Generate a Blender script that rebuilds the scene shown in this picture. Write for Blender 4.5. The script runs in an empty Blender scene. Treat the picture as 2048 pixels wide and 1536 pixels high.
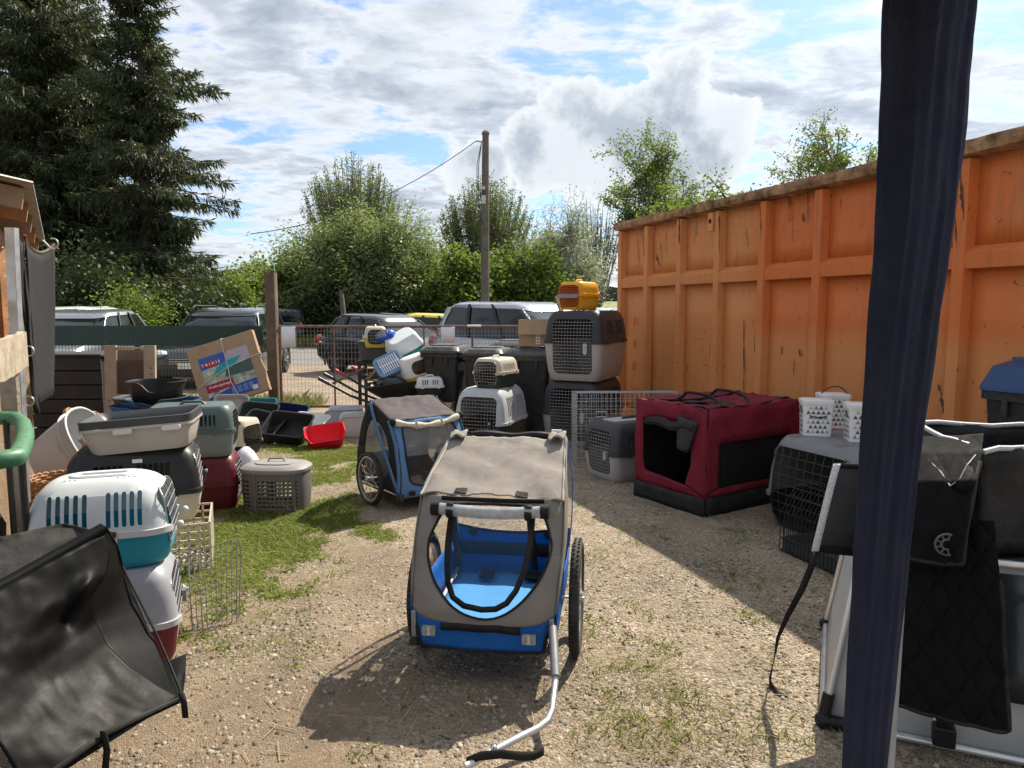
import bpy, bmesh, math, random
import numpy as np
from mathutils import Vector, Matrix, Euler, noise as mnoise
R = math.radians
random.seed(7); rng = np.random.default_rng(11)
scene = bpy.context.scene
col = scene.collection

# ------------------------------------------------------------------ camera
FPX, PITCH, CAMH = 1430.0, R(6.0), 1.52
cam_d = bpy.data.cameras.new('camera'); cam = bpy.data.objects.new('camera', cam_d); col.objects.link(cam)
cam.location = (0, 0, CAMH); cam.rotation_euler = (R(90) - PITCH, 0, 0)
cam_d.sensor_width = 36.0; cam_d.lens = FPX / 2048 * 36.0
cam_d.clip_start = 0.05; cam_d.clip_end = 4000
scene.camera = cam

# ------------------------------------------------------------------ light
SUN_S = Vector((-0.54, -0.80))            # shadow offset on the ground per metre of height
SUN_DIR = Vector((-SUN_S.x, -SUN_S.y, 1)).normalized()
SUN_EL = math.asin(SUN_DIR.z); SUN_AZ = math.atan2(SUN_DIR.x, SUN_DIR.y)
sd = bpy.data.lights.new('sun', 'SUN'); sd.energy = 4.4; sd.angle = R(0.5); sd.color = (1.0, 0.915, 0.77)
sun = bpy.data.objects.new('sun', sd); col.objects.link(sun); sun.location = (10, 15, 30)
sun.rotation_euler = SUN_DIR.to_track_quat('Z', 'Y').to_euler()

def nd(nt, t, x=0, y=0, **k):
    n = nt.nodes.new(t); n.location = (x, y)
    for a, b in k.items(): setattr(n, a, b)
    return n
def lk(nt, a, b): nt.links.new(a, b)
def math_n(nt, op, a, b=None, c=None, clamp=False):
    n = nt.nodes.new('ShaderNodeMath'); n.operation = op; n.use_clamp = clamp
    for i, s in enumerate((a, b, c)):
        if s is None: continue
        if isinstance(s, (int, float)): n.inputs[i].default_value = s
        else: nt.links.new(s, n.inputs[i])
    return n.outputs[0]
def vmath(nt, op, a, b=None):
    n = nt.nodes.new('ShaderNodeVectorMath'); n.operation = op
    for i, s in enumerate((a, b)):
        if s is None: continue
        if isinstance(s, (tuple, list, Vector)): n.inputs[i].default_value = tuple(s)
        else: nt.links.new(s, n.inputs[i])
    return n
def ramp(nt, fac, pts, interp='LINEAR'):
    n = nt.nodes.new('ShaderNodeValToRGB'); n.color_ramp.interpolation = interp
    e = n.color_ramp.elements
    while len(e) < len(pts): e.new(0.5)
    for i, (p, c) in enumerate(pts):
        e[i].position = p
        e[i].color = (c, c, c, 1) if isinstance(c, (int, float)) else (*c[:3], 1)
    nt.links.new(fac, n.inputs[0]); return n.outputs[0]
def mixc(nt, fac, a, b, typ='MIX'):
    n = nt.nodes.new('ShaderNodeMix'); n.data_type = 'RGBA'; n.blend_type = typ
    for s, i in ((fac, 0), (a, 6), (b, 7)):
        if isinstance(s, (int, float)): n.inputs[i].default_value = s
        elif isinstance(s, tuple): n.inputs[i].default_value = (*s[:3], 1)
        else: nt.links.new(s, n.inputs[i])
    return n.outputs[2]
def tex_noise(nt, vec, scale, detail=4, rough=0.55, dist=0.0):
    n = nt.nodes.new('ShaderNodeTexNoise'); n.inputs['Scale'].default_value = scale
    n.inputs['Detail'].default_value = detail; n.inputs['Roughness'].default_value = rough
    n.inputs['Distortion'].default_value = dist
    if vec is not None: nt.links.new(vec, n.inputs['Vector'])
    return n.outputs['Fac']

world = bpy.data.worlds.new('World'); scene.world = world; world.use_nodes = True
nt = world.node_tree; nt.nodes.clear()
wo = nd(nt, 'ShaderNodeOutputWorld'); bg = nd(nt, 'ShaderNodeBackground'); lk(nt, bg.outputs[0], wo.inputs[0])
sky = nd(nt, 'ShaderNodeTexSky'); sky.sky_type = 'NISHITA'; sky.sun_disc = False
sky.sun_elevation = SUN_EL; sky.sun_rotation = SUN_AZ; sky.air_density = 1.0; sky.dust_density = 0.6; sky.ozone_density = 1.2
tc = nd(nt, 'ShaderNodeTexCoord'); D = tc.outputs['Generated']
sep = nd(nt, 'ShaderNodeSeparateXYZ'); lk(nt, D, sep.inputs[0])
zc = math_n(nt, 'MAXIMUM', sep.outputs[2], 0.0)
# two cloud decks on horizontal planes: broken high sheet and cumulus
def deck(off, k, bias):
    zz = math_n(nt, 'ADD', zc, bias)
    c = nd(nt, 'ShaderNodeCombineXYZ'); lk(nt, math_n(nt, 'DIVIDE', sep.outputs[0], zz), c.inputs[0]); lk(nt, math_n(nt, 'DIVIDE', sep.outputs[1], zz), c.inputs[1])
    return vmath(nt, 'ADD', vmath(nt, 'MULTIPLY', c.outputs[0], (k, k, k)).outputs[0], off).outputs[0]
v1 = deck((3.1, 7.7, 0), 1.0, 0.10)
v2 = deck((11.3, 2.2, 3.0), 1.0, 0.22)
warp = nd(nt, 'ShaderNodeTexNoise'); warp.inputs['Scale'].default_value = 1.6; warp.inputs['Detail'].default_value = 3; lk(nt, v1, warp.inputs['Vector'])
v1 = vmath(nt, 'MULTIPLY', v1, (0.95, 1.2, 1)).outputs[0]
v1w = vmath(nt, 'ADD', v1, vmath(nt, 'MULTIPLY', warp.outputs['Color'], (0.35, 0.2, 0)).outputs[0]).outputs[0]
n1 = tex_noise(nt, v1w, 1.0, 10, 0.62)
n1b = tex_noise(nt, v1w, 4.2, 7, 0.62)
den1 = math_n(nt, 'ADD', math_n(nt, 'MULTIPLY', n1, 0.66), math_n(nt, 'MULTIPLY', n1b, 0.38))
cov1 = ramp(nt, den1, [(0.43, 0.0), (0.515, 1.0)], 'EASE')
n2 = tex_noise(nt, v2, 2.3, 11, 0.56, 0.25)
# one towering cumulus stands where the photograph shows it, built as a lump in direction space
lump = None
def blob(cx, cy, cz, r):
    dv = vmath(nt, 'DISTANCE', D, (cx, cy, cz)).outputs['Value']
    return math_n(nt, 'SUBTRACT', 1.0, math_n(nt, 'DIVIDE', dv, r))
def pdir(px, py):
    v = Vector(((px - 1024) / FPX, math.cos(PITCH) + (768 - py) / FPX * math.sin(PITCH), -math.sin(PITCH) + (768 - py) / FPX * math.cos(PITCH)))
    return v.normalized()
for (bx, by, br) in ((1340, 225, 0.075), (1160, 275, 0.085), (1405, 285, 0.07), (1250, 300, 0.09), (1090, 300, 0.065), (1340, 320, 0.08), (960, 350, 0.05)):
    b = blob(*pdir(bx, by), br)
    lump = b if lump is None else math_n(nt, 'MAXIMUM', lump, b)
nb = tex_noise(nt, D, 15.0, 9, 0.6)
nb2 = tex_noise(nt, D, 9.0, 6, 0.6)
lumpd = math_n(nt, 'ADD', math_n(nt, 'MULTIPLY', lump, 0.9), math_n(nt, 'MULTIPLY', math_n(nt, 'SUBTRACT', nb, 0.52), 1.35))
covL = ramp(nt, lumpd, [(0.02, 0.0), (0.11, 1.0)], 'EASE')
cov2 = math_n(nt, 'MULTIPLY', ramp(nt, n2, [(0.55, 0.0), (0.66, 1.0)], 'EASE'), 0.7)
# shading: thin edges scatter the sun brightly, thick cores are greyer
sdot = nd(nt, 'ShaderNodeVectorMath', operation='DOT_PRODUCT'); lk(nt, D, sdot.inputs[0]); sdot.inputs[1].default_value = tuple(SUN_DIR)
fw = math_n(nt, 'POWER', math_n(nt, 'MAXIMUM', sdot.outputs['Value'], 0.0), 4.0)
c1 = ramp(nt, den1, [(0.43, (0.55, 0.59, 0.63)), (0.51, (0.60, 0.62, 0.64)), (0.565, (0.43, 0.465, 0.51)), (0.64, (0.29, 0.325, 0.37))])
cL = ramp(nt, lumpd, [(0.0, (0.66, 0.68, 0.70)), (0.16, (0.55, 0.58, 0.61)), (0.36, (0.35, 0.395, 0.455)), (0.9, (0.29, 0.33, 0.395))])
cLm = mixc(nt, math_n(nt, 'MULTIPLY', ramp(nt, nb2, [(0.47, 0.0), (0.60, 1.0)]), 0.75), cL, (0.60, 0.63, 0.66))
c2 = ramp(nt, n2, [(0.53, (0.62, 0.65, 0.68)), (0.64, (0.55, 0.58, 0.62)), (0.75, (0.33, 0.37, 0.43))])
skyc = vmath(nt, 'MULTIPLY', sky.outputs[0], (0.080, 0.092, 0.112)).outputs[0]
m1 = mixc(nt, math_n(nt, 'MULTIPLY', cov1, 0.92), skyc, c1)
m2 = mixc(nt, cov2, m1, c2)
m3 = mixc(nt, covL, m2, cLm)
glow = math_n(nt, 'ADD', math_n(nt, 'ADD', 0.79, math_n(nt, 'MULTIPLY', fw, 0.06)), math_n(nt, 'MULTIPLY', math_n(nt, 'POWER', math_n(nt, 'MAXIMUM', sdot.outputs['Value'], 0.0), 24.0), 1.2))
gl = vmath(nt, 'SCALE', m3); lk(nt, glow, gl.inputs['Scale'])
lk(nt, gl.outputs[0], bg.inputs[0]); bg.inputs[1].default_value = 1.0

vs = scene.view_settings
scene.display_settings.display_device = 'sRGB'
vs.view_transform = 'Standard'; vs.look = 'None'; vs.exposure = 0.95; vs.gamma = 1.0; vs.use_curve_mapping = False
scene.render.resolution_x = 1024; scene.render.resolution_y = 768

# ------------------------------------------------------------------ pixel helpers (2048 x 1536 photograph)
def ray(px, py):
    x = (px - 1024) / FPX; u = (768 - py) / FPX
    return Vector((x, math.cos(PITCH) + u * math.sin(PITCH), -math.sin(PITCH) + u * math.cos(PITCH)))
def G(px, py, z=0.0):
    r = ray(px, py); t = (z - CAMH) / r.z
    return Vector((r.x * t, r.y * t, z))
def P(px, py, Y):
    r = ray(px, py); t = Y / r.y
    return Vector((r.x * t, Y, CAMH + r.z * t))

# ------------------------------------------------------------------ materials
MATS = {}
def mat(name, c=(0.5, 0.5, 0.5), rough=0.5, metal=0.0, var=0.12, scale=6.0, bump=0.0, bscale=80.0, dust=0.0, trans=0.0, spec=0.5, c2=None, alpha=1.0, coat=0.0):
    if name in MATS: return MATS[name]
    m = bpy.data.materials.new(name); MATS[name] = m; m.use_nodes = True
    nt = m.node_tree; b = nt.nodes['Principled BSDF']
    tcn = nd(nt, 'ShaderNodeTexCoord'); vec = tcn.outputs['Object']
    n = tex_noise(nt, vec, scale, 5, 0.6)
    lo = tuple(x * (1 - var) for x in c); hi = tuple(min(1, x * (1 + var)) for x in (c2 or c))
    cc = ramp(nt, n, [(0.3, lo), (0.7, hi)])
    if dust > 0:
        n2 = tex_noise(nt, vec, scale * 2.3, 6, 0.65)
        geo = nd(nt, 'ShaderNodeNewGeometry'); sp = nd(nt, 'ShaderNodeSeparateXYZ'); lk(nt, geo.outputs['Normal'], sp.inputs[0])
        up = math_n(nt, 'MULTIPLY_ADD', sp.outputs[2], 0.5, 0.5, True)
        fac = math_n(nt, 'MULTIPLY', math_n(nt, 'MULTIPLY', ramp(nt, n2, [(0.35, 0.0), (0.75, 1.0)]), dust), up)
        cc = mixc(nt, fac, cc, (0.36, 0.31, 0.25))
    lk(nt, cc, b.inputs['Base Color'])
    rn = tex_noise(nt, vec, scale * 3.1, 4, 0.6)
    lk(nt, ramp(nt, rn, [(0.3, max(0.02, rough - 0.08)), (0.7, min(1, rough + 0.1))]), b.inputs['Roughness'])
    b.inputs['Metallic'].default_value = metal; b.inputs['Specular IOR Level'].default_value = spec
    b.inputs['Transmission Weight'].default_value = trans; b.inputs['Alpha'].default_value = alpha
    b.inputs['Coat Weight'].default_value = coat
    if bump > 0:
        bn = nd(nt, 'ShaderNodeBump'); bn.inputs['Strength'].default_value = bump; bn.inputs['Distance'].default_value = 0.01
        lk(nt, tex_noise(nt, vec, bscale, 4, 0.6), bn.inputs['Height']); lk(nt, bn.outputs[0], b.inputs['Normal'])
    return m
def fabric(name, c, rough=0.85, wrinkle=0.35, weave=900, trans=0.0, sheen=0.0, dust=0.1):
    if name in MATS: return MATS[name]
    m = mat(name, c, rough, var=0.1, scale=5, dust=dust)
    nt = m.node_tree; b = nt.nodes['Principled BSDF']; tcn = nt.nodes['Texture Coordinate']; b.inputs['Specular IOR Level'].default_value = 0.18
    bn = nd(nt, 'ShaderNodeBump'); bn.inputs['Strength'].default_value = wrinkle; bn.inputs['Distance'].default_value = 0.02
    h = math_n(nt, 'ADD', math_n(nt, 'MULTIPLY', tex_noise(nt, tcn.outputs['Object'], 9, 5, 0.55, 1.2), 1.0), math_n(nt, 'MULTIPLY', tex_noise(nt, tcn.outputs['Object'], weave, 1, 0.5), 0.05))
    lk(nt, h, bn.inputs['Height']); lk(nt, bn.outputs[0], b.inputs['Normal'])
    if trans > 0:
        out = nt.nodes['Material Output']; t = nd(nt, 'ShaderNodeBsdfTranslucent'); t.inputs[0].default_value = (*c, 1)
        mx = nd(nt, 'ShaderNodeMixShader'); mx.inputs[0].default_value = trans
        lk(nt, b.outputs[0], mx.inputs[1]); lk(nt, t.outputs[0], mx.inputs[2]); lk(nt, mx.outputs[0], out.inputs[0])
    return m
def screen(name, c, hole=0.5, rough=0.7):
    """fine woven net: partly open"""
    if name in MATS: return MATS[name]
    m = mat(name, c, rough, var=0.1); nt = m.node_tree; b = nt.nodes['Principled BSDF']; out = nt.nodes['Material Output']
    t = nd(nt, 'ShaderNodeBsdfTransparent'); mx = nd(nt, 'ShaderNodeMixShader'); mx.inputs[0].default_value = hole
    lk(nt, b.outputs[0], mx.inputs[1]); lk(nt, t.outputs[0], mx.inputs[2]); lk(nt, mx.outputs[0], out.inputs[0])
    return m
def leafmat(name, c, c2, trans=0.35, rough=0.55):
    if name in MATS: return MATS[name]
    m = bpy.data.materials.new(name); MATS[name] = m; m.use_nodes = True; nt = m.node_tree
    b = nt.nodes['Principled BSDF']; out = nt.nodes['Material Output']
    tcn = nd(nt, 'ShaderNodeTexCoord')
    n = tex_noise(nt, tcn.outputs['Object'], 0.9, 3, 0.6)
    geo = nd(nt, 'ShaderNodeNewGeometry')
    f = math_n(nt, 'ADD', math_n(nt, 'MULTIPLY', n, 0.6), math_n(nt, 'MULTIPLY', geo.outputs['Random Per Island'], 0.4))
    cc = ramp(nt, f, [(0.28, c), (0.72, c2)])
    lk(nt, cc, b.inputs['Base Color']); b.inputs['Roughness'].default_value = rough; b.inputs['Specular IOR Level'].default_value = 0.35
    t = nd(nt, 'ShaderNodeBsdfTranslucent'); lk(nt, mixc(nt, 0.35, cc, (0.25, 0.32, 0.03)), t.inputs[0])
    mx = nd(nt, 'ShaderNodeMixShader'); mx.inputs[0].default_value = trans
    lk(nt, b.outputs[0], mx.inputs[1]); lk(nt, t.outputs[0], mx.inputs[2]); lk(nt, mx.outputs[0], out.inputs[0])
    return m

# ------------------------------------------------------------------ mesh builder
def tagp(o, label=None, cat=None, group=None, kind=None):
    if label: o['label'] = label
    if cat: o['category'] = cat
    if group: o['group'] = group
    if kind: o['kind'] = kind
    return o
def thing(name, label, cat, loc=(0, 0, 0), rz=0.0, group=None, rot=None):
    o = bpy.data.objects.new(name, None); col.objects.link(o); o.empty_display_size = 0.1
    o.location = loc; o.rotation_euler = rot if rot else (0, 0, rz)
    return tagp(o, label, cat, group)
def rrect(w, d, r, n=4, cx=0, cy=0):
    r = min(r, w / 2 - 1e-4, d / 2 - 1e-4); pts = []
    for qx, qy, a0 in ((1, 1, 0), (-1, 1, 90), (-1, -1, 180), (1, -1, 270)):
        for i in range(n + 1):
            a = R(a0 + 90 * i / n)
            pts.append((cx + qx * (w / 2 - r) + r * math.cos(a), cy + qy * (d / 2 - r) + r * math.sin(a)))
    return pts
def ellipse(w, d, n=24, cx=0, cy=0, e=2.0):
    out = []
    for i in range(n):
        a = 2 * math.pi * i / n; ca, sa = math.cos(a), math.sin(a)
        out.append((cx + w / 2 * math.copysign(abs(ca) ** (2 / e), ca), cy + d / 2 * math.copysign(abs(sa) ** (2 / e), sa)))
    return out
def ring(pts, z):
    return [(x, y, z(x, y) if callable(z) else z) for x, y in pts]
class MB:
    def __init__(s): s.v = []; s.f = []
    def add(s, vs, fs):
        o = len(s.v); s.v.extend(tuple(v) for v in vs); s.f.extend(tuple(i + o for i in f) for f in fs); return s
    def box(s, c, d, M=None):
        vs = [Vector((sx * d[0] / 2, sy * d[1] / 2, sz * d[2] / 2)) for sz in (-1, 1) for sx, sy in ((-1, -1), (1, -1), (1, 1), (-1, 1))]
        vs = [(M @ v if M else v) + Vector(c) for v in vs]
        return s.add(vs, [(3, 2, 1, 0), (4, 5, 6, 7), (0, 1, 5, 4), (1, 2, 6, 5), (2, 3, 7, 6), (3, 0, 4, 7)])
    def beam(s, a, b, w, h, up=(0, 0, 1)):
        a, b = Vector(a), Vector(b); d = (b - a); L = d.length; d.normalize()
        x = d.cross(Vector(up));  x = x.normalized() if x.length > 1e-5 else Vector((1, 0, 0)); u = x.cross(d)
        vs = [p + x * (sx * w / 2) + u * (sy * h / 2) for p in (a, b) for sx, sy in ((-1, -1), (1, -1), (1, 1), (-1, 1))]
        return s.add(vs, [(0, 1, 2, 3), (7, 6, 5, 4), (0, 4, 5, 1), (1, 5, 6, 2), (2, 6, 7, 3), (3, 7, 4, 0)])
    def loft(s, rings, cap0=True, cap1=True, closed=True):
        n = len(rings[0]); vs = [p for r in rings for p in r]; fs = []
        m = n if closed else n - 1
        for k in range(len(rings) - 1):
            for i in range(m):
                j = (i + 1) % n; fs.append((k * n + i, k * n + j, (k + 1) * n + j, (k + 1) * n + i))
        if cap0: fs.append(tuple(reversed(range(n))))
        if cap1: fs.append(tuple((len(rings) - 1) * n + i for i in range(n)))
        return s.add(vs, fs)
    def tube(s, path, r, n=8, closed=False, caps=True):
        pts = [Vector(p) for p in path]; N = len(pts); rings = []; prev = None
        for i, p in enumerate(pts):
            t = (pts[(i + 1) % N] - pts[i - 1]) if closed else (pts[min(i + 1, N - 1)] - pts[max(i - 1, 0)])
            if t.length < 1e-9: t = Vector((0, 0, 1))
            t.normalize()
            if prev is None:
                a = Vector((0, 0, 1)) if abs(t.z) < 0.9 else Vector((1, 0, 0)); u = t.cross(a).normalized()
            else:
                u = prev - t * prev.dot(t); u = u.normalized() if u.length > 1e-6 else t.orthogonal().normalized()
            prev = u; w = t.cross(u); rr = r[i] if isinstance(r, (list, tuple)) else r
            rings.append([p + (u * math.cos(2 * math.pi * k / n) + w * math.sin(2 * math.pi * k / n)) * rr for k in range(n)])
        if closed: rings.append(rings[0]); caps = False
        return s.loft(rings, caps, caps)
    def cyl(s, a, b, r, n=12): return s.tube([a, b], r, n)
    def sheet(s, rows):
        n = len(rows[0]); vs = [p for r in rows for p in r]
        return s.add(vs, [(k * n + i, k * n + i + 1, (k + 1) * n + i + 1, (k + 1) * n + i) for k in range(len(rows) - 1) for i in range(n - 1)])
    def sphere(s, c, r, n=10, m=7):
        rx, ry, rz = r if isinstance(r, tuple) else (r, r, r); c = Vector(c)
        rings = [[c + Vector((rx * math.sin(math.pi * (k + .02) / (m + .04)) * math.cos(2 * math.pi * i / n), ry * math.sin(math.pi * (k + .02) / (m + .04)) * math.sin(2 * math.pi * i / n), -rz * math.cos(math.pi * (k + .02) / (m + .04)))) for i in range(n)] for k in range(m + 1)]
        return s.loft(rings)
    def xf(s, M): s.v = [tuple(M @ Vector(v)) for v in s.v]; return s
    def mesh(s, name):
        me = bpy.data.meshes.new(name); me.from_pydata(s.v, [], s.f); me.validate(); me.update(); return me
    def build(s, name, m, parent=None, smooth=40, bevel=0, solid=0, sub=0, fixn=True):
        me = s.mesh(name)
        if fixn:
            bm = bmesh.new(); bm.from_mesh(me); bmesh.ops.recalc_face_normals(bm, faces=bm.faces); bm.to_mesh(me); bm.free()
        return finish(name, me, m, parent, smooth, bevel, solid, sub)
def finish(name, me, m, parent=None, smooth=40, bevel=0, solid=0, sub=0):
    if smooth:
        me.polygons.foreach_set('use_smooth', [True] * len(me.polygons))
        if smooth < 180: me.set_sharp_from_angle(angle=R(smooth))
    o = bpy.data.objects.new(name, me); col.objects.link(o)
    if m: me.materials.append(m)
    if parent: o.parent = parent
    if solid:
        md = o.modifiers.new('thick', 'SOLIDIFY'); md.thickness = solid; md.offset = 0
    if sub:
        md = o.modifiers.new('sub', 'SUBSURF'); md.levels = sub; md.render_levels = sub
    if bevel:
        md = o.modifiers.new('bev', 'BEVEL'); md.width = bevel; md.segments = 2; md.limit_method = 'ANGLE'; md.angle_limit = R(35)
    return o
def boolcut(shell, cut):
    """shell minus cutters (both MB) -> mesh"""
    a = shell.build('tmp_a', None, smooth=0); b = cut.build('tmp_b', None, smooth=0)
    md = a.modifiers.new('b', 'BOOLEAN'); md.operation = 'DIFFERENCE'; md.object = b; md.solver = 'EXACT'
    dg = bpy.context.evaluated_depsgraph_get(); me = bpy.data.meshes.new_from_object(a.evaluated_get(dg))
    for o in (a, b):
        m_ = o.data; bpy.data.objects.remove(o); bpy.data.meshes.remove(m_)
    return me
def copy_tree(o, parent=None):
    c = o.copy(); col.objects.link(c)
    if parent: c.parent = parent
    for ch in list(o.children): copy_tree(ch, c)
    return c
def quads_np(name, V, m, parent=None, per=4):
    """V: (N,per,3) array of separate faces"""
    N = V.shape[0]; me = bpy.data.meshes.new(name)
    me.vertices.add(N * per); me.vertices.foreach_set('co', V.reshape(-1).astype(np.float32))
    me.loops.add(N * per); me.loops.foreach_set('vertex_index', np.arange(N * per, dtype=np.int32))
    me.polygons.add(N); me.polygons.foreach_set('loop_start', np.arange(0, N * per, per, dtype=np.int32))
    me.update(calc_edges=True); me.validate()
    o = bpy.data.objects.new(name, me); col.objects.link(o); me.materials.append(m)
    if parent: o.parent = parent
    return o
def lerp(a, b, t): return a + (b - a) * t
def vnoise(x, y, z=0.0): return mnoise.noise(Vector((x, y, z)))
# ------------------------------------------------------------------ ground
def gz(x, y):
    d = max(0.0, y - 40.0)
    z = 0.026 * d if d < 120 else 3.12 + 0.004 * (d - 120)
    return z
def gzn(x, y):
    z = gz(x, y)
    if -9 < x < 7 and -2 < y < 14:
        z += 0.011 * vnoise(x * 0.9, y * 0.9) + 0.005 * vnoise(x * 3.1, y * 3.1, 4.0)
    return z
def ground_material():
    m = bpy.data.materials.new('gravel_ground'); m.use_nodes = True; nt = m.node_tree; b = nt.nodes['Principled BSDF']
    geo = nd(nt, 'ShaderNodeNewGeometry'); pos = geo.outputs['Position']; sp = nd(nt, 'ShaderNodeSeparateXYZ'); lk(nt, pos, sp.inputs[0])
    vo = nd(nt, 'ShaderNodeTexVoronoi'); vo.inputs['Scale'].default_value = 75; lk(nt, pos, vo.inputs['Vector'])
    vo2 = nd(nt, 'ShaderNodeTexVoronoi'); vo2.inputs['Scale'].default_value = 170; lk(nt, pos, vo2.inputs['Vector'])
    cs = nd(nt, 'ShaderNodeSeparateColor'); lk(nt, vo.outputs['Color'], cs.inputs[0])
    peb = ramp(nt, cs.outputs[0], [(0.0, (0.13, 0.09, 0.058)), (0.3, (0.285, 0.218, 0.15)), (0.6, (0.37, 0.297, 0.21)), (0.85, (0.47, 0.40, 0.305)), (1.0, (0.62, 0.56, 0.46))])
    cs2 = nd(nt, 'ShaderNodeSeparateColor'); lk(nt, vo2.outputs['Color'], cs2.inputs[0])
    peb2 = ramp(nt, cs2.outputs[1], [(0.0, (0.15, 0.105, 0.068)), (0.5, (0.33, 0.26, 0.182)), (1.0, (0.51, 0.43, 0.325))])
    big = tex_noise(nt, pos, 0.8, 5, 0.6); mid = tex_noise(nt, pos, 4.5, 5, 0.65); fine = tex_noise(nt, pos, 300, 2, 0.6)
    grav = mixc(nt, ramp(nt, mid, [(0.4, 0.0), (0.62, 1.0)]), peb2, peb)
    dirt = ramp(nt, mid, [(0.3, (0.12, 0.080, 0.050)), (0.7, (0.215, 0.150, 0.098))])
    dirt = mixc(nt, math_n(nt, 'MULTIPLY', fine, 0.5), dirt, (0.30, 0.225, 0.15))
    # trodden brown soil in the near left, loose gravel to the right and beyond
    zone = math_n(nt, 'ADD', math_n(nt, 'MULTIPLY', sp.outputs[0], 0.26), math_n(nt, 'MULTIPLY', sp.outputs[1], 0.13))
    zone = math_n(nt, 'ADD', zone, math_n(nt, 'MULTIPLY', math_n(nt, 'SUBTRACT', big, 0.5), 1.6))
    zf = ramp(nt, math_n(nt, 'MULTIPLY', zone, 1.0), [(0.05, 0.22), (0.55, 0.95)])
    c = mixc(nt, zf, dirt, grav)
    far = ramp(nt, math_n(nt, 'MULTIPLY', sp.outputs[1], 0.05), [(0.40, 0.0), (0.52, 1.0)])
    c = mixc(nt, math_n(nt, 'MULTIPLY', far, 0.55), c, (0.36, 0.28, 0.215))
    stn = ramp(nt, tex_noise(nt, pos, 1.7, 6, 0.7), [(0.32, 0.66), (0.68, 1.12)])
    mul = nd(nt, 'ShaderNodeMix', data_type='RGBA', blend_type='MULTIPLY'); mul.inputs[0].default_value = 1; lk(nt, c, mul.inputs[6]); lk(nt, stn, mul.inputs[7])
    lk(nt, mul.outputs[2], b.inputs['Base Color']); b.inputs['Roughness'].default_value = 0.9; b.inputs['Specular IOR Level'].default_value = 0.25
    bn = nd(nt, 'ShaderNodeBump'); bn.inputs['Strength'].default_value = 0.9; bn.inputs['Distance'].default_value = 0.012
    h = math_n(nt, 'SUBTRACT', math_n(nt, 'MULTIPLY', fine, 0.25), math_n(nt, 'MULTIPLY', vo.outputs['Distance'], math_n(nt, 'MULTIPLY', zf, 1.0)))
    h = math_n(nt, 'SUBTRACT', h, math_n(nt, 'MULTIPLY', vo2.outputs['Distance'], 0.4))
    h = math_n(nt, 'ADD', h, math_n(nt, 'MULTIPLY', mid, 1.2))
    lk(nt, h, bn.inputs['Height']); lk(nt, bn.outputs[0], b.inputs['Normal'])
    return m
xs = sorted(set([-1500, -700, -300, -120, -60, -35, -20, -14] + [round(-9 + 0.16 * i, 3) for i in range(101)] + [9, 14, 20, 35, 60, 120, 300, 700, 1500]))
ys = sorted(set([-40, -15, -6] + [round(-2 + 0.16 * i, 3) for i in range(101)] + [16, 18, 20, 24, 28, 34, 40, 50, 60, 80, 100, 120, 140, 160, 250, 500, 1000, 2500]))
mb = MB(); mb.sheet([[(x, y, gzn(x, y)) for x in xs] for y in ys])
tagp(mb.build('ground', ground_material(), smooth=180, fixn=False), kind='structure')
# road beyond the gate, verge and rising field
asph = mat('asphalt', (0.17, 0.165, 0.16), 0.9, var=0.15, scale=3, bump=0.4, bscale=60)
mb = MB(); mb.sheet([[(x, lerp(19.6, 28.2, k / 4) + 0.05 * x * 0, 0.006) for x in range(-90, 91, 6)] for k in range(5)])
tagp(mb.build('road', asph, smooth=0, fixn=False), kind='structure')
fieldm = bpy.data.materials.new('field_grass'); fieldm.use_nodes = True; nt = fieldm.node_tree; b = nt.nodes['Principled BSDF']
geo = nd(nt, 'ShaderNodeNewGeometry')
fn = tex_noise(nt, geo.outputs['Position'], 0.12, 6, 0.65); fn2 = tex_noise(nt, geo.outputs['Position'], 3.0, 5, 0.7)
fc = ramp(nt, math_n(nt, 'ADD', math_n(nt, 'MULTIPLY', fn, 0.7), math_n(nt, 'MULTIPLY', fn2, 0.3)), [(0.35, (0.07, 0.10, 0.02)), (0.5, (0.16, 0.17, 0.05)), (0.68, (0.30, 0.25, 0.10))])
lk(nt, fc, b.inputs['Base Color']); b.inputs['Roughness'].default_value = 0.95
mb = MB(); fy = [28.6, 32, 36, 40, 46, 54, 64, 80, 100, 120, 140, 160, 250, 500]
mb.sheet([[(x, y, gz(x, y) + 0.03) for x in range(-200, 201, 8)] for y in fy])
tagp(mb.build('field', fieldm, smooth=180, fixn=False), kind='structure')

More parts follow.
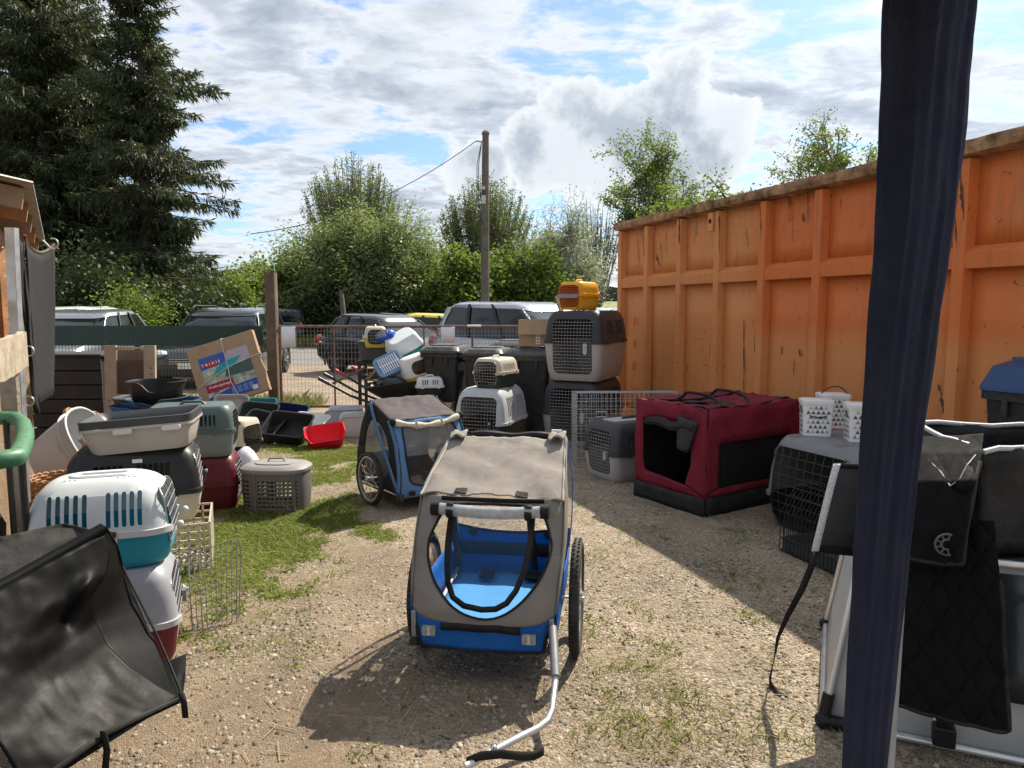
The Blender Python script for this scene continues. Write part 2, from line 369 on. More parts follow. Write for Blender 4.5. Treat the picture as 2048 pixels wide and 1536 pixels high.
# loose stones: near ones are real geometry
def stones(n, region, smin, smax, name, mcol, tries=4, tight=1.0):
    base = np.array([(-1, -.6, -.7), (.6, -1, -.7), (1, .6, -.7), (-.6, 1, -.7), (-.62, -.42, .6), (.42, -.62, .7), (.62, .42, .55), (-.42, .62, .65)])
    fidx = np.array([(4, 5, 6, 7), (0, 1, 5, 4), (1, 2, 6, 5), (2, 3, 7, 6), (3, 0, 4, 7)])
    pts = region(n); N = len(pts)
    s = smin * (smax / smin) ** (rng.random(N) ** 3.0)
    a = rng.random(N) * 6.283; V = base[None] * (1 + rng.uniform(-.28, .28, (N, 8, 3)))
    V = V * (s[:, None, None] / 2) * np.stack([rng.uniform(.75, 1.35, N), rng.uniform(.7, 1.1, N), rng.uniform(.35, .65, N)], 1)[:, None, :]
    ca, sa = np.cos(a), np.sin(a); x = V[..., 0] * ca[:, None] - V[..., 1] * sa[:, None]; y = V[..., 0] * sa[:, None] + V[..., 1] * ca[:, None]
    tilt = rng.normal(0, .25, (N, 1)); z = V[..., 2] + x * tilt
    V = np.stack([x, y, z], -1); gzz = np.array([gzn(px, py) for px, py in pts])
    V[..., 0] += pts[:, 0, None]; V[..., 1] += pts[:, 1, None]; V[..., 2] += gzz[:, None] + s[:, None] * .05
    me = bpy.data.meshes.new(name); me.vertices.add(N * 8); me.vertices.foreach_set('co', V.reshape(-1).astype(np.float32))
    F = (fidx[None] + (np.arange(N) * 8)[:, None, None]).reshape(-1)
    me.loops.add(len(F)); me.loops.foreach_set('vertex_index', F.astype(np.int32)); me.polygons.add(N * 5)
    me.polygons.foreach_set('loop_start', np.arange(0, len(F), 4, dtype=np.int32)); me.update(calc_edges=True)
    o = bpy.data.objects.new(name, me); col.objects.link(o); me.materials.append(mcol); tagp(o, kind='stuff'); return o
stm = bpy.data.materials.new('stone'); stm.use_nodes = True; nt = stm.node_tree; b = nt.nodes['Principled BSDF']
geo = nd(nt, 'ShaderNodeNewGeometry')
lk(nt, ramp(nt, geo.outputs['Random Per Island'], [(0.0, (0.08, 0.06, 0.042)), (0.3, (0.17, 0.132, 0.092)), (0.65, (0.26, 0.21, 0.15)), (0.92, (0.33, 0.28, 0.215)), (1.0, (0.43, 0.385, 0.31))]), b.inputs['Base Color'])
b.inputs['Roughness'].default_value = 0.85
def reg(x0, x1, y0, y1, pw=1.0):
    def f(n):
        y = y0 + (y1 - y0) * rng.random(n) ** pw; x = x0 + (x1 - x0) * rng.random(n)
        keep = np.abs(x) < y * 0.78 + 0.25; x, y = x[keep], y[keep]
        cl = np.array([vnoise(a * 2.2, b_ * 2.2, 9.0) for a, b_ in zip(x, y)]); keep = rng.random(len(x)) < 0.45 + 0.9 * cl
        return np.stack([x[keep], y[keep]], 1)
    return f
s1 = stones(90000, reg(-2.0, 2.2, 1.7, 4.2, 1.2), 0.0045, 0.028, 'gravel', stm); s1['label'] = 'loose pale gravel stones strewn over the near brown soil'; s1['category'] = 'gravel'
s2 = stones(26000, reg(-3.0, 3.0, 4.0, 9.5, 1.3), 0.007, 0.024, 'gravel', stm); s2['label'] = 'loose gravel stones across the middle of the yard'; s2['category'] = 'gravel'

# ------------------------------------------------------------------ grass
def grass(name, n, area, hmin, hmax, m, wid=0.004, lean=0.5, label=''):
    pts = area(n); N = len(pts); h = rng.uniform(hmin, hmax, N); a = rng.random(N) * 6.283; w = wid * rng.uniform(.7, 1.4, N)
    dx, dy = np.cos(a), np.sin(a); l = np.abs(rng.normal(lean, lean * .5, N)) * h; z0 = np.array([gzn(x, y) for x, y in pts]) - .004
    la = rng.random(N) * 6.283; B = np.stack([pts[:, 0], pts[:, 1], z0], 1); S = np.stack([dx * w, dy * w, 0 * w], 1)
    Mid = B + np.stack([np.cos(la) * l * .35, np.sin(la) * l * .35, h * .6], 1); T = B + np.stack([np.cos(la) * l, np.sin(la) * l, h], 1)
    V = np.stack([B - S, B + S, Mid + S * .7, T, Mid - S * .7], 1)
    o = quads_np(name, V, m, per=5); tagp(o, label, 'grass', kind='stuff'); return o
grassm = leafmat('grass_blade', (0.13, 0.19, 0.03), (0.34, 0.39, 0.09), 0.35, 0.6)
drym = leafmat('dry_blade', (0.20, 0.17, 0.07), (0.38, 0.31, 0.15), 0.25, 0.7)
gpoly = [(-2.55, 4.5), (-1.6, 2.85), (-1.05, 3.0), (-.95, 3.9), (-1.02, 4.6), (-1.28, 5.4), (-1.25, 6.2), (-1.35, 7.3), (-1.9, 8.2), (-2.7, 8.2), (-2.9, 6.5)]
def inpoly(x, y, poly):
    c = False; j = len(poly) - 1
    for i in range(len(poly)):
        xi, yi = poly[i]; xj, yj = poly[j]
        if (yi > y) != (yj > y) and x < (xj - xi) * (y - yi) / (yj - yi) + xi: c = not c
        j = i
    return c
def area_lawn(n):
    out = []
    while len(out) < n:
        x = random.uniform(-3.0, -.7); y = random.uniform(2.9, 8.4)
        jx = x + 0.42 * vnoise(x * 1.7, y * 1.7, 3) + .16 * vnoise(x * 7, y * 7, 4) + random.gauss(0, .06); jy = y + 0.4 * vnoise(x * 1.7, y * 1.7, 8) + random.gauss(0, .08)
        if not inpoly(jx, jy, gpoly): continue
        d = vnoise(x * 1.6, y * 1.6, 1.3) + .55 * vnoise(x * 6.5, y * 6.5, 2.2)
        core = 0.66 * math.exp(-(((x + 1.65) / .65) ** 2 + ((y - 4.5) / 1.2) ** 2)) - .02
        if random.random() < max(0.012, min(1, .17 + core * 1.0 + d * 1.5)): out.append((x, y))
    return np.array(out)
def area_tufts(n):
    cs = []
    for k in range(95):
        px = random.uniform(1160, 1520); py = random.uniform(1010, 1500) if k < 70 else random.uniform(1050, 1250)
        g = G(px, py); 
        if vnoise(g.x * 1.5, g.y * 1.5, 5) > -.12: cs.append((g.x, g.y, random.uniform(.012, .055)))
    for px, py, s in ((470, 1290, .09), (560, 1290, .08), (620, 1300, .05), (560, 1230, .1), (640, 1180, .06), (660, 1100, .05), (1510, 1420, .06), (1500, 1480, .05), (1600, 1480, .06), (1660, 1460, .05), (690, 890, .1), (560, 915, .15), (620, 905, .12), (720, 1510, .03), (590, 1330, .03)):
        g = G(px, py); cs.append((g.x, g.y, s))
    w = np.array([c[2] for c in cs]); w = w / w.sum(); idx = rng.choice(len(cs), n, p=w)
    c = np.array(cs)[idx]; return c[:, :2] + rng.normal(0, 1, (n, 2)) * c[:, 2:3] * np.array([1.2, 1.0])
grass('grass', 84000, area_lawn, .008, .030, grassm, .0030, 1.7, 'worn green lawn patch between the carriers and the gravel')
grass('grass', 2400, area_tufts, .010, .035, grassm, .0025, 1.0, 'small green weed tufts dotted over the gravel')
grass('grass', 9000, area_lawn, .010, .04, drym, .0025, 1.4, 'straw coloured dry blades lying among the green lawn')
def area_dry(n):
    out = []
    while len(out) < n:
        px = random.uniform(1150, 1560); py = random.uniform(1080, 1530); g = G(px, py)
        if random.random() < .25 + 1.3 * vnoise(g.x * 2.6, g.y * 2.6, 7): out.append((g.x, g.y))
    return np.array(out)
grass('grass', 3000, area_dry, .006, .022, drym, .0022, 2.2, 'flattened dry grass over the sunlit gravel')
def rect_area(x0, x1, y0, y1, f=2.0, th=-.1):
    def fn(n):
        out = []
        while len(out) < n:
            x = random.uniform(x0, x1); y = random.uniform(y0, y1)
            if vnoise(x * f, y * f, 2) > th: out.append((x, y))
        return np.array(out)
    return fn
def straw(n):
    mbs = MB()
    for k in range(n):
        g = G(random.uniform(380, 1600), random.uniform(1180, 1530)); a = random.uniform(0, 3.14); l = random.uniform(.02, .06)
        d = Vector((math.cos(a), math.sin(a), 0)) * l; z = gzn(g.x, g.y) + .007
        mbs.beam(Vector((g.x, g.y, z)) - d, Vector((g.x, g.y, z + .004)) + d, .0022, .0016)
    o = mbs.build('straw', mat('straw', (0.36, 0.30, 0.18), .8), smooth=0, fixn=False); tagp(o, 'stray straw stalks lying on the soil', 'straw', kind='stuff')
straw(80)
grass('grass', 9000, rect_area(-9, -3.0, 9.6, 11.6, 1.5, -.25), .04, .22, grassm, .006, .6, 'rough grass growing along the wire fence')
grass('grass', 5000, rect_area(-9, -3.0, 9.6, 11.6, 1.5, -.1), .05, .26, drym, .005, .7, 'dry grass stalks along the wire fence')
grass('grass', 16000, rect_area(-14, 8, 28.4, 32, .5, -.3), .15, .5, drym, .03, .5, 'tall straw coloured grass on the verge across the road')
grass('grass', 12000, rect_area(-14, 8, 28.4, 33, .5, -.1), .15, .45, grassm, .03, .5, 'green tall grass on the verge across the road')
# ------------------------------------------------------------------ vegetation
barkm = mat('bark', (0.085, 0.068, 0.055), 0.95, var=0.35, scale=9, bump=0.8, bscale=30)
barkg = mat('bark_grey', (0.15, 0.14, 0.125), 0.95, var=0.3, scale=9, bump=0.6, bscale=30)
def leaves_np(C, size, aspect, droop=0.0, az=None, sizevar=.35, upbias=0.0):
    """rhombic leaf faces round centres C (N,3)"""
    N = len(C); s = size * rng.uniform(1 - sizevar, 1 + sizevar, N)
    d = rng.normal(0, 1, (N, 3)); d[:, 2] = d[:, 2] * .6 - droop; d /= np.linalg.norm(d, axis=1)[:, None]
    r = rng.normal(0, 1, (N, 3)); r[:, 2] *= 1 - upbias; w = np.cross(d, r); w /= np.linalg.norm(w, axis=1)[:, None] + 1e-9
    L = d * (s * .5)[:, None]; W = w * (s * .5 * aspect)[:, None]
    return np.stack([C - L, C - L * .1 + W, C + L, C - L * .1 - W], 1)
def spruce(label, base, H, Rmax, seed, nb=7, lean=0.0, zlow=1.2):
    rg = np.random.default_rng(seed); t = thing('spruce_tree', label, 'tree', base, group='spruces beyond the fence')
    tr = MB(); pts = [(lean * (k / 10) ** 2 + .12 * math.sin(k + seed), .1 * math.cos(k * 1.3 + seed), H * k / 10) for k in range(11)]
    tr.tube(pts, [.27 * (1 - .93 * k / 10) for k in range(11)], 8)
    tk = tr.build('trunk', barkm, t, fixn=False)
    br = MB(); tw = []; z = zlow
    while z < H - .3:
        u = z / H; prof = min(1.0, (1 - u) * 1.55) ** .85
        x0 = np.interp(z, [p[2] for p in pts], [p[0] for p in pts]); y0 = np.interp(z, [p[2] for p in pts], [p[1] for p in pts])
        for k in range(nb):
            if rg.random() < .16: continue
            L = Rmax * prof * rg.uniform(.35, 1.2) * (.85 + .35 * math.sin(z * 2.1 + seed)) + .15
            a = rg.uniform(0, 6.283); n = max(4, int(L / .22)); up = rg.uniform(-.12, .22) + .35 * u; sag = rg.uniform(.25, .5) * (1 - u)
            s = np.linspace(0, 1, n + 1); hx = L * s; hz = L * (up * s - sag * s ** 1.6 + .22 * sag * s ** 4)
            ca, sa = math.cos(a), math.sin(a); PP = np.stack([x0 + hx * ca, y0 + hx * sa, z + hz], 1)
            br.tube([tuple(p) for p in PP[::2]], [max(.006, .035 * (1 - q) * (.4 + L / 4)) for q in s[::2]], 3, caps=False)
            m_ = int(L * 95); q = rg.random(m_) ** .72; base_p = np.stack([np.interp(q, s, PP[:, i]) for i in range(3)], 1)
            lo_ = rg.normal(0, 1, m_) * (.05 + .13 * L * (1 - q) ** .6 * q ** .3); base_p[:, 0] += -sa * lo_; base_p[:, 1] += ca * lo_; base_p[:, 2] -= np.abs(lo_) * .35
            side = rg.choice([-1, 1], m_) * rg.uniform(.0, .6, m_); ln = rg.uniform(.10, .42, m_) * (.75 + .5 * (1 - u))
            out = rg.uniform(.0, .8, m_); dn = -rg.uniform(.1, 1.9, m_) * (1 - .6 * u)
            dv = np.stack([ca * out - sa * side, sa * out + ca * side, dn + .25], 1); dv /= np.linalg.norm(dv, axis=1)[:, None]
            e = base_p + dv * ln[:, None]; r = rg.normal(0, 1, (m_, 3)); w = np.cross(dv, r); w /= np.linalg.norm(w, axis=1)[:, None]; w *= rg.uniform(.014, .032, m_)[:, None]
            mid = base_p * .45 + e * .55
            tw.append(np.stack([base_p, mid + w, e, mid - w], 1))
        z += rg.uniform(.16, .5)
    br.build('branches', barkm, t, fixn=False)['kind'] = 'stuff'
    quads_np('crown', np.concatenate(tw), sprucem, t)
    return t
sprucem = leafmat('spruce_needles', (0.014, 0.027, 0.013), (0.055, 0.072, 0.028), 0.16, 0.6)
def limbs(mbr, p0, p1, r0, rg, depth, ends, kids=(3, 5), spread=.5):
    p0, p1 = Vector(p0), Vector(p1); L = (p1 - p0).length; n = 4
    off = [Vector(rg.normal(0, L * .05, 3)) * (1 if 0 < i < n else 0) for i in range(n + 1)]
    path = [p0.lerp(p1, i / n) + off[i] for i in range(n + 1)]
    mbr.tube(path, [max(.006, r0 * (1 - .6 * i / n)) for i in range(n + 1)], 5 if depth > 1 else 4, caps=False)
    if depth == 0: ends.append((path[-1], (path[-1] - path[-2]).normalized(), L)); ends.append((path[2], (path[-1] - path[0]).normalized(), L)); return
    for k in range(int(rg.integers(kids[0], kids[1] + 1))):
        s = rg.uniform(.35, 1.0); q = p0.lerp(p1, s); d = (p1 - p0).normalized() + Vector(rg.normal(0, spread, 3)); d.normalize()
        limbs(mbr, q, q + d * L * rg.uniform(.4, .7), r0 * .5, rg, depth - 1, ends, kids, spread)
def tree(name, label, base, H, crown, cr, nleaf, leaf, aspect, m, seed, group=None, trunk=.16, depth=2, nl=9, droop=0.0, clump=.35, bark=None, stems=1, up=.35, cat='tree'):
    """crown: centre height, cr: radii (x, y, z)"""
    rg = np.random.default_rng(seed); t = thing(name, label, cat, base, group=group); mbr = MB(); ends = []
    zc_ = crown; z0 = max(.15, (zc_ - cr[2]) * .8)
    for s in range(stems):
        o = Vector((rg.normal(0, .25 * (stems > 1)), rg.normal(0, .25 * (stems > 1)), 0))
        mbr.tube([o, o + Vector((rg.normal(0, .08), rg.normal(0, .08), z0 * .5)), o * 1.4 + Vector((rg.normal(0, .15), rg.normal(0, .15), z0)), o * 1.6 + Vector((rg.normal(0, .2), rg.normal(0, .2), zc_ + cr[2] * .35))], [trunk, trunk * .9, trunk * .75, trunk * .2], 7, caps=False)
        for k in range(nl):
            a = rg.uniform(0, 6.283); ph = rg.uniform(-.75, 1.0); rr = rg.uniform(.45, .92); c_ = math.sqrt(max(0, 1 - ph * ph))
            e = Vector((cr[0] * rr * c_ * math.cos(a), cr[1] * rr * c_ * math.sin(a), zc_ + cr[2] * rr * ph))
            st = o + Vector((0, 0, lerp(z0 * .8, max(z0, e.z - up * (e - Vector((0, 0, e.z))).length - .2), rg.uniform(.3, 1))))
            if st.z > zc_ + cr[2] * .3: st.z = zc_ + cr[2] * .3
            limbs(mbr, st, e, trunk * .45, rg, depth, ends)
    mbr.build('trunk', bark or barkm, t, fixn=False)
    E = np.array([e[0] for e in ends]); 
    idx = rg.integers(0, len(E), nleaf); sc = np.array([min(1.2, e[2]) for e in ends])[idx]
    C = E[idx] + rg.normal(0, 1, (nleaf, 3)) * (clump * (.5 + .5 * sc))[:, None] * np.array([1, 1, .8])
    if droop: C[:, 2] -= np.abs(rg.normal(0, droop * .5, nleaf))
    C[:, 2] = np.maximum(C[:, 2], .05)
    quads_np('crown', leaves_np(C, leaf, aspect, droop), m, t); return t
def broom(name, label, base, H, wide, seed, m, nstem=120, nleaf=16000, zt=1.6, group=None, leaf=.13, lfrom=.3):
    rg = np.random.default_rng(seed); t = thing(name, label, 'tree', base, group=group); b = MB()
    b.tube([(0, 0, 0), (.05, 0, zt * .6), (0, 0, zt)], [.3, .26, .28], 8)
    C = []
    for k in range(nstem):
        a = rg.uniform(0, 6.283); q = math.sqrt(rg.random()); w = wide * q; h = (H - zt) * (1 - .33 * q ** 2) * rg.uniform(.82, 1.02)
        s = np.linspace(0, 1, 8); rad = w * (s ** .62); wob = rg.normal(0, .1, 2)
        PP = np.stack([math.cos(a) * rad + wob[0] * np.sin(s * 5), math.sin(a) * rad + wob[1] * np.sin(s * 4), zt + h * s ** 1.08], 1)
        b.tube([tuple(p) for p in PP], [.05 * (1 - x) + .010 for x in s], 3, caps=False)
        for j in range(5):
            s0 = rg.uniform(.25, .85); p = np.array([np.interp(s0, s, PP[:, i]) for i in range(3)]); e = p + np.array([math.cos(a + rg.normal(0, .7)) * .35, math.sin(a + rg.normal(0, .7)) * .35, rg.uniform(.6, 1.3)]) * rg.uniform(.5, 1.1)
            b.tube([tuple(p), tuple(e)], [.013, .006], 3, caps=False)
            q_ = rg.random(6)[:, None]; C.append(p * (1 - q_) + e * q_)
        q_ = lfrom + (1 - lfrom) * rg.random(40) ** .7; C.append(np.stack([np.interp(q_, s, PP[:, i]) for i in range(3)], 1))
    b.build('trunk', barkg, t, fixn=False)
    C = np.concatenate(C); C = C[rg.integers(0, len(C), nleaf)] + rg.normal(0, .10, (nleaf, 3))
    quads_np('crown', leaves_np(C, leaf, .55), m, t); return t
L_broad = leafmat('leaf_broad', (0.055, 0.10, 0.02), (0.16, 0.23, 0.045), .5)
L_lime = leafmat('leaf_lime', (0.07, 0.12, 0.015), (0.17, 0.25, 0.04), .45)
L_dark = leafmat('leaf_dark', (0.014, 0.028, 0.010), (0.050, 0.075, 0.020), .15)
L_willow = leafmat('leaf_willow', (0.12, 0.165, 0.065), (0.29, 0.34, 0.155), .5, .45)
L_silver = leafmat('leaf_silver', (0.22, 0.25, 0.17), (0.44, 0.46, 0.36), .4, .45)
L_broom = leafmat('leaf_broom', (0.09, 0.12, 0.045), (0.20, 0.23, 0.10), .45)
def at(px, Y): 
    p = P(px, 640, Y); return (p.x, Y, gz(p.x, Y))
for i, (px, Y, H, Rm, lb, zl) in enumerate(((305, 24, 14.8, 2.45, 'tall dark spruce with drooping boughs nearest the open sky', 1.0), (180, 27, 18, 3.0, 'dark spruce rising behind the grey hanging mat, second from the sky', 2.0), (108, 25, 17.5, 3.0, 'tall dark spruce with bare trunk section above the shed roof', 2.0),
        (5, 27, 18, 3.4, 'dark spruce cut by the left picture edge', 2.0))):
    spruce(lb, at(px, Y), H, Rm, 21 + i, nb=13, zlow=max(.5, zl - 1.5))
def bush(label, px, Y, H, w, m, seed, n=9000, leaf=.12, cat='bush', **k):
    return tree('bush', label, at(px, Y), H, H * .52, (w / 2, w / 2 * .8, H * .5), n, leaf, .6, m, seed, trunk=.06, depth=1, nl=14, stems=3, clump=.3, cat=cat, **k)
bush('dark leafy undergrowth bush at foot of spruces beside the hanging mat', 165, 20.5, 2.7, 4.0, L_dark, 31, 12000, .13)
bush('round light green bush between the two parked cars at the fence', 262, 18.5, 1.9, 1.3, L_lime, 32, 9000, .08)
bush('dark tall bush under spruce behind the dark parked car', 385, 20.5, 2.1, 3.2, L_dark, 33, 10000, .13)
bush('bright green shrub right of the spruces beside the post', 474, 21.5, 2.4, .9, L_lime, 34, 6000, .1)
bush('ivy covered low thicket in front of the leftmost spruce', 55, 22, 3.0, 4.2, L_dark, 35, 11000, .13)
# trees over the road
tree('willow_tree', 'wide bushy grey green willow behind the gate', at(735, 33), 6.3, 3.0, (3.1, 2.4, 2.75), 56000, .21, .24, L_willow, 41, trunk=.12, depth=2, nl=24, droop=.25, clump=.34, stems=4)
tree('willow_tree', 'smaller willow filling the gap left of the utility pole', at(865, 34), 4.6, 2.3, (1.7, 1.7, 2.1), 26000, .20, .24, L_willow, 42, trunk=.1, depth=2, nl=14, droop=.2, clump=.32, stems=3)
tree('willow_tree', 'silvery leaved willow right of the utility pole', at(1128, 34), 6.6, 3.2, (1.55, 1.5, 3.0), 30000, .17, .2, L_silver, 43, trunk=.1, depth=2, nl=20, droop=.1, clump=.3, stems=3)
broom('broom_tree', 'broom shaped tree with fanned bare stems above the wide willow', at(712, 42), 10.4, 3.0, 51, L_broom, nstem=170, nleaf=26000, zt=2.0, group='fan shaped trees over the road')
broom('broom_tree', 'fan shaped tree standing behind the utility pole', at(978, 41), 9.0, 2.9, 52, L_broom, nstem=160, nleaf=26000, zt=2.0, group='fan shaped trees over the road')
broom('broom_tree', 'nearly leafless thin broom tree beside the container end', at(1188, 40), 7.9, 1.35, 53, L_broom, nstem=60, nleaf=1500, zt=1.2, group='fan shaped trees over the road')
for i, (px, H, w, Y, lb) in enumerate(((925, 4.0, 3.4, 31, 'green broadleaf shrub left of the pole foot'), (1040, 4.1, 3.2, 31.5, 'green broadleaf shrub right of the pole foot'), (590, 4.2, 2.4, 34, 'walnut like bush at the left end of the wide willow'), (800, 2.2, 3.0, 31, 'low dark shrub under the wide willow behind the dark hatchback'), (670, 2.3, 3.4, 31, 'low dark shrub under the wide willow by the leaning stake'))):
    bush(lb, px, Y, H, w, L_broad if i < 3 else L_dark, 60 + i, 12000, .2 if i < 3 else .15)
tree('alder_tree', 'airy green tree above the far end of the container', at(1312, 24), 7.0, 4.6, (1.15, 1.1, 1.75), 22000, .085, .6, L_broad, 71, trunk=.12, depth=2, nl=22, clump=.15, bark=barkg)
tree('fruit_tree', 'low leafy tree top peeking over the middle of the container', at(1480, 15), 4.0, 2.95, (1.25, 1.1, .75), 7500, .10, .45, L_lime, 72, trunk=.1, depth=2, nl=16, clump=.14)
tree('alder_tree', 'airy tree with fine twigs over the container beside the navy post', at(1675, 20), 6.0, 4.85, (1.25, 1.2, 1.05), 13000, .075, .6, L_broad, 73, trunk=.12, depth=2, nl=20, clump=.13, bark=barkg)
tree('fruit_tree', 'leafy tree crown low over the far container corner', at(1385, 16), 3.4, 2.6, (.9, .9, .6), 5000, .10, .45, L_broad, 74, trunk=.08, depth=2, nl=14, clump=.14)
# far belt
k = 0
for px, Y, H, w in ((500, 75, 5.2, 4), (525, 80, 4.6, 4.5), (548, 74, 3.6, 4.5), (572, 72, 3.2, 4.5), (600, 78, 4.0, 6), (480, 70, 3.6, 5)):
    lb = ('far pale green poplar at the field edge beside the spruces', 'second far tree at the field edge behind the brown post', 'far dark tree just right of the brown post', 'far low tree on the field edge near the walnut bush', 'far tree half hidden by the walnut bush', 'far tree half hidden by the lime shrub')[k]
    tree('far_tree', lb, at(px, Y), H, H * .55, (w * .5, w * .5, H * .46), 5200, .42, .6, L_broad if k % 2 else L_willow, 80 + k, group='far trees on the field edge', trunk=.15, depth=1, nl=12, clump=.6); k += 1
hm = mat('wood_far', (0.045, 0.06, 0.05), .95, var=.4, scale=.12)
mb = MB(); prof = []
for i in range(161):
    x = -400 + 5 * i; prof.append((x, 190 + 10 * vnoise(x * .01, 3.), gz(x, 190) + 3.4 + 1.5 * vnoise(x * .03, 1.) + 1.4 * vnoise(x * .17, 2.) + .8 * vnoise(x * .6, 2.)))
mb.sheet([[(x, y, gz(x, 190) - 1) for x, y, z in prof], [(x, y, z) for x, y, z in prof], [(x, y + 25, z + 2 * vnoise(x * .2, 9)) for x, y, z in prof], [(x, y + 40, gz(x, 230) - 1) for x, y, z in prof]])
o = mb.build('distant_wood', hm, smooth=0); tagp(o, 'dark distant wood along the horizon', 'wood', kind='stuff')
# ------------------------------------------------------------------ orange skip container
CH = 2.6
cf = G(1236, 447, CH); cn = G(2048, 256, CH)
ce = Vector((cn.x - cf.x, cn.y - cf.y, 0)).normalized()
def pix_s(px, z):
    lo, hi = 0.0, 7.5
    for _ in range(40):
        s = (lo + hi) / 2; q = Vector((cf.x, cf.y, 0)) + ce * s; dep = q.y * math.cos(PITCH) - (z - CAMH) * math.sin(PITCH)
        if 1024 + FPX * q.x / dep < px: lo = s
        else: hi = s
    return (lo + hi) / 2
def orange_mat():
    m = bpy.data.materials.new('orange_paint'); m.use_nodes = True; nt = m.node_tree; b = nt.nodes['Principled BSDF']
    tcn = nd(nt, 'ShaderNodeTexCoord'); ob = tcn.outputs['Object']; sp = nd(nt, 'ShaderNodeSeparateXYZ'); lk(nt, ob, sp.inputs[0])
    st = vmath(nt, 'MULTIPLY', ob, (9, 9, .7)).outputs[0]; streak = tex_noise(nt, st, 1.6, 6, .65)
    blot = tex_noise(nt, ob, 1.3, 4, .6); fine = tex_noise(nt, ob, 38, 5, .7); spots = tex_noise(nt, ob, 17, 3, .6)
    faded = ramp(nt, math_n(nt, 'ADD', math_n(nt, 'MULTIPLY', streak, .6), math_n(nt, 'MULTIPLY', blot, .4)), [(.3, (.55, .195, .055)), (.5, (.61, .232, .070)), (.7, (.66, .272, .095))])
    fresh = ramp(nt, streak, [(.3, (.57, .140, .026)), (.7, (.63, .170, .036))])
    # repainted patch: middle bays, upper two thirds, with a roller-soft edge
    x = math_n(nt, 'ADD', sp.outputs[0], math_n(nt, 'MULTIPLY', math_n(nt, 'SUBTRACT', blot, .5), .5))
    mx = math_n(nt, 'MULTIPLY', ramp(nt, math_n(nt, 'MULTIPLY', x, .1), [(.245, 0.), (.285, 1.)]), ramp(nt, math_n(nt, 'MULTIPLY', x, .1), [(.505, 1.), (.53, 0.)]))
    mz = ramp(nt, math_n(nt, 'MULTIPLY', math_n(nt, 'ADD', sp.outputs[2], math_n(nt, 'MULTIPLY', streak, .25)), .3), [(.40, 0.), (.46, 1.)])
    c = mixc(nt, math_n(nt, 'MULTIPLY', mx, mz), faded, fresh)
    zf = ramp(nt, math_n(nt, 'MULTIPLY', sp.outputs[2], .38), [(.35, .0), (1., 1.)])
    dirt = math_n(nt, 'MULTIPLY', ramp(nt, streak, [(.52, 0.), (.72, 1.)]), math_n(nt, 'MULTIPLY', zf, .75))
    c = mixc(nt, dirt, c, (.16, .075, .035))
    rust = ramp(nt, math_n(nt, 'ADD', math_n(nt, 'MULTIPLY', fine, .45), math_n(nt, 'MULTIPLY', spots, .55)), [(.605, 0.), (.65, 1.)])
    c = mixc(nt, math_n(nt, 'MULTIPLY', rust, .85), c, (.07, .035, .022))
    lk(nt, c, b.inputs['Base Color']); lk(nt, ramp(nt, fine, [(.3, .5), (.7, .75)]), b.inputs['Roughness'])
    bn = nd(nt, 'ShaderNodeBump'); bn.inputs['Strength'].default_value = .35; bn.inputs['Distance'].default_value = .01
    lk(nt, math_n(nt, 'ADD', math_n(nt, 'MULTIPLY', blot, 2.5), math_n(nt, 'MULTIPLY', fine, .4)), bn.inputs['Height']); lk(nt, bn.outputs[0], b.inputs['Normal'])
    return m
OR = orange_mat()
mossy = mat('mossy_rim', (.15, .075, .035), .95, var=.5, scale=9, bump=1., bscale=45, c2=(.34, .20, .10))
rustm = mat('rust', (.13, .06, .035), .9, var=.45, scale=14, bump=.5, bscale=60, c2=(.2, .11, .07))
mossb = mat('mossy_band', (.30, .15, .055), .95, var=.45, scale=16, bump=.9, bscale=70, c2=(.46, .25, .11))
ct = thing('skip_container', 'large weathered orange steel skip container with rusty mossy rim', 'container', (cf.x, cf.y, 0), math.atan2(ce.y, ce.x))
CL = 6.6; CW = 2.35; B0 = .16
ribpx = [1236, 1290, 1355, 1431, 1521, 1631]; ribs = [pix_s(p, 1.9) for p in ribpx]
ribs[0] = .05; ribs += [ribs[5] + .62, pix_s(1916, 1.9)]
while ribs[-1] + .66 < CL - .2: ribs.append(ribs[-1] + .66)
ribs.append(CL - .05)
zb0, zb1 = 1.66, 1.86
def band_z(px, py): return P(px, py, 1).z
# band heights from the near-end pixels: lower edge (1240,578) and upper edge (1240,556) at the far corner
bl = P(1240, 578, cf.y); bu = P(1240, 556, cf.y); zb0, zb1 = bl.z, bu.z + .02
for i in range(len(ribs) - 1):
    a, c_ = ribs[i] + .035, ribs[i + 1] - .035
    for (z0, z1) in ((B0 + .1, zb0 - .0), (zb1, CH - .1)):
        g = MB(); n = 5; rows = []
        for kz in range(n):
            z = lerp(z0, z1, kz / (n - 1)); rows.append([(lerp(a, c_, kx / 4), .075 + .024 * vnoise(a * 3 + kx * .8, kz * .8, i) * (0 < kx < 4) * (0 < kz < n - 1), z) for kx in range(5)])
        g.sheet(rows); g.build('wall_panel', OR, ct, smooth=60, fixn=False, solid=.006)
    g = MB(); w = .012
    g.loft([[(a - w, .075, zb0), (a - w, .012, zb0 + .01), (a - w, .006, zb1 - .05), (a - w, .075, zb1)], [(c_ + w, .075, zb0), (c_ + w, .012, zb0 + .01), (c_ + w, .006, zb1 - .05), (c_ + w, .075, zb1)]])
    g.build('waist_rail', OR, ct, smooth=0)
for s in ribs:
    g = MB(); hw = .042
    g.loft([[(s - hw - .02, .08, z), (s - hw, 0, z), (s + hw, 0, z), (s + hw + .02, .08, z)] for z in (B0, 1.0, zb0 + .08, CH - .105)])
    g.build('rib', OR, ct, smooth=0, bevel=.006)
g = MB(); N = 60
rim = []
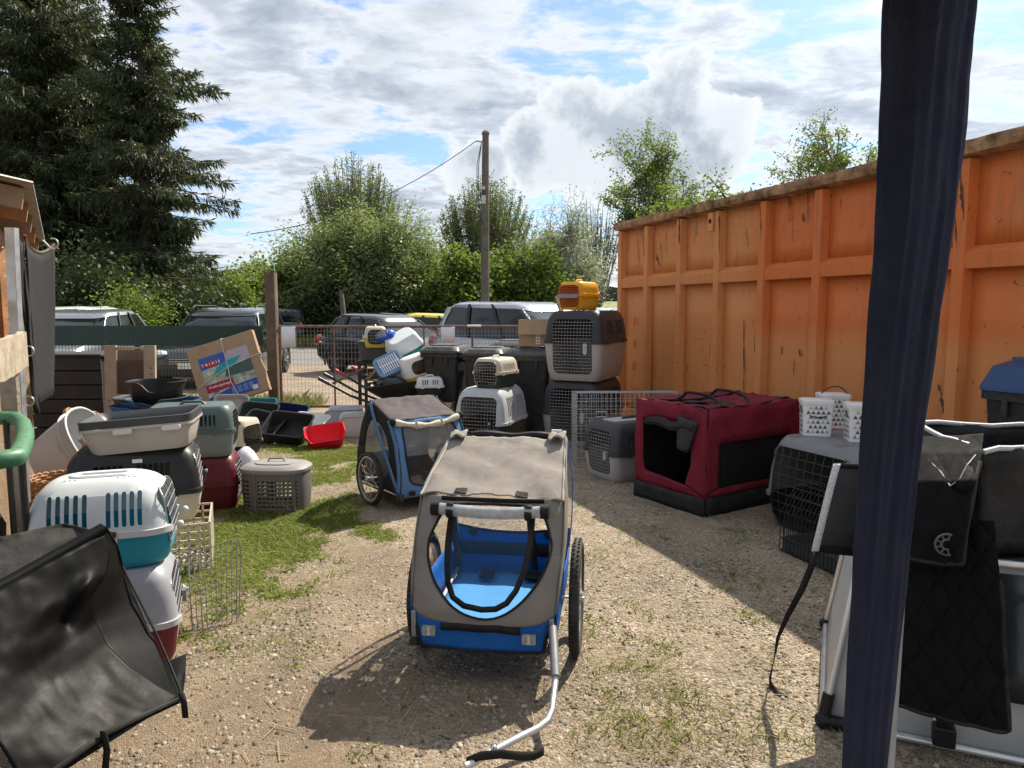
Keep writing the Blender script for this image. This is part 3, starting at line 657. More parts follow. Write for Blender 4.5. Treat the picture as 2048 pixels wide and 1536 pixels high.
for k in range(N + 1):
    x = -.03 + (CL + .06) * k / N; j = lambda q: .010 * vnoise(x * 4, q, 3.) + .006 * vnoise(x * 15, q, 5.)
    rim.append([(x, .10 + j(1), CH - .105 + j(2)), (x, -.04 + j(3), CH - .085 + j(4)), (x, -.055 + j(5), CH - .045 + j(6)), (x, -.045 + j(7), CH + j(8)), (x, .06 + j(9), CH + .008 + j(10)), (x, .10 + j(11), CH - .03 + j(12))])
g.loft(rim); g.build('top_rim', mossy, ct, smooth=35)
g = MB(); g.box((CL / 2, CW, (B0 + CH) / 2 + .0), (CL, .06, CH - B0 - .02)); g.box((.02, CW / 2, (B0 + CH - .1) / 2), (.05, CW - .2, CH - B0 - .14)); g.box((CL - .02, CW / 2, (B0 + CH - .1) / 2), (.05, CW - .2, CH - B0 - .14)); g.box((CL / 2, CW / 2, B0 + .05), (CL - .1, CW - .1, .08))
g.build('shell', OR, ct, smooth=0)
g = MB(); g.beam((0, CW, CH), (CL, CW, CH), .12, .12); g.beam((0, .1, CH - .05), (0, CW, CH - .05), .1, .1); g.beam((CL, .1, CH - .05), (CL, CW, CH - .05), .1, .1); g.build('far_rim', mossy, ct, smooth=0, bevel=.01)
g = MB(); g.box((CL / 2, .05, B0 + .05), (CL, .12, .12)); g.build('bottom_rail', OR, ct, smooth=0, bevel=.006)
for x in (.5, CL - .5):
    for y in (.35, CW - .35):
        g = MB(); g.cyl((x, y - .12, .085), (x, y + .12, .085), .084, 16); g.build('roller', rustm, ct)
g = MB(); sx = pix_s(1424, 2.3); g.box((sx, -.012, CH - .21), (.085, .03, .19)); lug = g.build('lashing_lug', OR, ct, smooth=0, bevel=.008)
g = MB(); g.cyl((sx, -.029, CH - .20), (sx, -.02, CH - .20), .024, 12); g.build('lug_hole', mat('black_hole', (.01, .01, .01), .9), lug)
sx = pix_s(1262, 1.2)
for q in range(3): g = MB(); g.cyl((sx, .04, 1.42 - .28 * q), (sx, .04, 1.32 - .28 * q), .014, 8); g.build('hinge', OR, ct)
# scraped rusty scars on the plates, each a shallow flake of bared steel
scar = mat('scar', (.085, .042, .026), .95, var=.5, scale=40)
def scar_at(px, py, w, h, lean=0., y=-.001, seed=0):
    s = pix_s(px, 2.0); q = Vector((cf.x, cf.y, 0)) + ce * s; zz = P(px, py, q.y).z
    near = min(abs(s - r_) for r_ in ribs); yy = -.004 if near < .055 else .058
    g = MB(); n = 12; A = []; Bv = []; w *= .8
    rr = random.Random(seed)
    for i in range(n + 1):
        t = i / n; ww = w * (math.sin(math.pi * (t * .92 + .04)) ** .7) * rr.uniform(.15, 1.); x0 = s + lean * (t - .5) * h + rr.uniform(-.3, .3) * w
        A.append((x0 - ww, yy, zz + h * (.5 - t))); Bv.append((x0 + ww, yy, zz + h * (.5 - t)))
    g.sheet([A, Bv]); g.build('rust_scar', scar, ct, smooth=0, fixn=False)
for i, a in enumerate(((1267, 500, .008, .42, .12), (1286, 480, .016, .40, .1), (1281, 505, .022, .16, -.2), (1312, 500, .007, .5, .15), (1322, 485, .008, .3, .05), (1306, 520, .03, .13, .6), (1357, 455, .025, .36, .05), (1381, 460, .010, .13, 0), (1437, 460, .02, .45, .03), (1482, 475, .008, .22, .2), (1513, 450, .016, .28, -.15), (1519, 440, .008, .35, .1), (1563, 410, .014, .3, .12), (1570, 425, .006, .5, .1), (1592, 435, .022, .08, .3), (1600, 400, .006, .4, .1), (1620, 395, .006, .16, 0), (1484, 715, .014, .75, .05), (1560, 700, .012, .1, 0), (1597, 706, .03, .06, .2), (1586, 735, .008, .15, 0), (1516, 690, .010, .16, 0), (1618, 680, .012, .12, 0), (1905, 360, .016, .30, .1), (1918, 385, .018, .36, .15), (1910, 450, .009, .3, .12), (1370, 735, .006, .1, 0), (1426, 700, .006, .12, 0), (2040, 330, .012, .3, -.1), (1905, 800, .02, .18, .2), (1883, 775, .012, .06, 0), (1857, 725, .02, .05, .2), (1665, 405, .006, .12, 0), (1560, 520, .006, .1, 0))):
    scar_at(*a, seed=i)

# ------------------------------------------------------------------ shed at the left
wood_o = mat('wood_orange', (.36, .16, .06), .75, var=.3, scale=5, bump=.3, bscale=40)
wood_p = mat('wood_pale', (.30, .205, .125), .85, var=.25, scale=6, bump=.5, bscale=30)
wood_g = mat('wood_grey', (.33, .27, .20), .95, var=.3, scale=9, bump=.9, bscale=22)
alu = mat('galvanised', (.55, .56, .57), .45, .85, var=.15)
tinm = mat('corrugated_tin', (.40, .34, .27), .55, .3, var=.25, scale=3)
sh = thing('timber_shed', 'open timber shed with corrugated roof and rough rail at left edge', 'shed', (-3.4, 4.6, 0))
def sl(p): return tuple(Vector(p) - Vector((-3.4, 4.6, 0)))
E1 = G(66, 366, 2.27); E2 = G(90, 482, 2.27); se = (E2 - E1).normalized(); sn = Vector((-se.y, se.x, 0)); sn = sn if sn.x < 0 else -sn
rows = []; NW = 150
for k in range(4):
    rows.append([sl(E1.lerp(E2, i / NW) + sn * (k * .55) + Vector((0, 0, .10 * k + .012 * math.sin(i * 1.35)))) for i in range(NW + 1)])
g = MB(); g.sheet(rows); g.build('roof_sheet', tinm, sh, smooth=60, fixn=False, solid=.004)
for i, t in enumerate((.05, .22, .42, .66, .95)):
    q = E1.lerp(E2, t) + Vector((0, 0, -.075)) + sn * .06; g = MB(); g.beam(sl(q), sl(q + sn * 1.5 + Vector((0, 0, .27))), .075, .13); g.build('rafter', wood_o if i % 2 else wood_p, sh, smooth=0, bevel=.004)
q1, q2 = E1 + sn * .30 + Vector((0, 0, -.20)), E2 + sn * .30 + Vector((0, 0, -.20)); g = MB(); g.beam(sl(q1 - se * .6), sl(q2), .08, .14); g.build('wall_plate', wood_o, sh, smooth=0, bevel=.004)
for i, (t, m_) in enumerate(((.0, wood_p), (.38, wood_o), (.97, wood_p))):
    q = E1.lerp(E2, t) + sn * .30; g = MB(); g.beam(sl((q.x, q.y, 0)), sl((q.x, q.y, 2.0)), .11, .11, (0, 1, 0)); g.build('post', m_, sh, smooth=0, bevel=.004)
for i in range(9):   # back cladding boards
    q = E1.lerp(E2, -.1 + i * .135) + sn * 1.35; g = MB(); g.beam(sl((q.x, q.y, 0)), sl((q.x, q.y, 2.35)), .45, .022, tuple(sn)); g.build('wall_board', wood_o if i % 3 else wood_p, sh, smooth=0)
a = P(18, 455, 4.05); b_ = P(20, 690, 4.05); g = MB(); g.beam(sl(a), sl((b_.x, b_.y, .4)), .05, .004, (0, 1, 0)); g.beam(sl(a + Vector((.025, .02, 0))), sl((b_.x + .025, b_.y + .02, .4)), .004, .04, (0, 1, 0))
for k in range(18): g.cyl(sl((b_.x, b_.y - .004, .5 + k * .08)), sl((b_.x, b_.y - .006, .5 + k * .08)), .006, 6)
g.build('metal_upright', alu, sh, smooth=0)
for i, zpx in enumerate((470, 605, 680)):
    a = P(-6, zpx, 4.0); g = MB(); g.beam(sl(a - Vector((.5, .3, 0))), sl(a + Vector((.0, .0, 0))), .3, .03); g.build('shelf_board', (alu, wood_g, wood_p)[i], sh, smooth=0)
# waney-edged rail board
rb0 = P(49, 700, 3.95); rb1 = P(-60, 752, 2.75); n = 16; g = MB(); rows = []
for i in range(n + 1):
    t = i / n; c_ = rb0.lerp(rb1, t); zt = .10 + .012 * vnoise(t * 9, 1) + .006 * vnoise(t * 30, 2); zb = -.09 + .014 * vnoise(t * 7, 5)
    d = Vector((.012, .008, 0)); rows.append([sl(c_ + d + Vector((0, 0, zb))), sl(c_ + d + Vector((0, 0, zt))), sl(c_ - d + Vector((0, 0, zt))), sl(c_ - d + Vector((0, 0, zb)))])
g.loft(rows); g.build('rail_board', wood_g, sh, smooth=30)
a = P(38, 930, 3.85); g = MB(); g.beam(sl((a.x - .02, a.y, 0)), sl((a.x - .02, a.y, 1.3)), .09, .03, (0, 1, 0)); g.build('board_post', wood_g, sh, smooth=0, bevel=.004)
steel = mat('steel', (.6, .6, .6), .3, 1.)
for px, py in ((58, 702), (58, 802), (106, 487)):
    c_ = P(px, py, 4.3); g = MB(); path = [c_ + Vector((.03 * math.cos(u) + (.0 if u < 3 else .0), 0, .03 * math.sin(u))) for u in [R(20 * k - 150) for k in range(14)]]
    path = [c_ + Vector((-.06, 0, .02))] + path; g.tube([sl(p) for p in path], .0045, 6); g.build('screw_hook', steel, sh)
# hanging mat
rub = mat('mesh_mat', (.014, .014, .015), .85, var=.25, scale=30, bump=.6, bscale=260)
rubb = mat('mat_edge', (.11, .07, .05), .8)
hm_ = thing('hanging_mat', 'grey black woven mat hung from shed eave', 'mat', (-3.75, 5.6, 0))
hl = lambda p: tuple(Vector(p) - Vector((-3.75, 5.6, 0)))
def hang(tl, tm, tr, bl_, br, n=12, m_=14, fold=.03, seed=0):
    rows = []
    for j in range(m_ + 1):
        v = j / m_; row = []
        for i in range(n + 1):
            u = i / n; top = tl * (1 - u) ** 2 + tm * (2 * u * (1 - u)) + tr * u * u; bot = bl_.lerp(br, u)
            q = top.lerp(bot, v); q = q + Vector((0, -1, 0)) * fold * (math.sin(u * 5 + v * 2 + seed) * (.4 + .6 * v) + .5 * vnoise(u * 3, v * 4, seed)); row.append(hl(q))
        rows.append(row)
    return rows
g = MB(); g.sheet(hang(P(50, 470, 5.3), P(72, 530, 5.5), P(106, 488, 5.7), P(80, 810, 5.3), P(110, 780, 5.6))); g.build('mat_sheet', rub, hm_, smooth=180, fixn=False, solid=.01)
rw = hang(P(50, 470, 5.3), P(72, 530, 5.5), P(106, 488, 5.7), P(80, 810, 5.3), P(110, 780, 5.6)); g = MB(); g.tube(rw[0], .013, 6); g.build('bound_edge', rubb, hm_)
g = MB(); g.sheet(hang(P(36, 465, 5.2), P(40, 500, 5.2), P(48, 480, 5.25), P(60, 800, 5.15), P(84, 830, 5.2), fold=.05, seed=2)); g.build('mat_fold', rub, hm_, smooth=180, fixn=False, solid=.012)
# green padded railing
gr = thing('green_railing', 'green padded tube railing on black posts at left edge', 'railing', tuple(G(10, 875, 0) * 1.0))
o0 = Vector(gr.location); zr = .95
A = [G(-140, 838, zr), G(0, 836, zr), G(32, 837, zr), G(46, 848, zr), G(50, 868, zr), G(46, 892, zr), G(34, 914, zr), G(0, 920, zr), G(-140, 924, zr)]
g = MB(); pts = []
for i in range(len(A) - 1):
    for k in range(4): pts.append(A[i].lerp(A[i + 1], k / 4) - o0)
g.tube(pts, .036, 12); g.build('padded_tube', mat('green_foam', (.03, .17, .075), .45, dust=.35, var=.2, scale=12), gr)
for px, py, zz in ((42, 905, zr), (12, 838, zr), (-60, 922, zr)):
    q = G(px, py, zz) - o0; g = MB(); g.cyl((q.x, q.y, 0), (q.x, q.y, zz), .014, 8); g.build('post', mat('black_paint', (.015, .015, .015), .4), gr)

# ------------------------------------------------------------------ fence, post, gate
FY = 10.9
greenstrip = mat('green_strip', (.008, .035, .030), .45, var=.15, scale=2, bump=.15, bscale=20)
wirem = mat('dark_wire', (.02, .03, .025), .5); wireg = mat('galv_wire', (.30, .29, .28), .5, .6); rustg = mat('rusty_gate', (.10, .045, .03), .85, var=.4, scale=20, c2=(.16, .085, .06))
fe = thing('wire_fence', 'green wire panel fence with dark green privacy strip along top', 'fence', (-6.2, FY, 0))
xl, xr = P(20, 700, FY).x, P(528, 700, FY).x; zt, zs = P(300, 652, FY).z, P(300, 691, FY).z
g = MB(); w_ = .0028; x = xl
while x < xr: g.beam((x + 6.2, 0, .02), (x + 6.2, 0, zt + .01), w_ * 2, w_ * 2, (0, 1, 0)); x += .05
for k in range(7): z = .03 + (zt - .03) * k / 6; g.beam((xl + 6.2, -.004, z), (xr + 6.2, -.004, z), .006, .006)
g.build('wire_mesh', wirem, fe, smooth=0, fixn=False)
x = xl; i = 0
while x < xr - .05:
    w = min(.19, xr - x); g = MB(); g.box((x + 6.2 + w / 2, -.014 - (.003 if i % 2 else 0), (zs + zt) / 2), (w - .006, .003, zt - zs)); g.build('privacy_strip', greenstrip, fe, smooth=0); x += .185; i += 1
for x in (xl + .4, (xl + xr) / 2): g = MB(); g.box((x + 6.2, .03, zt / 2), (.06, .04, zt)); g.build('fence_post', wirem, fe, smooth=0)
p0 = P(541, 545, 10.75); fp = thing('fence_post', 'tall square weathered brown wooden gate post', 'post', (p0.x, 10.75, 0))
g = MB(); hp = p0.z; g.loft([ring(rrect(.15, .15, .012, 2), z) for z in (0, .6, 1.3, hp - .012, hp)]); g.build('timber', mat('post_wood', (.12, .088, .062), .9, var=.35, scale=5, bump=.6, bscale=30), fp, smooth=30)
g = MB(); g.box((.13, -.02, P(548, 660, 10.7).z), (.12, .03, .03)); g.build('hinge_strap', rustg, fp, smooth=0)
GY = 10.45
ga = thing('mesh_gate', 'rusty framed wire mesh yard gate', 'gate', (-1.6, GY, 0))
gx0, gx1 = P(560, 700, GY).x + 1.6, P(1062, 700, GY).x + 1.6; gzt, gzb = P(700, 653, GY).z, .09
for (a, b_) in (((gx0, gzt), (gx1, gzt)), ((gx0, gzb), (gx1, gzb)), ((gx0, gzb), (gx0, gzt)), ((gx1, gzb), (gx1, gzt))):
    g = MB(); g.cyl((a[0], 0, a[1]), (b_[0], 0, b_[1]), .021, 8); g.build('frame_tube', rustg, ga)
for px in (668, 848, 900, 945): xx = P(px, 700, GY).x + 1.6; g = MB(); g.cyl((xx, .0, gzb), (xx, 0, gzt), .015, 8); g.build('upright', rustg, ga)
g = MB(); x = gx0 + .05
while x < gx1: g.beam((x, -.016, gzb), (x + .004 * math.sin(x * 9), -.016, gzt), .0034, .0034, (0, 1, 0)); x += .05 + .002 * math.sin(x * 7)
zz = gzb
while zz < gzt: g.beam((gx0, -.019, zz), (gx1, -.019, zz + .006 * math.sin(zz * 20)), .0034, .0034); zz += .1 if zz < .8 else .062
g.build('wire_mesh', wireg, ga, smooth=0, fixn=False)
g = MB(); g.cyl((P(935, 655, GY).x + 1.6, -.03, gzt + .01), (P(962, 655, GY).x + 1.6, -.03, gzt + .01), .016, 8); g.build('tape_wrap', mat('white_tape', (.7, .7, .68), .6), ga)
paper = mat('paper', (.72, .71, .76), .7, var=.04)
for px0, py0, px1, py1, lb in ((562, 653, 592, 695, 'white paper notice on gate beside the brown post'), (882, 654, 910, 686, 'white paper notice on gate in front of the silver van')):
    a, b_ = P(px0, py0, GY - .03), P(px1, py1, GY - .03); g = MB(); cx, cz_ = (a.x + b_.x) / 2, (a.z + b_.z) / 2
    g.sheet([[(a.x + (b_.x - a.x) * i / 4 - cx, .006 * math.sin(i * 1.3), z - b_.z) for i in range(5)] for z in (b_.z, (a.z + b_.z) / 2, a.z)])
    o = g.build('notice', paper, smooth=180, fixn=False, solid=.001); o.location = (cx, GY - .032, b_.z); tagp(o, lb, 'notice')

# ------------------------------------------------------------------ pole, stake, board
polem = mat('pole_wood', (.13, .115, .095), .95, var=.3, scale=3, bump=.5, bscale=18)
up = thing('utility_pole', 'weathered wooden utility pole with cables and small boxes', 'pole', (P(970, 640, 27).x, 27, 0))
zt_ = P(972, 267, 27).z; g = MB(); g.tube([(0, 0, 0), (.01, 0, zt_ * .5), (.05, 0, zt_)], [.17, .155, .12], 12); g.build('mast', polem, up)
g = MB(); g.sphere((.05, 0, zt_), (.15, .15, .12), 10, 5); g.build('cap', polem, up)
boxm = mat('grey_box', (.45, .46, .47), .6)
for py, w, h in ((376, .22, .12), (396, .16, .18), (404, .14, .14)):
    q = P(966, py, 26.8); g = MB(); g.box((-.08 + .05 * (w < .2), -.2, q.z), (w, .12, h)); g.build('junction_box', boxm, up, smooth=0, bevel=.01)
cab = mat('cable', (.03, .03, .03), .7)
for dx, z0 in ((-.26, 4.6), (-.2, 5.4)):
    g = MB(); g.tube([(-.1, -.1, zt_ - .35), (dx, -.16, zt_ - 1.1), (dx - .02, -.18, z0 + .6), (-.06, -.18, z0)], .014, 5); g.build('drop_cable', cab, up)
g = MB(); g.cyl((-.05, 0, zt_ - .3), (-.3, 0, zt_ - .27), .03, 6); g.build('insulator', boxm, up)
q0 = Vector((up.location.x - .28, 27, zt_ - .25)); q1 = P(500, 468, 24); g = MB(); pts = [q0.lerp(q1, t / 14) - Vector((0, 0, 1.1 * (1 - (2 * t / 14 - 1) ** 2) * .55)) for t in range(15)]
q2 = P(-400, 700, 23); 
g.tube([p - Vector(up.location) for p in pts], .014, 5); g.build('overhead_line', cab, up)
st_ = thing('leaning_stake', 'thin leaning wooden stake in front of wide willow', 'stake', (P(690, 690, 28.5).x, 28.5, 0)); q = P(681, 580, 28.5); g = MB(); g.tube([(0, 0, 0), (q.x - st_.location.x, 0, q.z)], [.08, .06], 7); g.build('pole', polem, st_)
g = MB(); g.tube([(.07, -.03, 1.0), (-.03, -.03, 2.1)], [.04, .035], 6); g.build('nailed_batten', wood_g, st_)
q = P(676, 660, 28.2); sg = thing('notice_board', 'grey notice board leaning on stake by the verge', 'sign', (q.x, 28.2, 0)); M_ = Matrix.Rotation(R(9), 3, 'Y')
g = MB(); g.box((0, 0, q.z), (.5, .02, .42), M_); g.build('panel', mat('board_grey', (.28, .34, .36), .6), sg, smooth=0)
for k in range(4): g = MB(); g.box((-.02, -.013, q.z + .14 - .085 * k), (.36 - .05 * (k % 2), .004, .022), M_); g.build('text_line', paper, sg, smooth=0)
for sx in (-.17, .17): g = MB(); g.box((sx, .02, q.z / 2), (.04, .03, q.z)); g.build('leg', wood_g, sg, smooth=0)
# low rail fence over the road
rf = thing('rail_fence', 'low pale pole fence along the field edge', 'fence', (P(560, 640, 38).x, 38, 0))
for k in range(6):
    x = -5 + 2.2 * k; g = MB(); g.cyl((x, 0, 0), (x, 0, 1.15), .06, 6); g.build('post', wood_g, rf)
for z in (.55, 1.0): g = MB(); g.tube([(-5, 0, z), (0, 0, z - .04), (6, 0, z + .03)], .05, 6); g.build('rail', wood_p, rf)

# ------------------------------------------------------------------ cars
glass = mat('car_glass', (.008, .011, .012), .06, spec=.45, var=.05)
tyre = mat('tyre', (.016, .016, .016), .85, dust=.2); blk = mat('black_trim', (.02, .02, .02), .55)
alloy = mat('alloy', (.55, .56, .58), .3, .9); chrome = mat('chrome', (.8, .8, .8), .12, 1.); redl = mat('tail_red', (.35, .008, .01), .15, coat=1.); hlm = mat('headlight', (.55, .58, .6), .08, .4, coat=1.); plate = mat('plate', (.75, .75, .72), .5)
def wheel(t, x, y, r, side):
    w = thing_part('wheel', t, (x, y, r)); g = MB(); n = 28; prof = ((r * .62, .085), (r * .93, .10), (r, .06), (r, -.06), (r * .93, -.10), (r * .62, -.085)); 
    g.loft([[(q[0] * math.cos(a), q[1], q[0] * math.sin(a)) for q in prof] for a in [2 * math.pi * k / n for k in range(n + 1)]], False, False); g.build('tyre', tyre, w)
    g = MB(); yo = side * .075
    g.loft([[(q[0] * math.cos(a), q[1], q[0] * math.sin(a)) for q in ((r * .66, yo), (r * .58, yo), (r * .56, yo - side * .05))] for a in [2 * math.pi * k / n for k in range(n + 1)]], False, False)
    for k in range(5):
        a = 2 * math.pi * k / 5 + .3; g.beam((.05 * math.cos(a), yo, .05 * math.sin(a)), (r * .6 * math.cos(a), yo, r * .6 * math.sin(a)), .028, .075, (0, 1, 0))
    g.cyl((0, yo - side * .03, 0), (0, yo + side * .01, 0), .06, 12); g.build('rim', alloy, w)
    g = MB(); g.cyl((0, 0, 0), (0, yo - side * .045, 0), r * .55, 16); g.build('brake_disc', blk, w)
def thing_part(name, parent, loc):
    o = bpy.data.objects.new(name, None); col.objects.link(o); o.location = loc; o.parent = parent; o.empty_display_size = .05; return o
def car(label, loc, head, paint, L=4.3, W=1.78, H=1.5, kind='suv', group='cars parked beyond the gate', name='parked_car', rails=False):
    t = thing(name, label, 'car', (loc[0], loc[1], gz(loc[0], loc[1])), math.atan2(head[1], head[0]), group)
    h = L / 2; hw = W / 2; belt = H * (.585 if kind == 'mpv' else .62); hood = {'suv': .30, 'mpv': .20, 'hatch': .27}[kind] * L; tail = .03 * L
    g = MB(); st = [(-h, .42, belt * .93, .80), (-h + .06, .30, belt * .99, .93), (-h + .35, .22, belt, 1.), (-h * .5, .2, belt, 1.), (0, .2, belt * .99, 1.), (h - hood, .2, belt * .97, 1.), (h - hood * .55, .2, belt * .90, .99), (h - .30, .22, belt * .80, .95), (h - .08, .26, belt * .68, .86), (h, .36, belt * .58, .72)]
    rings = []
    for x, zb, zt2, k in st:
        y = hw * k; zm = lerp(zb, zt2, .55)
        half = [(y * .88, zb), (y * .985, zb + .10), (y, zm), (y * .985, lerp(zm, zt2, .6)), (y * .93, zt2 - .025), (y * .8, zt2), (y * .4, zt2 + .022)]
        rings.append([(x, a, b2) for a, b2 in half] + [(x, -a, b2) for a, b2 in reversed(half)])
    g.loft(rings); g.build('body', paint, t, smooth=35, bevel=.0)
    # greenhouse
    xa, xb = h - hood, -h + tail + .10; xa2 = xa - {'suv': .66, 'mpv': 1.0, 'hatch': .80}[kind]; xb2 = xb + {'suv': .32, 'mpv': .22, 'hatch': .42}[kind]
    def arch(g):
        xc, hl2 = (xa2 + xb2) / 2 - .1, (xa2 - xb2) / 2 + .2; g.v = [(x, y, z - (.13 * max(0, min(1, (z - belt) / (H - belt))) * min(1.3, ((x - xc) / hl2) ** 2) if z > belt else 0)) for x, y, z in g.v]; return g
    def plan(z):
        u = max(0, (z - belt) / (H - belt)); x1 = lerp(xa, xa2, u ** .9); x2 = lerp(xb, xb2, u ** 1.3); w = lerp(W * .93, W * .74, u ** 1.15)
        return ring(rrect(x1 - x2, w, .16 + .12 * u, 6, (x1 + x2) / 2, 0), z)
    zs_ = [belt - .03, belt + .12, lerp(belt, H, .55), H - .08]; g = MB(); g.loft([plan(z) for z in zs_]); arch(g).build('window_band', glass, t, smooth=50)
    g = MB(); r0, r1 = plan(H - .085), plan(H - .03); top = [(x * .97 + (xa2 + xb2) / 2 * .03, y * .92, H - .006) for x, y, z in r1]; top2 = [(x * .8 + (xa2 + xb2) / 2 * .2, y * .7, H + .02) for x, y, z in r1]
    grow = lambda rr, k: [(x + (k if x > 0 else -k), y * (1 + k), z) for x, y, z in rr]
    g.loft([grow(r0, .008), grow(r1, .004), top, top2]); arch(g).build('roof', paint, t, smooth=60)
    def pillar(x_u, side, wid, m_=paint):
        g = MB(); A = []; Bv = []
        for z in [belt - .02, belt + .14, lerp(belt, H, .55), H - .08, H - .06]:
            u = (z - belt) / (H - belt); uu = max(0, u); x1 = lerp(xa, xa2, uu ** .9); x2 = lerp(xb, xb2, uu ** 1.3); w = lerp(W * .93, W * .74, uu ** 1.15) / 2 + .006; cx = lerp(x2 + .10, x1 - .10, x_u)
            A.append((cx - wid / 2, side * w, z)); Bv.append((cx + wid / 2, side * (w - (.03 if x_u in (0, 1) else 0) * 0), z))
        g.sheet([A, Bv]); arch(g).build('pillar', m_, t, smooth=60, fixn=False, solid=.012)
    for sd_ in (1, -1):
        pillar(1, sd_, .07); pillar(.62, sd_, .07, blk); pillar(.30, sd_, .08, blk); pillar(0, sd_, .16)
        g = MB(); g.sphere((xa - .30, sd_ * (hw + .08), belt + .07), (.09, .11, .075), 10, 6); g.build('mirror', paint, t)
        g = MB(); g.sphere((h - .14, sd_ * hw * .70, belt * .70), (.20, .19, .085), 12, 6); g.build('headlight', hlm, t)
        g = MB(); g.sphere((-h + .08, sd_ * hw * .84, belt * .86), (.12, .13, .15), 10, 6); g.build('tail_light', redl, t)
        for wx in (h - .82, -h + .78):
            wheel(t, wx, sd_ * (hw - .10), .315, sd_); g = MB(); n = 16
            g.loft([[(wx + q * math.cos(a), sd_ * (hw + .004), .315 + q * math.sin(a)) for q in (.33, .385)] for a in [math.pi * (k / n * 1.24 - .12) for k in range(n + 1)]], False, False, False); g.build('wheel_arch', blk, t, smooth=60, fixn=False, solid=.02)
        g = MB(); g.box((xa - .95, sd_ * (hw + .004), belt * .86), (.16, .02, .025)); g.build('door_handle', chrome if rails else paint, t, smooth=0, bevel=.004)
        if rails:
            g = MB(); y = sd_ * W * .35; g.tube([(xa2 - .1, y, H - .02), (xa2 - .25, y, H + .03), (xb2 + .25, y, H + .03), (xb2 + .1, y, H - .02)], .016, 6); g.build('roof_rail', blk, t)
    g = MB(); g.box((h - .045, 0, belt * .56), (.10, W * .46, .13)); gl_ = g.build('grille', blk, t, smooth=0, bevel=.02)
    g = MB()
    for k in range(3): g.box((h + .008, 0, belt * .56 - .04 + .04 * k), (.012, W * .44, .012))
    g.build('grille_bar', chrome, gl_, smooth=0)
    g = MB(); g.box((h - .03, 0, .34), (.10, W * .62, .15)); g.build('lower_intake', blk, t, smooth=0, bevel=.02)
    g = MB(); g.box((h + .012, 0, .46), (.02, .52, .11)); g.build('number_plate', plate, t, smooth=0)
    g = MB(); g.box((-h - .006, 0, belt * .72), (.02, .52, .11)); g.build('number_plate', plate, t, smooth=0)
    g = MB(); g.tube([(xb2 + .3, 0, H - .01), (xb2 + .05, 0, H + .32)], .006, 5); g.build('aerial', blk, t)
    return t
p_sil = mat('paint_silver', (.36, .37, .385), .28, .7, var=.04, coat=1.); p_wh = mat('paint_white', (.78, .79, .80), .3, var=.03, coat=1.); p_dk = mat('paint_dark', (.02, .024, .026), .25, .3, var=.1, coat=1., dust=.06)
p_blk = mat('paint_black', (.012, .013, .014), .22, var=.1, coat=1.); p_yel = mat('paint_yellow', (.65, .50, .02), .3, var=.04, coat=1.); p_grn = mat('paint_green', (.014, .03, .028), .3, .2, var=.1, coat=1.)
car('white car seen from behind beyond the silver one', (-11.2, 17.2), (-1, .06), p_wh, 4.4, 1.8, 1.58)
car('silver car facing the fence beside the hanging mat', (-9.25, 15.2), (.12, -1), p_sil, 4.3, 1.8, 1.52, 'hatch')
car('dark estate car with roof rails facing the fence behind the cardboard box', (-6.2, 15.6), (.10, -1), p_dk, 4.6, 1.86, 1.56, rails=True)
car('small black hatchback parked left of the silver van', (-2.75, 16.9), (.80, -.60), p_blk, 3.95, 1.7, 1.42, 'hatch')
car('large silver people carrier behind the wheelie bins', (.45, 13.9), (.68, -.73), p_sil, 4.6, 1.85, 1.68, 'mpv')
car('yellow car half hidden behind black hatchback and silver van', (-1.9, 21.5), (.9, .3), p_yel, 4.0, 1.7, 1.40, 'hatch')
car('dark green pickup seen from behind on the verge', (-9.5, 31.5), (-.05, 1), p_grn, 4.6, 1.8, 1.55)
car('white car whose roof peeks out beside the yellow carrier', (3.4, 19.5), (.8, -.5), p_wh, 4.3, 1.8, 1.56, 'hatch')
# ------------------------------------------------------------------ pet carriers
def plastic(c, rough=.42, dust=.03): return mat('plastic_%02d_%02d_%02d_%d' % (int(c[0] * 99), int(c[1] * 99), int(c[2] * 99), int(rough * 10)), c, rough, var=.06, scale=7, dust=dust, bump=.04, bscale=300, spec=.3)
WHITE, LGREY, GREY, DGREY, BLACK, CREAM = (.62, .63, .62), (.44, .45, .46), (.23, .235, .24), (.034, .037, .041), (.010, .010, .011), (.54, .49, .39)
wire_l = mat('door_wire', (.42, .42, .42), .45, .6); wire_d = mat('door_wire_dark', (.06, .06, .06), .5, .4)
def grid_door(parent, x, w, z0, z1, nx, nz, m_, th=.0032, name='door', latch=GREY, framew=.006, side=1, xz=None):
    d = MB(); xz = xz or (lambda z: x); x = xz((z0 + z1) / 2)
    pts = [(xz((z0 + z1) / 2 + z), y, (z0 + z1) / 2 + z) for y, z in rrect(w, z1 - z0, .05, 3)]; d.tube(pts, framew * .6, 5, closed=True)
    for i in range(1, nx): y = -w / 2 + w * i / nx; d.tube([(xz(q), y, q) for q in [lerp(z0, z1, j / 5) for j in range(6)]], th * .55, 4, caps=False)
    for i in range(1, nz): z = z0 + (z1 - z0) * i / nz; d.beam((xz(z) + .003, -w / 2, z), (xz(z) + .003, w / 2, z), th, th)
    o = d.build(name, m_, parent, smooth=0, fixn=False)
    if latch:
        g = MB(); g.loft([[(x + .004 + k, side * w * .33 + y, (z0 + z1) / 2 - .02 + z) for y, z in rrect(w * .10, (z1 - z0) * .20, .02, 3)] for k in (0, .018)]); g.build('latch', plastic(latch), o, smooth=30)
        g = MB(); g.cyl((x + .02, side * w * .33, (z0 + z1) / 2 + .005), (x + .032, side * w * .33, (z0 + z1) / 2 + .005), w * .03, 8); g.build('knob', plastic(LGREY), o)
    return o
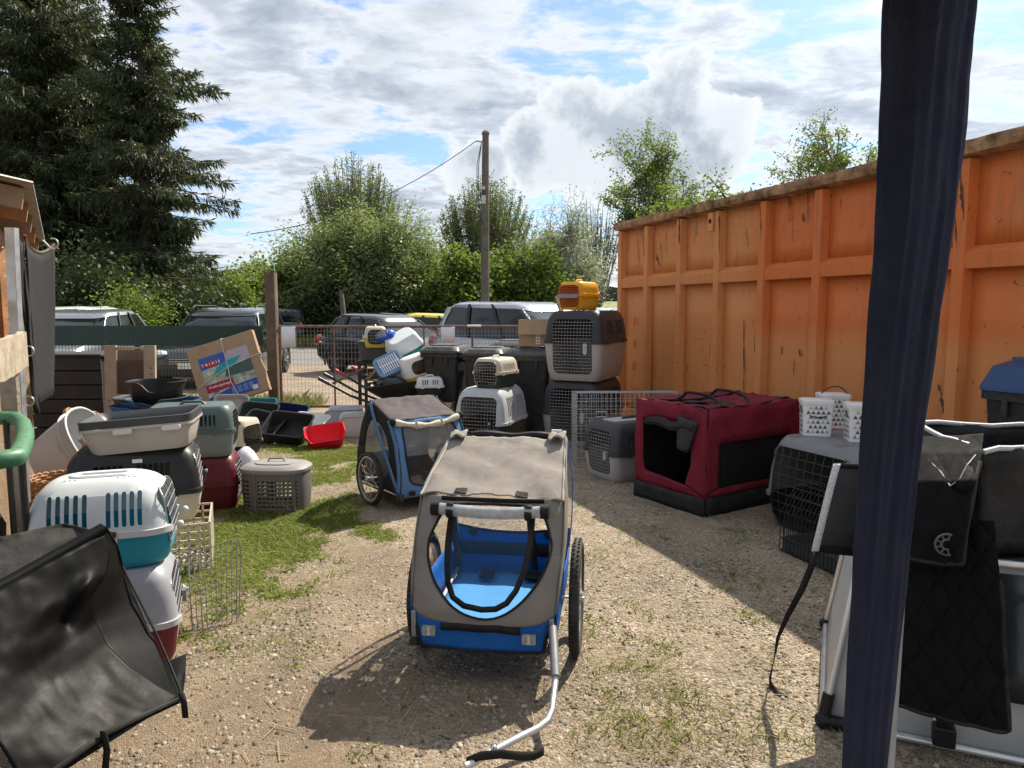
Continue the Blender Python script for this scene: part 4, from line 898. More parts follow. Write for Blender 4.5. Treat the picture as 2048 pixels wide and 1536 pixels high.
def carrier(name, label, loc, d, L, W, H, ctop, cbase, split=.5, wires=None, slots=(), door=(.68, .16, .86), nd_=(10, 12), latchc=GREY, flange=None, handle=True, r=.07, clips=2, tap=.10, rot=None, group='pet carriers and kennels', cat='pet carrier', knobs=True, tslots=(), dside=1, th=.006):
    """door at local +x, which faces direction d"""
    t = thing(name, label, cat, loc, math.atan2(d[1], d[0]), group, rot)
    zs = H * split; mt, mb_ = plastic(ctop), plastic(cbase)
    def out(z, ins=0.0):
        if z >= zs:
            u = (z - zs) / (H - zs); i = tap * W * (.35 * u + .65 * u ** 6)
        else:
            u = 1 - z / zs; i = .055 * W * u + .04 * W * u ** 8
        return ring(rrect(L - 2 * i - 2 * ins, W - 2 * i - 2 * ins, r, 5), z)
    us = (0, .45, .75, .9, .96, 1.)
    o_ = [out(zs + (H - zs) * u) for u in us]; i_ = [[(x, y, z - (th if k == len(us) - 1 else 0)) for x, y, z in out(zs + (H - zs) * u, th)] for k, u in enumerate(us)]
    top = MB(); top.loft(list(reversed(i_)) + o_)
    ub = (1., .5, .2, .06, 0.); ob = [out(zs * u) for u in ub]; ib = [[(x, y, z + (th if k == len(ub) - 1 else 0)) for x, y, z in out(zs * u, th)] for k, u in enumerate(ub)]
    bas = MB(); bas.loft(list(reversed(ib)) + ob)
    dw, d0, d1 = door[0] * W, door[1] * H, door[2] * H
    cut = MB(); cut.loft([[(x, y, (d0 + d1) / 2 + z) for y, z in rrect(dw, d1 - d0, .06, 4)] for x in (L / 2 - .25 * W, L / 2 + .1)])
    cutb = MB(); cutb.loft([[(x, y, (d0 + d1) / 2 + z) for y, z in rrect(dw, d1 - d0, .06, 4)] for x in (L / 2 - .25 * W, L / 2 + .1)])
    for (x0, x1, z0, z1, n, w) in slots:
        for k in range(n):
            x = lerp(x0, x1, (k + .5) / n) * L / 2; cut.loft([[(x + a, y, (z0 + z1) / 2 * H + b_) for a, b_ in rrect(w, (z1 - z0) * H, w * .45, 2)] for y in ((.1 * W, W) if d[0] < 0 else (-W, -.1 * W))])
    for (x0, x1, y0, y1, n, w) in tslots:
        for k in range(n):
            x = lerp(x0, x1, (k + .5) / n) * L / 2; cut.loft([ring(rrect(w, (y1 - y0) * W / 2, w * .45, 2, x, (y0 + y1) / 2 * W / 2), z) for z in (H - .04, H + .03)])
    finish('top_shell', boolcut(top, cut), mt, t, 35); finish('base_shell', boolcut(bas, cutb), mb_, t, 35)
    fm = plastic(flange) if flange else mt
    fl = MB(); a = rrect(L + .022, W + .022, r + .01, 5); b_ = rrect(L - .004, W - .004, r, 5)
    fl.loft([ring(b_, zs - .013), ring(a, zs - .013), ring(a, zs + .013), ring(b_, zs + .013), ring(b_, zs - .013)], False, False)
    cutf = MB(); cutf.box((L / 2 + .02, 0, zs), (.12, dw, .1)); finish('flange', boolcut(fl, cutf), fm, t, 35)
    grid_door(t, L / 2 - .004, dw * 1.02, d0 - .004, d1 + .004, nd_[0], nd_[1], wires or wire_l, latch=latchc, side=dside, xz=lambda z: out(max(.001, min(H - .001, z)))[0][0] - .006 + (0 if z >= zs else 0))
    for s in (-1, 1):
        for k in range(clips):
            x = lerp(-.3, .3, k / max(1, clips - 1)) * L if clips > 1 else 0; g = MB(); g.box((x, s * (W / 2 + .012), zs), (.034, .012, .045)); g.build('clip', fm if knobs else mb_, t, smooth=0, bevel=.004)
    if handle:
        g = MB(); g.tube([(-.11 * L - .02, 0, H - .004), (-.10 * L, 0, H + .02), (.10 * L, 0, H + .02), (.11 * L + .02, 0, H - .004)], .011, 8); g.build('handle', mt, t)
    return t
CARRIERS = 1
# --- right hand group
dk = (-.42, -.9)
carrier('dog_kennel', 'big grey topped kennel at bottom of stack by container', (.83, 8.18, 0), dk, .98, .68, .74, DGREY, (.36, .33, .31), .5, slots=((-.6, -.12, .64, .86, 4, .034), (.10, .58, .64, .86, 4, .034)), nd_=(13, 17), latchc=LGREY, tap=.13, door=(.66, .1, .88))
carrier('dog_kennel', 'big taupe based kennel on top of stack under yellow carrier', (.85, 8.14, .74), dk, .98, .68, .76, DGREY, (.40, .355, .33), .55, slots=((-.6, -.12, .66, .86, 4, .034), (.10, .58, .66, .86, 4, .034)), nd_=(13, 17), latchc=LGREY, tap=.13, door=(.66, .1, .88))
yc = P(1158, 621, 8.0)
carrier('cat_carrier', 'bright yellow cat carrier with orange grey door on highest kennel', (yc.x, 8.0, 1.505), (-.62, -.78), .44, .31, .31, (.72, .36, .02), (.72, .36, .02), .52, wires=mat('orange_door', (.62, .12, .03), .5), slots=((-.6, .6, .62, .80, 9, .010),), nd_=(16, 12), latchc=None, tap=.12, handle=True, door=(.82, .1, .88), knobs=False)
yt = [o for o in bpy.data.objects if o.get('label', '').startswith('bright yellow cat')][0]
g = MB(); g.loft([[(.222 + k, y, .155 + z) for y, z in rrect(.27, .045, .01, 2)] for k in (0, .012)]); g.build('door_bar', plastic(GREY), yt, smooth=30)
carrier('dog_kennel', 'light grey and black kennel with white clips below small green carrier', (-.22, 7.78, 0), (-.35, -.94), .80, .58, .68, (.46, .475, .485), (.03, .03, .032), .47, slots=((-.68, -.12, .56, .86, 5, .027), (.04, .58, .56, .86, 5, .027)), nd_=(12, 15), latchc=DGREY, tap=.17, door=(.70, .08, .88), dside=1)
kq = P(992, 776, 7.72)
carrier('cat_carrier', 'small cream topped dark green carrier on light grey kennel', (kq.x, 7.72, .685), (-.5, -.87), .47, .34, .31, CREAM, (.045, .058, .045), .5, slots=((-.5, .5, .62, .82, 9, .012),), nd_=(8, 8), latchc=None, tap=.12, door=(.78, .12, .9), th=.005)
carrier('dog_kennel', 'small grey kennel on gravel beside the red fabric crate', (1.07, 6.46, 0), (-.86, -.51), .70, .50, .52, (.05, .053, .057), (.40, .38, .365), .48, slots=((-.7, -.08, .6, .82, 6, .018), (.08, .56, .6, .82, 5, .018)), nd_=(9, 13), latchc=LGREY, tap=.12, door=(.62, .12, .86))
sk = [o for o in bpy.data.objects if o.get('label', '').startswith('small grey kennel')][0]
g = MB(); g.loft([ring(rrect(.48, .20, .03, 4), z) for z in (.519, .528)]); g.build('top_panel', plastic(LGREY), sk, smooth=30)
carrier('dog_kennel', 'wide grey and black kennel carrying white patterned buckets', (2.34, 4.80, 0), (-.92, -.40), .88, .78, .64, (.20, .205, .21), (.022, .022, .024), .36, wires=mat('kennel_wire', (.10, .10, .10), .45, .5), slots=(), tslots=((.2, .8, -.7, -.5, 6, .016), (.2, .8, .3, .5, 6, .016)), nd_=(9, 8), latchc=None, tap=.10, door=(.80, .10, .90), handle=False, r=.09)
# --- left hand group
carrier('pet_carrier', 'light grey and maroon carrier under the turquoise one in foreground', (-1.80, 2.99, 0), (.93, .37), .66, .46, .43, (.28, .285, .31), (.13, .012, .02), .46, slots=((-.62, .35, .56, .84, 7, .022),), nd_=(8, 9), tap=.16, clips=2, flange=(.40, .40, .40), group='pet carriers and kennels', door=(.7, .14, .86))
tq = P(204, 1130, 3.08)
carrier('pet_carrier', 'white and turquoise carrier with curved slots stacked in foreground left', (-1.77, 3.04, .435), (.94, .34), .56, .42, .37, (.50, .52, .52), (.01, .25, .36), .42, clips=0, slots=((-.66, -.10, .50, .88, 5, .018), (.10, .62, .50, .88, 5, .018)), nd_=(8, 7), latchc=None, tap=.26, r=.10, flange=(.52, .53, .53), handle=False, tslots=((-.5, -.3, -.4, -.32, 3, .012), (.2, .5, -.4, -.32, 4, .012), (-.5, .5, .30, .38, 8, .012)), door=(.74, .16, .86))
tt = [o for o in bpy.data.objects if o.get('label', '').startswith('white and turquoise')][0]
g = MB(); g.loft([ring(rrect(.26, .10, .045, 5), .372), ring(rrect(.25, .09, .045, 5), .379), ring(rrect(.19, .05, .025, 5), .379), ring(rrect(.19, .05, .025, 5), .366)], False, True); g.build('hand_grip', plastic((.66, .68, .68)), tt)
for y in (-.12, .12): g = MB(); g.sphere((.305, y, .158), .014); g.build('hinge_knob', plastic(WHITE), tt)
bq = P(275, 1045, 4.05)
carrier('pet_carrier', 'black topped cream based carrier beneath the beige tray', (bq.x - .03, 4.14, .30), (.93, .36), .70, .48, .42, (.02, .02, .022), CREAM, .42, slots=((-.55, -.12, .56, .84, 5, .024), (.05, .55, .56, .84, 6, .024)), nd_=(9, 9), latchc=DGREY, tap=.13, flange=(.025, .025, .027), handle=False, wires=wire_l, door=(.76, .10, .9))
lb5 = [o for o in bpy.data.objects if o.get('label', '').startswith('black topped cream')][0]
g = MB(); g.box((.03, -.242, .375), (.05, .004, .02)); g.build('barcode_label', paper, lb5, smooth=0)
cc = thing('plastic_crate', 'cream plastic crate with square lattice under black carrier', 'crate', (bq.x + .03, 4.14, 0), R(21))
for s, ax in ((-1, 0), (1, 0), (-1, 1), (1, 1)):
    g = MB(); LX, LY = .66, .46; n = 12 if ax == 0 else 8; half = (LY if ax == 0 else LX) / 2; ln = LX if ax == 0 else LY
    def qp(u, z): return (u, s * half, z) if ax == 0 else (s * half, u, z)
    for i in range(n + 1): u = -ln / 2 + ln * i / n; g.beam(qp(u, 0), qp(u, .29), .012, .010, (0, 1, 0) if ax == 0 else (1, 0, 0))
    for i in range(7): g.beam(qp(-ln / 2, .006 + .046 * i), qp(ln / 2, .006 + .046 * i), .010, .012)
    g.build('lattice_wall', plastic((.55, .49, .38)), cc, smooth=0, fixn=False)
g = MB(); g.box((0, 0, .006), (.66, .46, .01)); g.build('floor', plastic((.55, .49, .38)), cc, smooth=0)
mq = G(440, 1032)
carrier('pet_carrier', 'maroon carrier standing on grass under the grey green one', (mq.x - .24, 5.40, 0), (.97, .25), .58, .42, .42, (.11, .010, .02), (.10, .010, .018), .5, slots=((-.6, .3, .62, .85, 5, .016),), nd_=(8, 9), latchc=DGREY, tap=.14, handle=False)
carrier('pet_carrier', 'grey green carrier stacked on the maroon carrier', (mq.x - .27, 5.38, .42), (.97, .25), .62, .42, .38, (.085, .12, .115), (.19, .215, .21), .52, slots=((.05, .62, .62, .84, 6, .016),), nd_=(8, 9), latchc=None, tap=.10, wires=wire_d)
cq = G(503, 912)
carrier('pet_carrier', 'cream carrier with black base beside the dark trays', (cq.x - .24, 7.45, 0), (1, -.25), .50, .38, .37, CREAM, (.02, .02, .02), .35, slots=(), nd_=(8, 8), latchc=None, tap=.08, wires=wire_d, door=(.8, .3, .85), handle=False)
# pile carriers (lids and odd ones)
def Pz(px, py, Y): return P(px, py, Y)
q = Pz(859, 790, 8.6)
carrier('cat_carrier', 'small white and black carrier on the cardboard carton', (q.x, 8.62, q.z), (.95, .2), .33, .24, .22, (.62, .63, .62), (.025, .025, .025), .5, slots=((-.62, -.12, .6, .88, 3, .012), (.12, .62, .6, .88, 3, .012)), nd_=(6, 5), latchc=None, tap=.18, handle=True, r=.04)
q = Pz(750, 690, 9.35)
carrier('cat_carrier', 'beige and yellow carrier in the dark grey bed on the pile', (q.x, 9.4, q.z - .03), (.2, -.98), .40, .30, .27, CREAM, (.55, .42, .05), .5, slots=((-.5, .5, .6, .85, 5, .012),), nd_=(6, 5), latchc=None, tap=.16, r=.04)

# ------------------------------------------------------------------ open trays, tubs and beds
def tub(name, label, loc, w, d, h, c, cat, flare=.84, r=.06, rimw=.012, th=.005, zf=None, rz=0, rot=None, group=None, ell=None, rough=.42, rimc=None, nseg=6, parent_m=None, dust=.03):
    t = thing(name, label, cat, loc, rz, group, rot); m_ = parent_m or plastic(c, rough, dust)
    def rg(k, ins=0, out=0):
        W_, D_ = w * k - 2 * ins + 2 * out, d * k - 2 * ins + 2 * out
        return ellipse(W_, D_, 40, e=ell) if ell else rrect(W_, D_, r * (.6 + .4 * k), nseg)
    zz = lambda z: (lambda x, y: z if zf is None else z * zf(x / (w / 2), y / (d / 2)))
    ks = ((0, flare), (.06, flare + .025), (.5, lerp(flare, 1, .55)), (.94, .99), (1, 1))
    o_ = [ring(rg(k), zz(h * u)) for u, k in ks]
    lip = [ring(rg(1, out=rimw), zz(h)), ring(rg(1, out=rimw), zz(h + .006)), ring(rg(1, ins=-.001), zz(h + .009))]
    i_ = [[(x, y, z + (th if j == 0 else 0)) for x, y, z in ring(rg(k, ins=th), zz(h * u))] for j, (u, k) in enumerate(ks)]
    g = MB(); g.loft(o_ + lip + list(reversed(i_))); g.build('shell', m_, t, smooth=38)
    return t
def tilt(ax, ay, az): return (R(ax), R(ay), R(az))
TG = 'litter trays by the gate'
def gnd(px, py, z=0): g_ = G(px, py, z); return (g_.x, g_.y, z)
q = Pz(458, 812, 8.75); tub('litter_tray', 'pale grey tray standing upright against the cardboard box', (q.x + .02, 8.85, .19), .40, .50, .12, (.55, .54, .56), 'tray', rot=tilt(78, 0, 4), group=TG)
bqx = G(520, 845); tub('litter_tray', 'charcoal tray propped behind the other dark trays', (Pz(515, 838, 8.5).x, 8.55, .17), .46, .36, .13, (.05, .052, .055), 'tray', rot=tilt(38, 4, -6), group=TG)
tub('litter_tray', 'charcoal tray in the middle of the dark trays', (Pz(528, 855, 8.15).x, 8.15, .11), .46, .36, .14, (.035, .036, .04), 'tray', rot=tilt(30, 10, -14), group=TG)
tub('litter_tray', 'black square tray frontmost of the dark trays', (Pz(573, 862, 7.9).x, 8.02, .10), .50, .38, .16, (.022, .022, .023), 'tray', rot=tilt(32, 5, -8), group=TG, rimw=.014)
tub('litter_tray', 'navy blue tray behind the white open tray', (Pz(580, 815, 8.9).x, 8.9, .12), .42, .34, .13, (.012, .02, .09), 'tray', rot=tilt(30, 6, -8), group=TG)
tub('litter_tray', 'teal tray behind the charcoal trays', (Pz(522, 800, 9.1).x, 9.1, .20), .38, .30, .10, (.02, .16, .18), 'tray', rot=tilt(34, 0, -4), group=TG)
tub('litter_tray', 'white open tray left of the red tray', (Pz(612, 852, 8.35).x, 8.45, .06), .46, .38, .13, (.62, .66, .66), 'tray', rot=tilt(24, 4, -20), group=TG)
lowf = lambda x, y: 1.0 if y > -.2 else 1.0 - .42 * min(1, (-.2 - y) / .5) * (1 if abs(x) < .75 else max(0, (1 - abs(x)) / .25))
tub('litter_tray', 'bright red corner litter tray with low front lip', (Pz(650, 885, 7.75).x, 7.8, .03), .42, .36, .17, (.62, .012, .03), 'tray', rot=tilt(10, -6, 18), zf=lowf, flare=.8, group=TG, rimw=.010)
tub('litter_tray', 'white high backed tray with low front, nearer of two by the gate', (Pz(715, 855, 8.5).x, 8.6, 0), .44, .40, .25, (.60, .59, .55), 'tray', rz=R(14), zf=lambda x, y: 1 - .45 * max(0, min(1, (-x + .1))) * (1 - .8 * abs(y) ** 3), flare=.85, group=TG)
tub('litter_tray', 'white high backed tray with low front, farther of two by the gate', (Pz(692, 842, 9.2).x, 9.15, 0), .46, .40, .25, (.58, .60, .62), 'tray', rz=R(8), zf=lambda x, y: 1 - .45 * max(0, min(1, (-x + .1))) * (1 - .8 * abs(y) ** 3), flare=.85, group=TG)
tub('plastic_tub', 'small dark grey tub beside the cream carrier', gnd(528, 885), .22, .18, .16, (.05, .055, .06), 'tub', group=None)
bedf = lambda x, y: 1.0 - .45 * max(0, 1 - ((x - .35) / .42) ** 2) * (1 if y < -.25 else 0)
bedz = [.36, .39, .42]; qb = Pz(305, 806, 7.3)
bx_ = thing('storage_box', 'dark storage box under the dog beds', 'box', (qb.x, 7.35, 0))
g = MB(); g.loft([ring(rrect(.62, .44, .04, 4), 0), ring(rrect(.68, .48, .04, 4), .32)]); g.build('box_body', plastic(DGREY), bx_, smooth=35)
g = MB(); g.loft([ring(rrect(.72, .52, .05, 4), .322), ring(rrect(.72, .52, .05, 4), .355)]); g.build('lid', plastic(DGREY), bx_, smooth=35)
tub('dog_bed', 'bright blue plastic dog bed at bottom of the bed stack', (qb.x - .02, 7.32, .36), .78, .55, .17, (.02, .13, .42), 'dog bed', flare=.8, ell=2.6, zf=bedf, group='stacked plastic dog beds', rz=R(-4))
tub('dog_bed', 'dark blue plastic dog bed, tallest of the blue ones', (qb.x + .06, 7.34, .40), .76, .54, .18, (.02, .09, .24), 'dog bed', flare=.8, ell=2.6, zf=bedf, group='stacked plastic dog beds', rz=R(8))
tub('dog_bed', 'grey plastic dog bed between blue and black beds', (qb.x - .04, 7.33, .46), .70, .52, .15, (.06, .065, .075), 'dog bed', flare=.8, ell=2.6, zf=bedf, group='stacked plastic dog beds', rz=R(-10))
tub('dog_bed', 'black oval plastic dog bed on top of the bed stack', (qb.x + .02, 7.36, .555), .56, .46, .22, (.016, .016, .017), 'dog bed', flare=.78, ell=2.3, zf=bedf, group='stacked plastic dog beds', rz=R(-6))
# beige tray with dark lid-frame
bt = thing('beige_tray', 'beige litter tray with dark grey frame on black carrier', 'tray', (bq.x + .04, 4.12, .722), R(-3), rot=tilt(0, -3.5, 14)); bt.scale = (.92, .92, .82)
m_ = plastic((.42, .385, .35)); g = MB(); zz_ = [(0, .86), (.01, .885), (.10, .95), (.165, 1.)]
g.loft([ring(rrect(.62 * k, .44 * k, .07, 6), z) for z, k in zz_] + [ring(rrect(.645, .465, .075, 6), .165), ring(rrect(.645, .465, .075, 6), .182)] + [ring(rrect(.60 * k, .42 * k, .06, 6), z + .006) for z, k in reversed(zz_)]); g.build('tray', m_, bt, smooth=35)
g = MB(); g.loft([ring(rrect(.635, .455, .07, 6), .183), ring(rrect(.64, .46, .07, 6), .235), ring(rrect(.615, .435, .06, 6), .238), ring(rrect(.54, .36, .05, 6), .20), ring(rrect(.53, .35, .05, 6), .185)], False, False); g.build('frame', plastic((.045, .052, .055)), bt, smooth=35)
for x in (-.06, .21):
    g = MB(); g.loft([[(x + a, -.238 - k, .158 + b_) for a, b_ in rrect(.105, .035, .012, 3)] for k in (0, .016)]); g.build('clip', plastic((.60, .57, .52)), bt, smooth=35)
g = MB(); g.box((-.322, -.1, .17), (.02, .10, .04)); g.build('clip', plastic((.60, .57, .52)), bt, smooth=0, bevel=.006)

# oval laundry style carrier
ov = thing('oval_carrier', 'taupe oval basket carrier with round holes on the grass', 'pet carrier', (G(557, 1015).x, 5.36, 0), R(-4), 'pet carriers and kennels')
tau = plastic((.14, .13, .122), .5); OW, OD, OH = .50, .36, .30
sh_ = MB(); th = .006
ks = ((0, .92), (.03, .95), (.16, 1.), (OH - .03, .99), (OH, .985)); rg = lambda k, i=0: ellipse(OW * k - 2 * i, OD * k - 2 * i, 48, e=3.0)
sh_.loft([ring(rg(k), z) for z, k in ks] + [ring(rg(k, th), max(z, .006)) for z, k in reversed(ks)])
cu = MB()
for row in range(7):
    for kx in range(15):
        x = -.225 + kx * .0322 + (.0 if row % 2 else 0)
        if abs(kx - 3.5) < .6 or abs(kx - 12.5) < .3: continue
        z = .055 + row * .031
        if abs(x) < .215: cu.loft([[(x + a, y, z + b_) for a, b_ in ellipse(.027, .020, 8)] for y in (-.4, .4)])
finish('basket', boolcut(sh_, cu), tau, ov, 35)
g = MB(); g.loft([ring(rg(1.02), OH), ring(rg(1.04), OH + .012), ring(rg(1.03), OH + .03), ring(rg(.90), OH + .05), ring(rg(.70), OH + .056)]); g.build('lid', plastic((.25, .235, .23), .45), ov, smooth=40)
g = MB(); g.loft([ring(rg(.62), OH + .054), ring(rg(.60), OH + .064), ring(rg(.3), OH + .066)]); g.build('lid_panel', plastic((.27, .255, .25), .45), ov, smooth=40)
g = MB(); g.tube([(-.07, 0, OH + .06), (-.05, 0, OH + .085), (.05, 0, OH + .088), (.07, 0, OH + .06)], .006, 6); g.build('handle', plastic((.2, .17, .14)), ov)
for x in (-.10, .19): g = MB(); yb = OD / 2 * (1 - abs(x / (OW / 2)) ** 3) ** (1 / 3); g.box((x, -yb - .001, OH / 2), (.02, .012, OH)); g.build('stile', tau, ov, smooth=0, bevel=.004)
# wire panel on the grass
wp = thing('folding_grille', 'loose galvanised wire grille propped on grass beside maroon carrier', 'grille', (G(430, 1255).x, 3.36, 0))
A0, A1 = G(385, 1262), G(474, 1246); g = MB(); u0 = Vector(wp.location)
for i in range(10): 
    a = A0.lerp(A1, i / 9) - u0; b_ = P(lerp(376, 474, i / 9), lerp(1112, 1076, i / 9), 3.42) - u0; g.beam(a, b_, .0032, .0032, (0, 1, 0))
for j in range(7):
    t = j / 6; g.beam(A0.lerp(P(376, 1112, 3.42), t) - u0, A1.lerp(P(474, 1076, 3.42), t) - u0, .003, .003)
g.build('wire_grid', wireg, wp, smooth=0, fixn=False)
pth = [A0 - u0, A1 - u0, P(474, 1076, 3.42) - u0, P(376, 1112, 3.42) - u0]; g = MB(); g.tube(pth, .004, 6, closed=True); g.build('border_wire', wireg, wp)
g = MB(); g.tube([P(474, 1076, 3.42) - u0, P(482, 1100, 3.5) - u0, G(478, 1235) - u0], .003, 5); g.build('prop_wire', wireg, wp)
# wicker
wick = bpy.data.materials.new('wicker'); wick.use_nodes = True; nt = wick.node_tree; b = nt.nodes['Principled BSDF']; tcn = nd(nt, 'ShaderNodeTexCoord')
wn = tex_noise(nt, tcn.outputs['Object'], 60, 4, .6); lk(nt, ramp(nt, wn, [(.3, (.20, .085, .03)), (.6, (.40, .20, .075)), (.8, (.52, .30, .13))]), b.inputs['Base Color']); b.inputs['Roughness'].default_value = .55
def wicker(label, loc, r0, r1, h, rot=None, rows=12, rz=0, bottom=True):
    t = thing('wicker_basket', label, 'basket', loc, rz, 'wicker baskets by the shed', rot); g = MB(); n = 56
    for k in range(rows):
        z = h * (k + .5) / rows; r = lerp(r0, r1, (k / rows) ** .7)
        g.tube([((r + .006 * math.cos(i * math.pi / 2 + k * math.pi / 1)) * math.cos(2 * math.pi * i / n) * 1.15, (r + .006 * math.cos(i * math.pi / 2 + k * math.pi)) * math.sin(2 * math.pi * i / n), z) for i in range(n)], h / rows * .52, 5, closed=True)
    g.build('weave', wick, t, smooth=80)
    g = MB()
    for q in (0, 1): g.tube([((r1 + .004) * math.cos(a) * 1.15 + 0, (r1 + .004) * math.sin(a), h + .012 * math.sin(a * 14 + q * 3.14)) for a in [2 * math.pi * i / 112 for i in range(112)]], .010, 5, closed=True)
    g.build('braided_rim', wick, t, smooth=80)
    g = MB(); g.cyl((0, 0, 0), (0, 0, .02), r0 * 1.0, 24); g.build('floor', wick, t); return t
wq = P(112, 1000, 4.75); wicker('large wicker basket holding the smaller one beside shed', (wq.x, 4.8, 0), .16, .20, .26)
wicker('wicker basket nested on top of the other beside shed', (wq.x + .02, 4.8, .17), .13, .18, .20)
wq = P(160, 850, 5.6); wicker('shallow wicker basket leaning on edge behind the pale tubs', (wq.x - .12, 5.75, .42), .20, .24, .10, rot=tilt(0, 58, 20), rows=6)
wicker('flat wicker lid leaning behind the pale tubs', (wq.x + .02, 5.95, .40), .20, .23, .07, rot=tilt(0, 52, 25), rows=5)
tq_ = P(110, 870, 5.25); tub('plastic_tub', 'big pale grey oval tub tipped on its side by shed', (tq_.x - .10, 5.35, .30), .62, .52, .32, (.52, .50, .49), 'tub', flare=.78, ell=2.4, rot=tilt(8, 62, 12), rimw=.016)
tub('plastic_tub', 'second grey rimmed tub nested in the tipped pale tub', (tq_.x + .0, 5.34, .36), .62, .52, .28, (.42, .43, .44), 'tub', flare=.78, ell=2.4, rot=tilt(8, 62, 12), rimw=.016)
lq = G(480, 992); tub('plastic_tub', 'lilac tub holding a white bag beside maroon carrier', (lq.x - .03, 5.95, 0), .24, .2, .13, (.30, .32, .58), 'tub')
wb = thing('white_bag', 'crumpled white plastic bag in the lilac tub', 'bag', (lq.x - .03, 5.95, .10)); g = MB(); rings_ = []
for k in range(7):
    z = .26 * k / 6; rr = (.09, .115, .11, .10, .09, .07, .02)[k]; rings_.append([((rr + .022 * vnoise(i * .9, k * .8, 3)) * math.cos(2 * math.pi * i / 22), (rr + .022 * vnoise(i * .9, k * .8, 5)) * math.sin(2 * math.pi * i / 22), z + .014 * vnoise(i, k, 1)) for i in range(22)])
g.loft(rings_); g.build('bag_body', mat('bag_white', (.75, .76, .82), .4, var=.04), wb, smooth=50)
# black bag by the shed
bb = thing('black_bag', 'black soft bag behind the turquoise carrier', 'bag', (G(70, 1075).x + .25, 3.55, 0)); g = MB(); rings_ = []
for k in range(9):
    z = .62 * k / 8; s_ = (.9, 1, 1.02, 1, .97, .95, .9, .75, .3)[k]; rings_.append([(.30 * s_ * x + .02 * vnoise(i * .4, k * .5, 2), .2 * s_ * y + .02 * vnoise(i * .4, k * .5, 7), z + .012 * vnoise(i * .5, k, 4)) for i, (x, y) in enumerate(ellipse(2, 2, 28, e=3))])
g.loft(rings_); g.build('bag_body', fabric('black_nylon', (.012, .012, .013), .6), bb, smooth=60)
# planked box and beige mesh cabinet
pb = thing('slatted_box', 'dark grey slatted garden box against the fence', 'box', (P(130, 760, 8.4).x, 8.4, 0)); pm = mat('dark_slat', (.035, .036, .037), .7, var=.2, scale=4, bump=.3, bscale=30)
x0, x1 = P(60, 760, 8.1).x - pb.location.x, P(203, 760, 8.1).x - pb.location.x; zt5 = P(150, 713, 8.1).z
for k in range(6): g = MB(); z0 = zt5 * k / 6; g.box(((x0 + x1) / 2, -.28 - .006 * (k % 2), z0 + zt5 / 12), (x1 - x0, .025, zt5 / 6 - .014)); g.build('slat', pm, pb, smooth=0, bevel=.004)
g = MB(); g.box(((x0 + x1) / 2, 0, zt5 / 2 - .01), (x1 - x0 - .03, .52, zt5 - .03)); g.build('core', mat('dark_core', (.01, .01, .01), .9), pb, smooth=0)
g = MB(); g.box(((x0 + x1) / 2, -.02, zt5 + .012), (x1 - x0 + .04, .60, .03)); g.build('lid', pm, pb, smooth=0, bevel=.006)
mc = thing('mesh_cabinet', 'beige wooden frame cabinet with brown wire mesh front', 'cabinet', (P(256, 760, 7.9).x, 7.9, 0), rot=tilt(-4, 0, -3)); bw = mat('beige_wood', (.42, .34, .25), .8, var=.15, scale=8)
W7 = .58; H7 = P(256, 692, 7.8).z
for x in (-W7 / 2 + .065, W7 / 2 - .065): g = MB(); g.box((x, 0, H7 / 2), (.13, .035, H7)); g.build('stile', bw, mc, smooth=0, bevel=.003)
for z in (.04, .42, .56, H7 - .03): g = MB(); g.box((0, .002, z), (W7 - .262, .03, .06 if z in (.04,) else .022)); g.build('rail', bw, mc, smooth=0, bevel=.003)
g = MB(); brw = mat('brown_mesh', (.14, .10, .075), .8)
for i in range(23): g.beam((-W7 / 2 + .14 + i * .0137, .006, .05), (-W7 / 2 + .14 + i * .0137, .006, H7 - .05), .003, .003, (0, 1, 0))
for i in range(60): g.beam((-W7 / 2 + .13, .009, .06 + i * (H7 - .12) / 60), (W7 / 2 - .13, .009, .06 + i * (H7 - .12) / 60), .003, .003)
g.build('wire_mesh', brw, mc, smooth=0, fixn=False)
g = MB(); g.box((0, .10, H7 / 2), (W7 - .1, .02, H7 - .1)); g.build('back_board', mat('brown_back', (.17, .13, .10), .9), mc, smooth=0)
for x, z in ((.27, H7 - .25), (.27, H7 - .32), (-.22, .5)): g = MB(); g.cyl((x - .02, -.02, z), (x - .02, -.03, z), .008, 8); g.build('screw', rustm, mc)

# ------------------------------------------------------------------ cardboard box with printed run
cardm = mat('cardboard', (.36, .245, .15), .9, var=.1, scale=5, bump=.15, bscale=50)
cb = thing('cardboard_box', 'flat printed cardboard box tied with string leaning on the fence', 'box', tuple(P(458, 740, 10.15)), rot=tilt(-9, -17, 4))
cb.rotation_euler = (R(-9), R(-17.5), R(3)); cb.scale = (1, 1, .88)
g = MB(); g.box((0, 0, 0), (.98, .10, 1.02)); g.build('carton', cardm, cb, smooth=0, bevel=.008)
def flat(name, pts, c, y, parent, rough=.5):
    g = MB(); g.add([(x, y, z) for x, z in pts], [tuple(range(len(pts)))]); return g.build(name, mat('print_%d_%d_%d' % tuple(int(v * 250) for v in c), c, rough, var=.05), parent, smooth=0, fixn=False)
gm = mat('print_lawn', (.20, .25, .17), .45, var=.5, scale=9, c2=(.42, .47, .38))
g = MB(); g.sheet([[(x, -.0525, z) for x in (-.36, .36)] for z in (-.44, .28)]); lab = g.build('printed_label', gm, cb, smooth=0, fixn=False)
flat('print_sky', [(-.36, .30), (-.36, .10), (.0, .13), (.05, .30)], (.03, .10, .42), -.0545, cb)
flat('print_hedge', [(-.10, .12), (.36, .10), (.36, .30), (.06, .30)], (.42, .36, .44), -.0540, cb)
